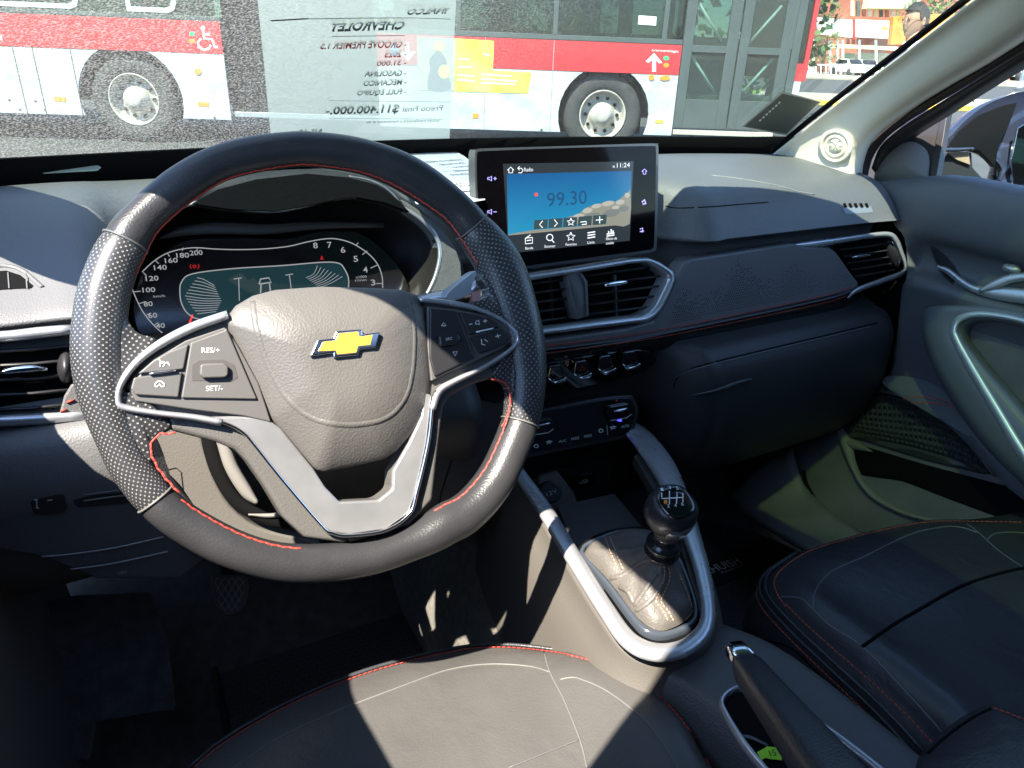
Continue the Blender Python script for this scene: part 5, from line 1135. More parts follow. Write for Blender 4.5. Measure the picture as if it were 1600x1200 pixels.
# small demister vent on the upper left
dt = [cast(dbv, u, v, .001) for u, v in ((-20, 426), (10, 424), (32, 431), (52, 447), (48, 451), (20, 452), (-20, 455))]
if all(p for p, n in dt):
    mk('demister_vent', [p for p, n in dt], [list(range(7))], void_m, da, smooth=False)
    for u in (12, 40): mk('slat', [cast(dbv, *q_, .002)[0] for q_ in ((u, 428), (u + 2, 428), (u + 4, 453), (u + 2, 453))], [[0, 1, 2, 3]], dash_m, da, smooth=False)
    seam('demister_rim', dbv, [(-20, 418), (10, 416), (36, 424), (60, 444), (66, 449)], .0022, dash_m, da)
# lower left: switch bay, card slot, knee panel with bright edges
KP = Pl(P(150, 790, y=.662), (0, -.99, .05))
kp = plate('knee_panel', KP, [(-80, 770), (0, 762), (60, 757), (190, 738), (260, 744), (330, 820), (340, 860), (280, 905), (150, 905), (60, 870), (0, 860), (-80, 870)], -.02, 0, low_m, da, .003)
plate('card_slot', KP, c2([(112, 766), (140, 758), (190, 752), (230, 752), (236, 780), (140, 792), (118, 790)], 2), 0, .001, dark_m, kp, .0005)
for v in (772, 781): silverbar('slot_rib', KP, [(130, v + 2), (180, v - 5), (230, v - 10)], 2.5, .002, M('slot_rib_plastic', (.2, .19, .17), .4), kp, n=2, th=.0008)
plate('switch', KP, c2([(50, 775), (90, 770), (102, 776), (100, 800), (60, 805), (50, 795)], 2), 0, .003, dark_m, kp, .001)
strokes('switch_symbol', KP, [[(53, 781), (59, 781)], [(57, 781), (58, 792)], [(56, 793), (61, 794)], [(74, 782), (82, 781)]], 1.4, white_m, kp, .004)
for pth in ([(65, 870), (110, 866), (180, 856), (255, 839)], [(110, 890), (180, 880), (262, 862)]): silverbar('panel_edge', KP, pth, 2.5, .003, M('panel_edge_plastic', (.35, .35, .36), .3), kp, n=4, th=.001)
text('lettering', KP, 'OBD', (184, 898), (198, 895), 4, grey_m, kp, .001)
# side kick panel and lower edges at the far left
slab('kick_panel', [V((-.13, 1.0, .3)), V((-.14, .50, .3)), V((-.15, .48, .78)), V((-.16, 1.0, .95))], (1, 0, 0), .02, low_m, car_b, .004)
slab('kick_trim', [V((-.115, .62, .305)), V((-.10, .20, .305)), V((-.16, .20, .62)), V((-.17, .60, .66))], (1, 0, .3), .015, side_m, car_b, .006)
# panel left of the steering column, visible through the wheel
KC = Pl(P(280, 740, y=.675), (-.15, -.95, .3))
kc = plate('column_panel', KC, c2([(232, 668), (280, 668), (312, 680), (322, 705), (335, 745), (360, 790), (400, 822), (450, 836), (500, 850), (480, 880), (330, 880), (230, 800)], 3), -.02, 0, side_m, da, .004)
strokes('panel_gap', KC, [[(258, 735), (275, 731), (283, 738), (286, 765)]], 1.4, void_m, kc, .0006)
KC2 = Pl(P(360, 730, y=.66), (-.2, -.95, .3))
silverbar('column_seal', KC2, [(318, 660), (330, 700), (345, 745), (372, 785), (420, 812), (480, 822)], [14, 26, 24, 22, 20, 14], .0, void_m, da, n=6, th=.004)
silverbar('column_rim', KC2, [(338, 675), (348, 690), (362, 730), (385, 768), (402, 786)], [14, 20, 22, 20, 8], .004, M('pale_grey_plastic', (.19, .18, .165), .5), da, n=6, th=.005)
silverbar('column_rim', KC2, [(388, 804), (420, 806), (455, 803), (480, 806)], [3, 8, 6, 2], .004, M('pale_grey_plastic', (0, 0, 0), .5), da, n=6, th=.004)
# column and shroud
colm = thing('steering_column', 'black steering column shroud with silver tipped stalk behind the wheel', 'steering column', (.145, .66, .93))
W0 = V((.145, .526, .988)); tl = math.radians(25); WN = V((0, -math.cos(tl), math.sin(tl)))
ax0 = W0 - WN * .05; ax1 = W0 - WN * .24 + V((0, 0, .0))
secs = []
for t, rx, rz in ((0, .055, .045), (.15, .062, .052), (.6, .072, .06), (1, .08, .07)):
    c = ax0.lerp(ax1, t); ex = V((1, 0, 0)); ez = WN.cross(ex).normalized()
    secs.append([c + ex * rx * math.copysign(abs(math.cos(a)) ** .6, math.cos(a)) + ez * rz * math.copysign(abs(math.sin(a)) ** .6, math.sin(a)) for a in [2 * math.pi * k / 32 for k in range(32)]])
rings_mesh('column_shroud', secs, dark_m, colm, cap0=True, cap1=True)
rk = Pl(P(740, 680, y=.70), (.2, -.95, .25))
plate('bolster_panel', rk, c2([(655, 585), (760, 560), (815, 590), (830, 680), (790, 760), (720, 800), (640, 800), (640, 680)], 2), -.02, 0, M('brown_black_panel', (.028, .023, .021), .5, bump=.2, bscale=600, kind='leather'), da, .004)
strokes('panel_gap', rk, [[(690, 652), (712, 650), (718, 660), (712, 700), (690, 770), (684, 800)]], 1.4, void_m, da, .0006)
# stalk on the right
sk = P(735, 455, y=.62)
tube('wiper_stalk', [sk + V((-.06, .03, -.012)), sk + V((-.03, .01, -.004)), sk, P(748, 440, y=.61)], [.006, .0085, .011, .008], M('pale_stalk', (.35, .36, .38), .3, metal=.6), colm, seg=12, flat=.6)
SKP = Pl(sk, (0, -.95, .3))
plate('stalk_paddle', SKP, c2([(697, 466), (702, 455), (722, 438), (744, 423), (758, 428), (756, 442), (738, 458), (712, 469)], 3), -.004, .012, M('stalk_silver', (.45, .5, .54), .35, metal=.4), colm, .003, seg=3)
plate('stalk_band', SKP, [(738, 456), (750, 450), (753, 470), (742, 475)], 0, .013, M('pale_pink_print', (.5, .25, .24), .5), colm, .001)
tube('indicator_stalk', [W0 - WN * .10 + V((-.05, 0, 0)), W0 - WN * .11 + V((-.13, 0, .01))], [.008, .009], dark_m, colm, seg=12)
# ================================================================== STEERING WHEEL
sw = thing('steering_wheel', 'flat bottomed black leather steering wheel with red stitching and gold emblem', 'steering wheel', W0)
WP = Pl(W0, WN)
outer = [(480, 206), (418, 209), (361, 219), (307, 238), (252, 271), (196, 321), (159, 360), (136, 404), (119, 447), (110, 500), (107, 540), (110, 582), (121, 629), (138, 672), (153, 703), (171, 742), (206, 790), (232, 816), (270, 845), (337, 882), (412, 905), (469, 912), (525, 908), (600, 893), (660, 870), (717, 845), (765, 808), (800, 760), (822, 712), (839, 665), (848, 620), (851, 575), (848, 527), (838, 480), (822, 423), (798, 380), (758, 338), (717, 297), (670, 260), (622, 235), (551, 214)]
inner = [(480, 260), (456, 261), (397, 271), (349, 285), (307, 312), (266, 345), (240, 373), (228, 404), (215, 428), (204, 475), (200, 520), (200, 580), (206, 630), (222, 690), (245, 728), (285, 774), (337, 808), (394, 835), (450, 848), (520, 848), (580, 842), (640, 818), (675, 792), (694, 787), (717, 771), (748, 736), (768, 698), (782, 665), (790, 632), (792, 590), (786, 550), (776, 510), (764, 475), (752, 440), (739, 412), (717, 376), (701, 352), (677, 331), (622, 297), (587, 280), (551, 269)]
cpx = V((482, 558, 0))
def radial(poly, ang):
    q = c2(poly, 4); best = None
    d = V((math.cos(ang), math.sin(ang), 0))
    for i in range(len(q)):
        a = V((*q[i - 1], 0)) - cpx; b = V((*q[i], 0)) - cpx; ab = b - a
        den = d.x * ab.y - d.y * ab.x
        if abs(den) < 1e-9: continue
        t = (a.x * ab.y - a.y * ab.x) / den; s = (a.x * d.y - a.y * d.x) / den
        if t > 0 and -.001 <= s <= 1.001: best = t if best is None else max(best, t)
    return best
NS = 168; rim = []; uvr = []; cl_pts = []; inn_pts = []; rr_ = []
for k in range(NS):
    a = 2 * math.pi * k / NS; ro = radial(outer, a); ri = radial(inner, a)
    po_ = WP(cpx.x + ro * math.cos(a), cpx.y + ro * math.sin(a)); pi_ = WP(cpx.x + ri * math.cos(a), cpx.y + ri * math.sin(a))
    cl_pts.append((po_ + pi_) / 2); rr_.append((po_ - pi_).length / 2)
rr_ = [sum(rr_[(k + j) % NS] for j in range(-2, 3)) / 5 for k in range(NS)]
SEG = 28; rings = []; arc = 0
for k in range(NS + 1):
    c = cl_pts[k % NS]; t = (cl_pts[(k + 1) % NS] - cl_pts[k % NS - 1]).normalized(); o_ = t.cross(WN).normalized()
    if o_.dot(c - W0) < 0: o_ = -o_
    r = rr_[k % NS]
    rings.append([c + o_ * r * .97 * math.cos(2 * math.pi * j / SEG) + WN * min(r, .0185) * 1.0 * math.sin(2 * math.pi * j / SEG) for j in range(SEG + 1)])
    if k: arc += (cl_pts[k % NS] - cl_pts[(k - 1) % NS]).length
    uvr += [(arc, .11 * j / SEG) for j in range(SEG + 1)]
ANG = lambda k: 360 * (k % NS) / NS
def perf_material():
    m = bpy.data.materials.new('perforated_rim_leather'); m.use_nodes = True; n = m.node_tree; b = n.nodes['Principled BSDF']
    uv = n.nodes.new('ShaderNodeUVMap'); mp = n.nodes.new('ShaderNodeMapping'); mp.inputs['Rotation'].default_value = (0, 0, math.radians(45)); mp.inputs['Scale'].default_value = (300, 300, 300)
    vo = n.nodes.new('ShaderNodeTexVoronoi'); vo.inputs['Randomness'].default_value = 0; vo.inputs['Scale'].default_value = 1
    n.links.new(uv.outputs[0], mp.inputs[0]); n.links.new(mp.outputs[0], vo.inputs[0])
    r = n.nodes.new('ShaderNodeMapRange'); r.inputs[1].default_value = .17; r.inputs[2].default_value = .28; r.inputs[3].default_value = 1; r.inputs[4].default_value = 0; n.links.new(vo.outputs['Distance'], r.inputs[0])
    mx = n.nodes.new('ShaderNodeMix'); mx.data_type = 'RGBA'; mx.inputs[6].default_value = (.036, .036, .038, 1); mx.inputs[7].default_value = (.19, .185, .175, 1); n.links.new(r.outputs[0], mx.inputs[0]); n.links.new(mx.outputs[2], b.inputs['Base Color'])  # pale dots: sun glints on the perforations put into the colour
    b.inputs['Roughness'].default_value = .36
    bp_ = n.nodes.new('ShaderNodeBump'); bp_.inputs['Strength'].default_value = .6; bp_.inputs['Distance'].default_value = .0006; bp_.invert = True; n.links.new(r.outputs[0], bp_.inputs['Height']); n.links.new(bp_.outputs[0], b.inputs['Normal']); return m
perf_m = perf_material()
def rim_part(name, a0, a1, mat, infl=0):
    """angles in image degrees, clockwise from +x"""
    k0 = round(a0 / 360 * NS); k1 = round(a1 / 360 * NS); vs = []; uv = []; fs = []
    for i, k in enumerate(range(k0, k1 + 1)):
        rk_ = rings[k % NS]; c = cl_pts[k % NS]
        sc_ = 1 + infl - (.05 if (i == 0 or k == k1) else 0)
        vs += [c + (p - c) * sc_ for p in rk_]; uv += [(k * arc / NS, .11 * j / SEG) for j in range(SEG + 1)]
    n1 = SEG + 1
    for i in range(k1 - k0):
        for j in range(SEG): fs.append([i * n1 + j, i * n1 + j + 1, (i + 1) * n1 + j + 1, (i + 1) * n1 + j])
    o = mk(name, vs, fs, mat, sw, uvs=uv); 
    return o
# image angle of joints: right-lower (835,665)->~17deg ; left-lower (214,798)->138 ; left-upper (159,359)->212 ; right-upper (758,338)->322
r_bot = rim_part('rim_leather', 17, 138, leather_m)
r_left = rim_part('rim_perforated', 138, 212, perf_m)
r_top = rim_part('rim_leather', 212, 321, leather_m)
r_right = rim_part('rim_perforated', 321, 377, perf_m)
for a_ in (17, 138, 212, 321):
    k = round(a_ / 360 * NS); c = cl_pts[k]; tube('rim_seam', [c + (p - c) * 1.004 for p in rings[k][:-1]], .0009, seam_m if a_ in (17, 138) else M('dark_seam', (.09, .09, .09), .5), sw, closed=True, seg=6)
# red lacing along the inner edge
def lace(k0, k1, ang, name='stitching', lift=1.01, tilt=.16, pitch=.0045):
    pts = []; ns = []
    for k in range(k0, k1 + 1):
        kk = k % NS; c = cl_pts[kk]; o_ = (rings[kk][0] - c).normalized(); d = (-o_ * math.cos(ang) + WN * math.sin(ang)).normalized()
        r = rr_[kk]; hh = min(r, .0185); p = c + (-o_ * r * .97 * math.cos(ang) + WN * hh * math.sin(ang)) * lift; pts.append(p); ns.append(d)
    stitches(name, pts, ns, pitch, pitch * 1.3, .0013, red_m, sw, tilt=tilt, zig=1, hgt=.0007)
kk = lambda a: round(a / 360 * NS)
lace(kk(206), kk(333), .25); lace(kk(14), kk(54), .35); lace(kk(95), kk(136), .55)
# thumb rests joining rim and spokes
def patch(name, px, mat, h, H, prof=None):
    o = resample([WP(u, v, h) for u, v in c2(px, 3)], 70); c = V((0, 0, 0))
    for p in o: c += p
    c /= 70; ex = V((1, 0, 0)); ez = WN.cross(ex).normalized(); rings_ = [[p - WN * .012 for p in o]]
    for t in (0, .06, .15, .3, .5, .75): rings_.append([p.lerp(c, t) + WN * H * math.sin(min(1, t * 2) * math.pi / 2) for p in o])
    uv = [((p - W0).dot(ex), (p - W0).dot(ez)) for r_ in rings_ for p in r_]
    return rings_mesh(name, rings_, mat, sw, cap1=True, uvs=uv)
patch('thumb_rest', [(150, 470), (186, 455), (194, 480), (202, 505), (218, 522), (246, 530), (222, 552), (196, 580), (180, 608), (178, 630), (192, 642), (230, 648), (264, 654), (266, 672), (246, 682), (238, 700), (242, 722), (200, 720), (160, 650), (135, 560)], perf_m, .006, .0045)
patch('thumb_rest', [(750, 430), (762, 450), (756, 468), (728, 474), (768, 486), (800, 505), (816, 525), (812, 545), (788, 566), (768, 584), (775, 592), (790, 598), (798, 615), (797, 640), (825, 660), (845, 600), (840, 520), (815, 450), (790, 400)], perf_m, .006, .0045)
def lace_px(px, h=.010, pitch=.0045):
    q = c2(px, 5, False); pts = [WP(u, v, h) for u, v in q]; stitches('stitching', pts, [WN] * len(pts), pitch, pitch * 1.2, .0013, red_m, sw, tilt=.16, zig=1, hgt=.0007)
lace_px([(268, 677), (250, 679), (238, 690), (236, 706), (243, 724), (256, 744), (285, 776)], .012)
lace_px([(772, 593), (786, 597), (795, 608), (797, 630), (790, 655), (780, 674)], .012)
# spokes (dark plastic flanks)
spk_m = M('spoke_plastic', (.095, .09, .082), .5, bump=.25, bscale=750, kind='leather')
spoke_l = plate('spoke', WP, [(196, 600), (222, 560), (262, 532), (355, 490), (400, 600), (492, 735), (508, 762), (530, 785), (545, 850), (474, 840), (440, 806), (414, 762), (386, 722), (366, 702), (335, 690), (264, 672), (260, 650), (195, 640)], -.018, .006, spk_m, sw, .004, seg=3)
spoke_r = plate('spoke', WP, [(600, 600), (655, 464), (730, 478), (800, 506), (812, 530), (790, 560), (776, 590), (740, 600), (706, 618), (694, 636), (686, 700), (677, 782), (640, 822), (545, 850), (530, 785), (590, 782), (612, 765), (612, 738), (640, 690)], -.018, .0055, spk_m, sw, .004, seg=3)
# silver V and wing trims
vt = plate('spoke_trim', WP, [(300, 652), (345, 660), (372, 672), (394, 692), (430, 738), (500, 822), (518, 832), (545, 836), (604, 828), (640, 802), (651, 770), (668, 690), (676, 618), (662, 612), (658, 650), (640, 690), (614, 735), (613, 764), (592, 781), (531, 784), (508, 760), (490, 732), (438, 668), (412, 650), (360, 650)], .006, .0115, M('dull_silver', (.36, .36, .365), .34, metal=.6, var=.12, vscale=30), sw, .0035, seg=4)
def wbar(name, path, w_, h, mat, parent=sw, n=6, th=.004): return silverbar(name, WP, path, w_, h, mat, parent, n, th)
wbar('spoke_edge', [(300, 652), (345, 659), (378, 674), (400, 698), (440, 748), (503, 822), (520, 833), (545, 837), (602, 829), (640, 803), (652, 768), (670, 690), (678, 622), (690, 606)], 6, .011, chrome_m, th=.003)
wbar('wing_trim', [(356, 492), (300, 512), (250, 538), (214, 566), (190, 598), (184, 622), (192, 636), (240, 645), (300, 652), (346, 660)], [15, 16, 15, 13, 12, 13, 12, 10, 11, 12], .010, silver_m, th=.005)
wbar('wing_trim', [(656, 468), (700, 473), (742, 482), (778, 496), (802, 514), (810, 530), (800, 545), (760, 572), (710, 596), (686, 612), (676, 640)], [8, 10, 8, 7, 7, 9, 8, 8, 10, 12, 10], .010, silver_m, th=.005)
# button pads
def wplate(name, px, h0, h1, mat, parent=sw, bevel=.0012, cv=0): return plate(name, WP, px, h0, h1, mat, parent, bevel, cv, seg=3)
bl = wplate('button_pad', [(204, 612), (214, 590), (240, 562), (290, 532), (352, 511), (372, 540), (404, 598), (424, 660), (380, 650), (300, 640), (212, 627)], .004, .0125, btn_m)
b1 = wplate('button', [(215, 584), (238, 564), (262, 550), (295, 537), (287, 577), (250, 581)], .0125, .0155, btn_m, bl)
b2 = wplate('button', [(209, 590), (248, 584), (285, 581), (279, 621), (212, 617), (204, 608)], .0125, .0155, btn_m, bl)
b3 = wplate('button', [(298, 535), (350, 516), (354, 512), (402, 624), (283, 622)], .0125, .0150, btn_m, bl)
wbar('button_trim', [(233, 584), (250, 582), (275, 579)], [3, 4, 3], .017, chrome_m, bl, n=2, th=.0015)
wplate('rocker_recess', [(300, 570), (310, 563), (350, 562), (366, 570), (372, 590), (362, 596), (300, 595)], .015, .0153, M('recess_plastic', (.07, .065, .06), .5), bl, .0002)
wplate('rocker', [(313, 570), (318, 568), (350, 567), (357, 572), (357, 586), (352, 590), (318, 591), (312, 586)], .0153, .020, btn_m, bl, .002)
pt_m = M('pale_print', (.75, .73, .68), .5)
text('button_lettering', WP, 'RES/+', (315, 551), (343, 551), 8, pt_m, bl, .0154); text('button_lettering', WP, 'SET/-', (322, 611), (348, 610), 8, pt_m, bl, .0154)
strokes('button_symbol', WP, [[(250, 573), (250, 567), (253, 565), (257, 566)], [(255, 573), (257, 568), (262, 566), (265, 571)], [(248, 561), (254, 568)]], 1.8, pt_m, bl, .0160)
strokes('button_symbol', WP, [[(243, 604), (242, 600), (246, 596), (252, 596), (257, 600), (256, 604), (252, 604), (249, 600), (246, 604), (243, 604)]], 1.8, pt_m, bl, .0160)
br = wplate('button_pad', [(668, 478), (720, 484), (768, 494), (798, 512), (803, 528), (790, 542), (740, 566), (700, 582), (674, 596), (668, 540)], .004, .0115, btn_m)
wplate('button', [(672, 482), (714, 486), (742, 558), (680, 588), (672, 560)], .0115, .0145, dark_m, br)
wplate('button', [(718, 487), (766, 497), (782, 511), (734, 524)], .0115, .0145, dark_m, br)
wplate('button', [(735, 527), (784, 514), (796, 524), (790, 538), (750, 553)], .0115, .0145, dark_m, br)
wplate('rocker', [(686, 524), (716, 520), (721, 530), (717, 537), (688, 541)], .0145, .020, dark_m, br, .002)
wbar('button_trim', [(744, 519), (758, 516), (771, 513)], 2.6, .0155, M('pale_mark', (.7, .72, .75), .4), br, n=2, th=.001)
strokes('button_symbol', WP, [[(690, 509), (693, 504), (697, 509), (690, 509)], [(708, 550), (711, 556), (715, 549), (708, 550)], [(733, 507), (738, 506)], [(743, 503), (748, 500), (749, 507), (743, 506), (743, 503)], [(755, 502), (761, 501)], [(758, 499), (758, 504)], [(752, 530), (753, 538), (758, 539)], [(757, 530), (762, 534)], [(774, 526), (782, 524)], [(777, 522), (779, 528)]], 1.3, pt_m, br, .0150)
text('button_lettering', WP, 'SRC', (697, 532), (707, 530.5), 4, pt_m, br, .0202)
# airbag cover
hub_px = [(350, 502), (368, 478), (395, 462), (430, 453), (500, 448), (580, 450), (630, 453), (652, 462), (664, 485), (670, 530), (672, 590), (666, 636), (648, 672), (620, 704), (600, 717), (560, 727), (506, 738), (492, 733), (450, 684), (424, 655), (404, 612), (378, 558)]
def hubprof(t): return math.sin(min(1, t * 1.35) * math.pi / 2) ** .75
hub = dome('airbag_cover', WP, hub_px, .0, .008, .024, hub_m, sw, cv=0, N=140, K=22, prof=hubprof, cen=(520, 570))
hb = bvh_of(hub)
# raised ridge on the cover
for pth, r in (([(395, 470), (402, 520), (420, 575), (450, 625), (490, 655), (545, 664), (600, 655), (632, 625), (645, 580), (648, 520), (640, 470)], .0022),):
    pts, ns = on_surface(hb, pth, 8, -.0036); tube('cover_ridge', pts, .0044, hub_m, hub, seg=8)
# emblem: raised bow-tie, chrome rim with gold face
ec, en = cast(hb, 539, 536, .001); EP = Pl(ec, (en * .5 + WN * .5))
ebo = [(483, 556), (494, 530), (519, 527), (523, 518), (562, 515), (566, 522), (593, 517), (588, 541), (562, 545), (559, 553), (522, 557), (521, 551), (487, 557)]
emb = plate('emblem', EP, [(484, 557), (496, 531), (521, 528), (525, 517), (566, 514), (567, 522), (595, 518), (588, 543), (564, 546), (561, 555), (521, 559), (521, 552)], -.001, .0025, chrome_m, hub, .0012)
plate('emblem_face', EP, [(497, 549), (505, 534), (524, 532), (529, 521), (560, 518), (562, 526), (583, 523), (579, 539), (560, 541), (557, 551), (527, 554), (525, 548)], .0025, .0033, M('gold_enamel', (.72, .34, .05), .3), emb, .0005)
# ================================================================== CENTRE CONSOLE
cc = thing('centre_console', 'centre console with broad satin silver loop around the gear lever', 'console', (.47, .5, .45))
PT = Pl((.45, .38, .68), (0, -.16, 1))
loop = [(796, 716), (815, 745), (850, 795), (900, 878), (945, 950), (982, 1000), (1022, 1019), (1066, 1014), (1098, 988), (1107, 955), (1099, 900), (1083, 845), (1060, 780), (1036, 730), (1008, 692), (984, 668)]
silverbar('console_trim', PT, loop, [16, 20, 24, 26, 27, 29, 30, 29, 27, 24, 25, 28, 34, 38, 34, 26], .0, silver_m, cc, n=8, th=.006)
# side panels below the loop
Ltop = [(788, 716), (806, 748), (840, 800), (888, 884), (933, 957), (972, 1010), (1018, 1033), (1072, 1026), (1108, 998), (1118, 958), (1111, 900), (1096, 843), (1075, 776), (1052, 722), (1024, 682), (1000, 660)]
Lt = curve([PT(u, v, -.015) for u, v in Ltop], 6, False); rows_ = []
for f_, dx, dz in ((0, 0, 0), (.2, .006, -.022), (.5, .024, -.07), (1, .05, -.24)):
    rw = []
    for i, p in enumerate(Lt):
        t_ = (Lt[min(i + 1, len(Lt) - 1)] - Lt[max(i - 1, 0)]).normalized(); o2 = V((t_.y, -t_.x, 0))
        if o2.dot(V((p.x - .495, p.y - .56, 0))) < 0: o2 = -o2
        rw.append(p + o2.normalized() * dx + V((0, 0, dz)))
    rows_.append(rw)
loft('side_panel', rows_, side_m, cc, 3, 1, solid=.004)
# rear deck
drows = []
for y, z, xa, xb in ((.50, .628, .372, .50), (.43, .645, .390, .52), (.40, .653, .405, .535), (.34, .657, .425, .555), (.2, .657, .43, .565), (-.1, .657, .43, .57), (-.4, .657, .43, .57)):
    drows.append([V((xa - .02, y, .42)), V((xa - .012, y, z - .05)), V((xa, y, z - .012)), V((xa + .015, y, z - .001)), V((xa + .05, y, z)), V((xb - .05, y, z)), V((xb - .015, y, z - .001)), V((xb, y, z - .012)), V((xb + .012, y, z - .05)), V((xb + .02, y, .42))])
deck_m = M('deck_plastic', (.085, .083, .08), .5, bump=.35, bscale=520, kind='leather', var=.06)
dk = loft('rear_deck', drows, deck_m, cc, 3, 3)
loft('deck_front', [[p + V((0, .0, 0)) for p in drows[0]], [V((p.x, p.y + .03, p.z - .06)) for p in drows[0]], [V((p.x, p.y + .04, .40)) for p in drows[0]]], deck_m, cc, 2, 3)
# inner well of the loop
well = [(900, 858), (925, 838), (960, 826), (1000, 822), (1035, 826), (1062, 850), (1082, 900), (1096, 945), (1098, 962), (1086, 986), (1045, 1004), (1010, 998), (985, 975), (945, 920), (912, 874)]
plate('gear_well', PT, c2(well, 3), -.05, -.016, void_m, cc, .001)
plate('well_wall', PT, [(1008, 700), (1050, 780), (1078, 850), (1096, 905), (1104, 950), (1098, 962), (1090, 940), (1066, 862), (1036, 790), (990, 712)], -.02, -.005, M('inner_wall_brown', (.055, .048, .042), .5), cc, .002)
frame('gear_bezel', PT, [(905, 862), (935, 838), (980, 826), (1030, 836), (1060, 862), (1082, 915), (1092, 952), (1084, 978), (1042, 995), (1010, 990), (985, 966), (945, 912)],
      [(912, 864), (938, 845), (980, 834), (1024, 842), (1052, 868), (1074, 918), (1083, 952), (1076, 970), (1040, 986), (1014, 981), (990, 958), (951, 908)], -.02, -.010, M('gloss_bezel', (.05, .06, .075), .12, coat=.5), cc, bulge=.003, N=90)
# storage tray floor and walls, 12 V socket
TR = Pl((.5, .66, .672), (0, -.1, 1))
plate('tray_floor', TR, [(870, 790), (960, 770), (1002, 820), (1010, 840), (900, 862)], -.02, 0, M('tray_plastic', (.045, .043, .042), .45), cc, .002)
HB = Pl(P(880, 790, y=.69), (-.1, -.85, .5))
skh = plate('socket_housing', HB, [(838, 745), (870, 732), (900, 770), (907, 792), (905, 826), (884, 834), (862, 800), (842, 770)], -.05, 0, M('socket_housing', (.12, .105, .09), .5), cc, .006)
plate('socket_cap', HB, disc_px(861, 769, 18, 18, 28), .001, .010, dark_m, skh, .003)
text('cap_lettering', HB, '12V', (855, 776), (871, 769), 7, grey_m, skh, .0106)
# cup recess and its silver rim
DP = Pl((.45, .3, .6575), (0, 0, 1))
rec = [(1124, 1094), (1136, 1078), (1160, 1071), (1200, 1085), (1290, 1130), (1400, 1215), (1500, 1300), (1420, 1340), (1300, 1330), (1215, 1230), (1160, 1165), (1130, 1115)]
reci = [(1131, 1096), (1142, 1083), (1160, 1078), (1198, 1093), (1280, 1138), (1385, 1218), (1480, 1300), (1420, 1330), (1305, 1320), (1222, 1226), (1168, 1160), (1138, 1114)]
plate('cup_recess', DP, c2(rec, 3), .0, .001, void_m, cc, 0)
frame('recess_rim', DP, rec, reci, .0, .004, silver_m, cc, bulge=.003, N=110)
silverbar('recess_divider', DP, [(1150, 1150), (1172, 1152), (1200, 1165)], [4, 6, 4], .002, M('edge_highlight', (.14, .14, .15), .35), cc, n=3, th=.002)
tg = thing('key_tag', 'crumpled bright green tag with number lying in the cup recess', 'tag', DP(1200, 1180, .01))
plate('tag_card', Pl(DP(1200, 1180, .004), (-.2, -.3, .9)), [(1183, 1175), (1196, 1168), (1198, 1166), (1220, 1168), (1222, 1188), (1204, 1186), (1196, 1184), (1190, 1188)], 0, .001, M('lime_tag', (.42, .85, .04), .5), tg, .0003)
text('tag_number', Pl(DP(1200, 1180, .004), (-.2, -.3, .9)), '15', (1204, 1182), (1214, 1180), 10, black_m, tg, .0022)
# ================================================================== GEAR LEVER
kb = P(1050, 795, y=.455)
gl = thing('gear_lever', 'black and silver gear knob on a stitched leather boot', 'gear lever', (kb.x, .46, .68))
collar = V((kb.x + .003, .463, .735))
bo = resample([PT(u, v, -.012) for u, v in c2([(912, 866), (925, 850), (945, 840), (980, 833), (1020, 838), (1050, 866), (1072, 918), (1082, 950), (1074, 968), (1040, 985), (1016, 981), (990, 958), (952, 908), (925, 880)], 3)], 96)
rb = []
import colorsys
for t in (0, .04, .12, .22, .33, .45, .57, .69, .8, .9, 1):
    ring = []
    for j, p in enumerate(bo):
        a = 2 * math.pi * j / 96
        tgt = collar + V((0, 0, 0)) + (p - collar).normalized() * .017
        q = p.lerp(tgt, t ** 1.05); q.z = p.z + (collar.z - p.z) * (t ** 1.5) + .012 * math.sin(min(1, t * 6) * math.pi / 2) * (1 - t)
        wv = math.sin(a * 5 + t * 4 + 1) * .0035 + math.sin(a * 9 - t * 7) * .0018
        q += V((0, 0, 1)) * wv * math.sin(math.pi * t) + (p - collar).normalized() * wv * math.sin(math.pi * t) * .8
        ring.append(q)
    rb.append(ring)
bt_o = rings_mesh('boot', rb, boot_m, gl)
btv = bvh_of(bt_o)
for pth in ([(946, 842), (954, 862), (962, 880), (968, 895)], [(953, 840), (962, 862), (970, 880), (976, 893)], [(1036, 880), (1038, 900), (1030, 925), (1025, 940), (1036, 955), (1046, 975)], [(1043, 884), (1046, 902), (1038, 925), (1033, 940), (1044, 955), (1053, 972)], [(1062, 900), (1074, 930), (1080, 955), (1068, 970)]):
    pts, ns = on_surface(btv, pth, 6, .0006)
    if len(pts) > 2: stitches('stitching', pts, ns, .0042, .0033, .0012, tan_m, gl)
for pth in ([(958, 852), (966, 872), (972, 890)], [(1040, 895), (1032, 925), (1040, 952)]):
    pts, ns = on_surface(btv, pth, 6, -.0005)
    if len(pts) > 2: tube('boot_seam', pts, .0016, boot_m, gl, seg=6)
for pth in ([(950, 905), (975, 897), (1000, 880), (1020, 872)], [(965, 915), (980, 925), (990, 945)], [(985, 955), (1005, 925), (1030, 890)], [(990, 957), (1020, 935), (1040, 905)]):
    pts, ns = on_surface(btv, pth, 6, -.0018)
    if len(pts) > 2: tube('boot_fold', pts, [.0012] + [.0034] * (len(pts) - 2) + [.0012], boot_m, gl, seg=10)
axd = (kb - collar).normalized()
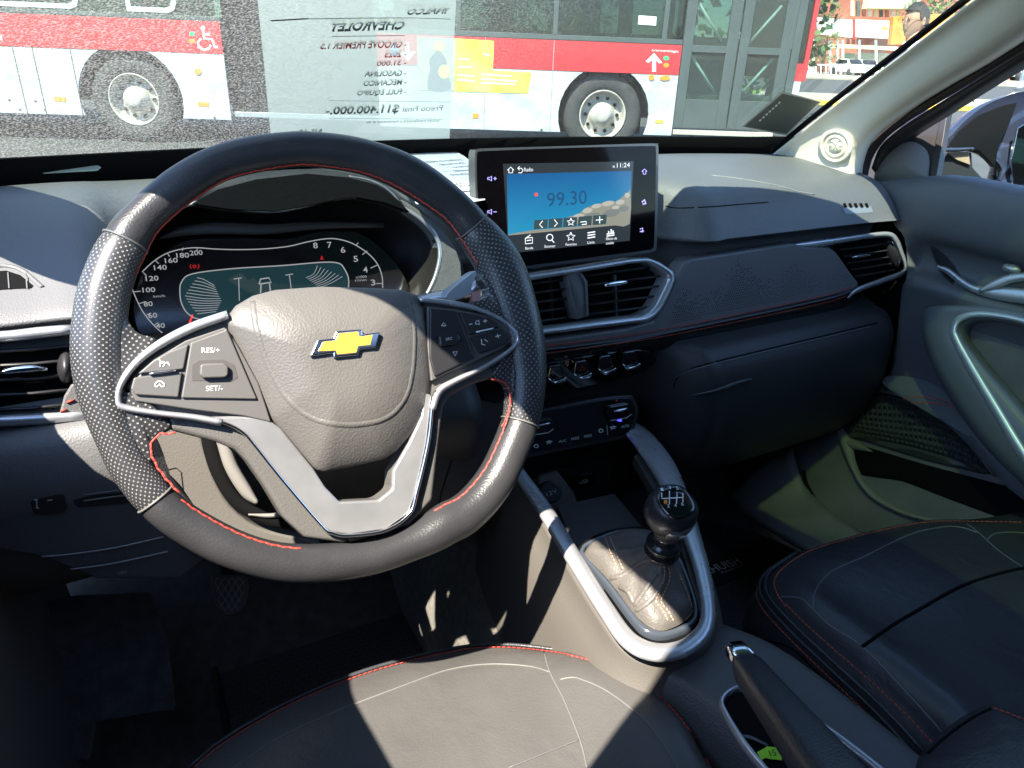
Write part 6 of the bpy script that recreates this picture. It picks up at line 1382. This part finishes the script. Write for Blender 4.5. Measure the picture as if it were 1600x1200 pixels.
def turned(name, base, ax, prof_, mat, parent, seg=36, sq=0):
    ex = V((1, 0, 0)); ey = ax.cross(ex).normalized(); ex = ey.cross(ax).normalized(); R = []
    for r, h in prof_:
        ring = []
        for k in range(seg):
            a = 2 * math.pi * k / seg; c_, s_ = math.cos(a), math.sin(a)
            if sq: c_ = math.copysign(abs(c_) ** sq, c_); s_ = math.copysign(abs(s_) ** sq, s_)
            ring.append(base + ax * h + (ex * c_ + ey * s_) * r)
        R.append(ring)
    return rings_mesh(name, R, mat, parent, cap0=True, cap1=True)
turned('collar', collar - axd * .006, axd, [(.018, 0), (.0195, .003), (.0195, .006), (.0155, .008), (.0155, .011), (.0190, .013), (.0190, .017), (.014, .019), (.012, .024), (.0115, .030)], M('collar_plastic', (.018, .018, .02), .22, coat=.3), gl)
top_ax = (axd + V((-.05, -.32, 0))).normalized()
nk = collar + axd * .020
turned('knob_neck', nk, (axd + V((0, -.1, 0))).normalized(), [(.011, 0), (.0135, .003), (.0150, .008), (.0185, .016), (.0225, .026), (.024, .034)], M('smoked_chrome', (.55, .53, .51), .2, metal=.9), gl)
kt = turned('knob', kb - top_ax * .016, top_ax, [(.014, -.012), (.020, -.008), (.0245, -.001), (.0265, .009), (.0262, .017), (.0245, .024), (.021, .0285), (.0195, .0295)], M('knob_leather', (.03, .03, .033), .3, bump=.2, bscale=500, kind='leather'), gl, sq=.88)
cap = turned('knob_cap', kb - top_ax * .016, top_ax, [(.0195, .029), (.0188, .0308), (.015, .0316), (.008, .0320), (.001, .0321)], M('gloss_black', (0, 0, 0)), kt, sq=.75)
KPn = Pl(kb + top_ax * .0158, top_ax)
strokes('gear_pattern', KPn, [[(1034, 770), (1034, 778)], [(1046, 767), (1046, 788)], [(1058, 769), (1057, 787)], [(1034, 779), (1068, 777)], [(1067, 770), (1067, 785)]], 1.5, white_m, kt, .0006)
for s_, u, v in (('1', 1033, 767), ('3', 1045, 764), ('5', 1057, 765), ('2', 1043, 793), ('4', 1054, 792), ('6', 1065, 790)): text('gear_digits', KPn, s_, (u, v), (u + 4, v), 5, white_m, kt, .0006)
plate('gear_mark', KPn, disc_px(1040, 784, 3, 3.5, 10), 0, .0006, orange, kt, 0)
# ================================================================== HANDBRAKE
hb0 = P(1150, 1016, y=.333); hb1 = P(1296, 1200, y=.185)
hbr = thing('handbrake_lever', 'black leather handbrake lever with chrome release button, lowered', 'handbrake', (hb1.x, .15, .66))
hax = (hb1 - hb0).normalized(); hup = (V((-.12, -.05, 1)) - hax * hax.dot(V((-.12, -.05, 1)))).normalized(); hs = hax.cross(hup).normalized()
secs = []
for t, w_, h_ in ((-.0, .006, .006), (.0, .0115, .0115), (.05, .0135, .014), (.3, .0155, .0165), (.7, .0195, .0205), (1.1, .0225, .024), (1.9, .023, .026)):
    c = hb0 + hax * (t * .22 + .02) - hup * (h_ * .3)
    secs.append([c + hs * w_ * math.copysign(abs(math.cos(a)) ** .55, math.cos(a)) + hup * h_ * math.copysign(abs(math.sin(a)) ** .55, math.sin(a)) for a in [2 * math.pi * k / 36 for k in range(36)]])
hg = rings_mesh('grip', secs, M('handbrake_leather', (.035, .036, .04), .38, bump=.3, bscale=600, kind='leather'), hbr, cap0=True, cap1=True)
secs = []
for t, w_ in ((-.004, .007), (-.002, .0095), (.006, .0102), (.022, .0102)):
    c = hb0 + hax * t; secs.append([c + hs * w_ * math.copysign(abs(math.cos(a)) ** .5, math.cos(a)) + hup * w_ * .85 * math.copysign(abs(math.sin(a)) ** .5, math.sin(a)) for a in [2 * math.pi * k / 24 for k in range(24)]])
rings_mesh('release_button', secs, chrome_m, hbr, cap0=True, cap1=True)
tube('button_collar', [hb0 + hax * .019 - hup * .013 - hs * .008, hb0 + hax * .02 - hup * .014, hb0 + hax * .019 - hup * .012 + hs * .008], .003, chrome_m, hbr, seg=8)
# ================================================================== SEATS
def cushion(name, outline, zt_, root, mat, cxm, bol, half, skirt=1.0, front_drop=.0):
    o = resample(curve(outline, 5), 150); c = V((0, 0, 0))
    for p in o: c += p
    c /= 150; c.z = zt_
    def hz_(p, t):
        e = max(0, abs(p.x - cxm) - half) / .07
        return bol * min(1, e) ** 1.3 * math.sin(min(1, t * 9) * math.pi / 2)
    rings_ = []
    for s, dz in ((-.006, -.19), (.016, -.15), (.028, -.10), (.027, -.06), (.019, -.03), (.008, -.008)):
        rings_.append([p + (V((p.x - c.x, p.y - c.y, 0)).normalized()) * s * skirt + V((0, 0, dz)) for p in o])
    for t in (0, .015, .04, .08, .14, .2, .28, .38, .5, .62, .76, .9):
        ring = []
        for p in o:
            q = p.lerp(c, t); q.z = zt_ + .016 * math.sin(min(1, t * 7) * math.pi / 2) + hz_(q, t) + .004 * math.sin(q.x * 23 + 1) * math.sin(q.y * 19) * min(1, t * 4); ring.append(q)
        rings_.append(ring)
    ob = rings_mesh(name, rings_, mat, root, cap1=True)
    return ob, bvh_of(ob)
ds = thing('driver_seat', 'dark leather driver seat cushion half in sunlight with red stitched front edge', 'seat', (.145, .2, .32))
dpx = [(300, 1202), (350, 1160), (430, 1112), (515, 1072), (600, 1042), (700, 1018), (765, 1010), (830, 1013), (900, 1024), (960, 1044), (1010, 1070), (1055, 1112), (1088, 1158), (1112, 1203)]
do = [P(u, v, z=.60) for u, v in dpx] + [V((.41, .15, .6)), V((.40, 0, .6)), V((.36, -.12, .6)), V((.14, -.15, .6)), V((-.07, -.12, .6)), V((-.105, 0, .6)), V((-.11, .2, .6)), V((-.10, .40, .6)), V((-.07, .49, .6))]
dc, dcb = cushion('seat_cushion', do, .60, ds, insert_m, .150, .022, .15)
def seat_seams(b, root, lst, mat=seam_m, r=.0010):
    for pth in lst: seam('seam', b, pth, r, mat, root, 8, .0002)
seat_seams(dcb, ds, [[(362, 1202), (437, 1153), (525, 1112), (637, 1069), (700, 1047), (762, 1038), (825, 1041), (859, 1050)], [(850, 1019), (859, 1050), (881, 1094), (906, 1156), (917, 1200)], [(875, 1062), (890, 1059), (906, 1061), (950, 1081), (1006, 1125), (1044, 1175), (1060, 1203)]])
seat_seams(dcb, ds, [[(794, 1200), (856, 1175), (906, 1155)]], M('dark_seam', (.09, .09, .09), .5))
def edge_stitch(outline, n_, root, c, zo=.001, off=.0, pitch=.006, col=red_m, dz=0, a=0, b_=None):
    q = curve(outline[a:b_], 8, False); ns = []; pts = []
    for p in q:
        d = V((p.x - c.x, p.y - c.y, 0)).normalized(); pts.append(p + d * (.005 + off) + V((0, 0, zo + .0015 + dz))); ns.append((d * .7 + V((0, 0, .7))).normalized())
    return stitches('stitching', pts, ns, pitch, pitch * .8, .0017, col, root)
cdr = V((.15, .2, 0))
def px_stitch(b, px, dy, root, col, pitch=.0058):
    pts, ns = on_surface(b, [(u, v + dy) for u, v in px], 8, .0012)
    if len(pts) > 2: stitches('stitching', pts, ns, pitch, pitch * .78, .0016, col, root)
px_stitch(dcb, dpx, 3, ds, red_m)
tube('piping', curve([p + V((p.x - cdr.x, p.y - cdr.y, 0)).normalized() * .007 + V((0, 0, -.004)) for p in do[:14]], 4, False), .0022, seat_m, ds, seg=6)
# driver backrest (behind the viewpoint)
loft('backrest', [[V((x, y + abs(x - .145) ** 2 * 1.2, z)) for x in (-.10, -.02, .145, .31, .39)] for y, z in ((-.13, .60), (-.16, .75), (-.2, .95), (-.25, 1.18))], seat_m, ds, 3, 3, solid=.06)
box('seat_base', (-.06, -.1, .30), (.36, .42, .44), void_m, ds, .01)
ps = thing('passenger_seat', 'dark leather front passenger seat in shade with double red stitched edge', 'seat', (.87, .15, .32))
ppx = [(1462, 1166), (1398, 1098), (1330, 1038), (1270, 985), (1226, 942), (1211, 914), (1219, 890), (1262, 860), (1330, 838), (1400, 821), (1462, 812), (1530, 812), (1600, 813)]
po2 = [P(u, v, z=.60) for u, v in ppx] + [V((1.125, .36, .6)), V((1.145, .25, .6)), V((1.14, .05, .6)), V((1.10, -.12, .6)), V((.88, -.15, .6)), V((.66, -.12, .6)), V((.61, .0, .6)), V((.595, .12, .6))]
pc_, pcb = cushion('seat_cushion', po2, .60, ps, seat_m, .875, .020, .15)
seat_seams(pcb, ps, [[(1270, 952), (1275, 922), (1300, 893), (1350, 870), (1420, 836), (1470, 824), (1500, 824), (1530, 833)], [(1222, 933), (1250, 935), (1270, 952), (1300, 980), (1347, 1011), (1410, 1075), (1472, 1144)], [(1510, 818), (1530, 833), (1560, 860), (1600, 888), (1640, 915)], [(1543, 843), (1552, 835), (1570, 832), (1600, 833), (1660, 842)]], M('blue_grey_seam', (.12, .13, .145), .4), .0012)
seat_seams(pcb, ps, [[(1347, 1011), (1390, 980), (1430, 956), (1500, 917), (1560, 897), (1600, 888), (1660, 880)]], void_m, .0022)
cpr = V((.87, .2, 0)); M('dark_red_thread', (.45, .09, .06), .6); px_stitch(pcb, ppx[:5], 0, ps, MATS['dark_red_thread']); px_stitch(pcb, ppx[4:], 4, ps, MATS['dark_red_thread'])
def offs(pts, d, dz, c): return [p + V((p.x - c.x, p.y - c.y, 0)).normalized() * d + V((0, 0, dz)) for p in pts]
q_ = curve(offs(po2[:7], .020, -.022, cpr), 8, False); stitches('stitching', q_, [V((-.8, 0, .6))] * len(q_), .006, .0046, .0017, M('dark_red_thread', (0, 0, 0)), ps)
for d_, dz in ((.011, -.007), (.017, -.014)): tube('piping', curve(offs(po2[:8], d_, dz, cpr), 4, False), .0022, seat_m, ps, seg=6)
seam('side_seam', bvh_of(pc_), [(1195, 1000), (1240, 1015), (1300, 1075), (1380, 1150), (1430, 1200)], .0012, void_m, ps)
box('seat_base', (.66, -.1, .30), (1.08, .40, .42), void_m, ps, .01)
BP2 = Pl(P(1520, 1150, z=.70), (-.15, .35, .9))
bk = dome('backrest_bolster', BP2, [(1442, 1176), (1466, 1150), (1500, 1122), (1540, 1102), (1552, 1103), (1585, 1112), (1660, 1138), (1760, 1200), (1760, 1330), (1500, 1330), (1438, 1260), (1430, 1200)], -.10, .0, .012, M('seat_leather', (0, 0, 0)), ps, cv=2, N=110, K=14)
bkb = bvh_of(bk)
pts, ns = on_surface(bkb, [(1556, 1109), (1575, 1116), (1600, 1126), (1640, 1142)], 6, .001); stitches('stitching', pts, ns, .005, .004, .0015, red_m, ps) if len(pts) > 2 else None
seam('seam', bkb, [(1450, 1178), (1480, 1150), (1520, 1122), (1548, 1108)], .0015, void_m, ps)
loft('backrest', [[V((x, y + abs(x - .875) ** 2 * 1.2, z)) for x in (.64, .72, .875, 1.03, 1.11)] for y, z in ((-.13, .60), (-.16, .75), (-.2, .95), (-.25, 1.18))], seat_m, ps, 3, 3, solid=.06)
# ================================================================== FOOTWELL
def gridmat():
    m = bpy.data.materials.new('cell_pattern_rubber'); m.use_nodes = True; n = m.node_tree; b = n.nodes['Principled BSDF']; tc = n.nodes.new('ShaderNodeTexCoord')
    br_ = n.nodes.new('ShaderNodeTexBrick'); br_.inputs['Scale'].default_value = 38; br_.inputs['Color1'].default_value = (.05, .05, .053, 1); br_.inputs['Color2'].default_value = (.04, .04, .043, 1); br_.inputs['Mortar'].default_value = (.08, .08, .08, 1); br_.inputs['Mortar Size'].default_value = .035; br_.inputs['Row Height'].default_value = .35
    mp = n.nodes.new('ShaderNodeMapping'); mp.inputs['Rotation'].default_value = (0, 0, .15); n.links.new(tc.outputs['Object'], mp.inputs[0]); n.links.new(mp.outputs[0], br_.inputs['Vector']); n.links.new(br_.outputs['Color'], b.inputs['Base Color'])
    b.inputs['Roughness'].default_value = .6; bp_ = n.nodes.new('ShaderNodeBump'); bp_.inputs['Distance'].default_value = .002; n.links.new(br_.outputs['Fac'], bp_.inputs['Height']); n.links.new(bp_.outputs[0], b.inputs['Normal']); return m
gm_ = gridmat()
FZ = Pl((0, 0, .318), (0, 0, 1))
dmat = plate('floor_mat', FZ, c2([(300, 905), (420, 880), (560, 868), (610, 890), (640, 940), (700, 985), (735, 1035), (760, 1090), (700, 1160), (560, 1260), (380, 1260), (345, 1120), (320, 1000)], 2), -.008, .004, gm_, None, .003)
tag(dmat, 'black rubber floor mat under the pedals on the driver side', 'floor mat', 'rubber floor mats')
frame('mat_edge', FZ, [(300, 905), (420, 880), (560, 868), (610, 890), (640, 940), (700, 985), (735, 1035), (760, 1090), (700, 1160), (560, 1260), (380, 1260), (345, 1120), (320, 1000)], [(312, 912), (425, 890), (555, 880), (598, 898), (628, 946), (690, 992), (722, 1038), (745, 1088), (692, 1150), (556, 1248), (390, 1248), (357, 1118), (332, 1000)], .0, .008, M('rubber_mat', (0, 0, 0)), dmat, bulge=.003, N=100)
pmat = plate('floor_mat', FZ, c2([(1085, 830), (1150, 822), (1225, 850), (1262, 880), (1290, 940), (1280, 1060), (1180, 1060), (1110, 1020), (1085, 940)], 2), -.008, .004, gm_, None, .003)
tag(pmat, 'black rubber floor mat with pale lettering on the passenger side', 'floor mat', 'rubber floor mats')
plate('mat_badge', FZ, [(1095, 886), (1190, 850), (1212, 880), (1112, 920)], .003, .006, mat_m, pmat, .001)
text('mat_lettering', FZ, 'LHUISH', (1108, 897), (1160, 880), 13, M('mat_print', (.75, .75, .7), .6), pmat, .0066, bold=.01)
text('mat_lettering', FZ, 'Automotriz', (1128, 897), (1163, 884), 5, M('mat_print', (0, 0, 0)), pmat, .0066)
FR = Pl(P(180, 1020, y=.80), (0, -.75, .65))
fr_ = plate('footrest', FR, [(60, 940), (120, 930), (235, 925), (262, 1000), (275, 1110), (150, 1130), (140, 1190), (90, 1190), (80, 1050)], -.02, 0, M('footrest_carpet', (.07, .068, .066), .95, bump=.8, bscale=300, var=.3, vscale=60), None, .004)
tag(fr_, 'dark carpeted footrest left of the clutch pedal', 'footrest')
def pedal(nm, lb, px, pl, arm, group=None):
    t = thing(nm, lb, 'pedal', pl(*px[0]), group)
    plate('pedal_pad', pl, c2(px, 2), -.012, 0, M('pedal_rubber', (.15, .155, .16), .5), t, .003)
    us = [p[0] for p in px]; vs_ = [p[1] for p in px]; u0, u1, v0, v1 = min(us), max(us), min(vs_), max(vs_)
    L = []
    for k in range(-3, 9):
        a = u0 + k * 11; L.append([(a, v0 + 4), (a + 32, v1 - 8)]); L.append([(a + 32, v0 + 4), (a, v1 - 8)])
    cl = []
    cxp = (u0 + u1) / 2
    for (a, b_) in L:
        seg_ = [(a[0] + (b_[0] - a[0]) * t / 12, a[1] + (b_[1] - a[1]) * t / 12) for t in range(13)]
        seg_ = [q for q in seg_ if abs(q[0] - cxp) < (u1 - u0) / 2 * (.86 - .45 * ((q[1] - v0) / (v1 - v0)) ** 2)]
        if len(seg_) > 1: cl.append(seg_)
    o = strokes('pedal_grip_pattern', pl, cl, 1.4, M('pedal_rib', (.4, .41, .43), .5), t, .0008); o['kind'] = 'stuff'
    tube('pedal_arm', arm, .009, dark_m, t, seg=10)
pp = Pl(P(360, 925, y=.90), (0, -.8, .6)); pedal('clutch_pedal', 'rubber clutch pedal with diamond grip below the wheel', [(330, 903), (340, 898), (378, 900), (388, 908), (387, 932), (376, 955), (352, 962), (338, 945)], pp, [pp(360, 915, -.01), pp(355, 850, .0) + V((0, .12, .08)), V((.07, 1.08, .72))])
pp = Pl(P(560, 880, y=.92), (0, -.8, .6)); pedal('brake_pedal', 'dark brake pedal pad just below the rim bottom', [(500, 858), (616, 845), (620, 884), (606, 892), (560, 905), (505, 910), (492, 890)], pp, [pp(560, 880, -.01), pp(560, 820, .0) + V((0, .12, .08)), V((.2, 1.08, .75))])
# ================================================================== PAPERS
wb = bvh_of(ws)
def gsheet(name, corners, nu, nv, mat, lift, parent=None):
    tl_, tr_, br2, bl2 = [V((*c, 0)) for c in corners]; vs = []; fs = []
    for i in range(nv + 1):
        for j in range(nu + 1):
            a = tl_.lerp(tr_, j / nu).lerp(bl2.lerp(br2, j / nu), i / nv); p, n_2 = cast(wb, a.x, a.y, lift)
            vs.append(p if p is not None else vs[-1])
    for i in range(nv):
        for j in range(nu): k = i * (nu + 1) + j; fs.append([k, k + 1, k + nu + 2, k + nu + 1])
    return mk(name, vs, fs, mat, parent)
def sheetmat(name, col, tr, trc=(1, 1, 1)):
    m = bpy.data.materials.new(name); m.use_nodes = True; n = m.node_tree; n.nodes.remove(n.nodes['Principled BSDF'])
    a = n.nodes.new('ShaderNodeBsdfTransparent'); a.inputs[0].default_value = (*trc, 1); d = n.nodes.new('ShaderNodeBsdfDiffuse'); d.inputs[0].default_value = (*col, 1); t = n.nodes.new('ShaderNodeBsdfTranslucent'); t.inputs[0].default_value = (*col, 1)
    m1 = n.nodes.new('ShaderNodeMixShader'); m1.inputs[0].default_value = .6; n.links.new(d.outputs[0], m1.inputs[1]); n.links.new(t.outputs[0], m1.inputs[2])
    m2 = n.nodes.new('ShaderNodeMixShader'); m2.inputs[0].default_value = tr; n.links.new(m1.outputs[0], m2.inputs[1]); n.links.new(a.outputs[0], m2.inputs[2]); n.links.new(m2.outputs[0], n.nodes['Material Output'].inputs[0]); return m
sheet = gsheet('sale_sheet', [(394, -60), (713, -60), (700, 231), (421, 206)], 14, 12, sheetmat('plastic_sleeve_paper', (.58, .61, .57), .34), .006)
tag(sheet, 'see-through sheet with mirrored lettering stuck inside the windscreen above the wheel', 'sheet')
fw = lambda u, v: cast(wb, u, v, .0065)[0]
ink = M('faded_ink', (.09, .09, .10), .7); rink = M('red_ink', (.55, .06, .05), .7)
def wt(s, p0, p1, h, m=ink, b=.02, it=.12): return text('lettering', None, s, p0, p1, h, m, sheet, mirror=True, bold=b, italic=it, updir=(0, -.6, .55), fn=fw)
class _N: n = V((0, -.6, .6)).normalized()
wt('INALCO', (632, 14), (694, 12), 12); wt('CHEVROLET', (511, 40), (627, 37), 15, b=.03); wt('- GROOVE PREMIER 1.5', (497, 68), (632, 66), 10, rink)
wt('- 2023', (598, 82), (632, 81), 9, rink); wt('- 31.000', (586, 96), (632, 94), 8, rink); wt('- GASOLINA', (567, 112), (632, 111), 8); wt('- MECANICO', (565, 127), (632, 125), 8); wt('- FULL EQUIPO', (555, 142), (632, 140), 8)
wt('$11.400.000.-', (506, 172), (620, 169), 12, b=.025); wt('Precio Final', (627, 168), (688, 166), 8, b=0); wt('incluye transferencia y mantencion al dia', (570, 186), (684, 184), 4, b=0); wt('N° 15', (464, 205), (500, 204), 9)
strokes('ruled_line', None, [[(420, 23), (480, 20), (560, 19), (640, 19), (702, 21)], [(418, 22), (480, 19)]], 1.2, ink, sheet, fn=fw); strokes('ruled_line', None, [[(515, 48), (630, 47)]], 1, ink, sheet, fn=fw)
strokes('ruled_line', None, [[(512, 150), (700, 153)], [(512, 178), (690, 180)]], .6, M('faint_ink', (.25, .26, .26), .7), sheet, fn=fw)
card = gsheet('windscreen_card', [(1222, 139), (1282, 154), (1229, 206), (1160, 193)], 3, 3, M('dark_grey_card', (.10, .11, .10), .6), .005)
tag(card, 'dark grey card with pale border stuck low on the right of the windscreen', 'card')
strokes('card_border', None, [[(1222, 139), (1282, 154), (1229, 206), (1160, 193), (1222, 139)]], 3.5, M('pale_card_edge', (.5, .52, .48), .6), card, fn=lambda u, v: cast(wb, u, v, .0056)[0])
strokes('card_dots', None, [[(1219 - k * 5, 154 + k * 4.6), (1216 - k * 5, 157 + k * 4.6)] for k in range(7)], 2.2, white_m, card, fn=lambda u, v: cast(wb, u, v, .0056)[0])
# sheets lying on the dashboard
def dsheet(px, z, nm, lb):
    pl = Pl((.4, 1.0, z), (0, 0, 1)); o = plate(nm, pl, px, -.0004, 0, M('white_paper', (.80, .80, .78), .7), None, 0); tag(o, lb, 'paper', 'papers on the dash top'); return o, pl
s_a, pl_a = dsheet([(600, 252), (640, 238), (704, 233), (724, 243), (750, 262), (752, 296), (700, 300), (640, 296)], 1.0685, 'paper_sheet', 'upper white printed sheet lying on the dash left of the screen')
s_b, pl_b = dsheet([(640, 300), (690, 291), (752, 289), (758, 312), (700, 322), (650, 318)], 1.0665, 'paper_sheet', 'lower white sheet poking out under the other one left of the screen')
for (a, b_, h_, s_) in (((668, 254), (726, 250), 3, 'certificado de revision'), ((690, 258), (730, 255), 3, 'documento'), ((712, 262), (738, 260), 3, 'numero'), ((712, 268), (738, 266), 3, 'patente'), ((706, 274), (738, 272), 3, 'vehiculo'), ((712, 292), (737, 290), 6, 'CODE')): text('lettering', pl_a, s_, a, b_, h_, black_m, s_a, .0006, mirror=True)
for o in sc.objects:
    if o.type == 'MESH' and o.name.split('.')[0] in ('stitching',): o['kind'] = 'stuff'
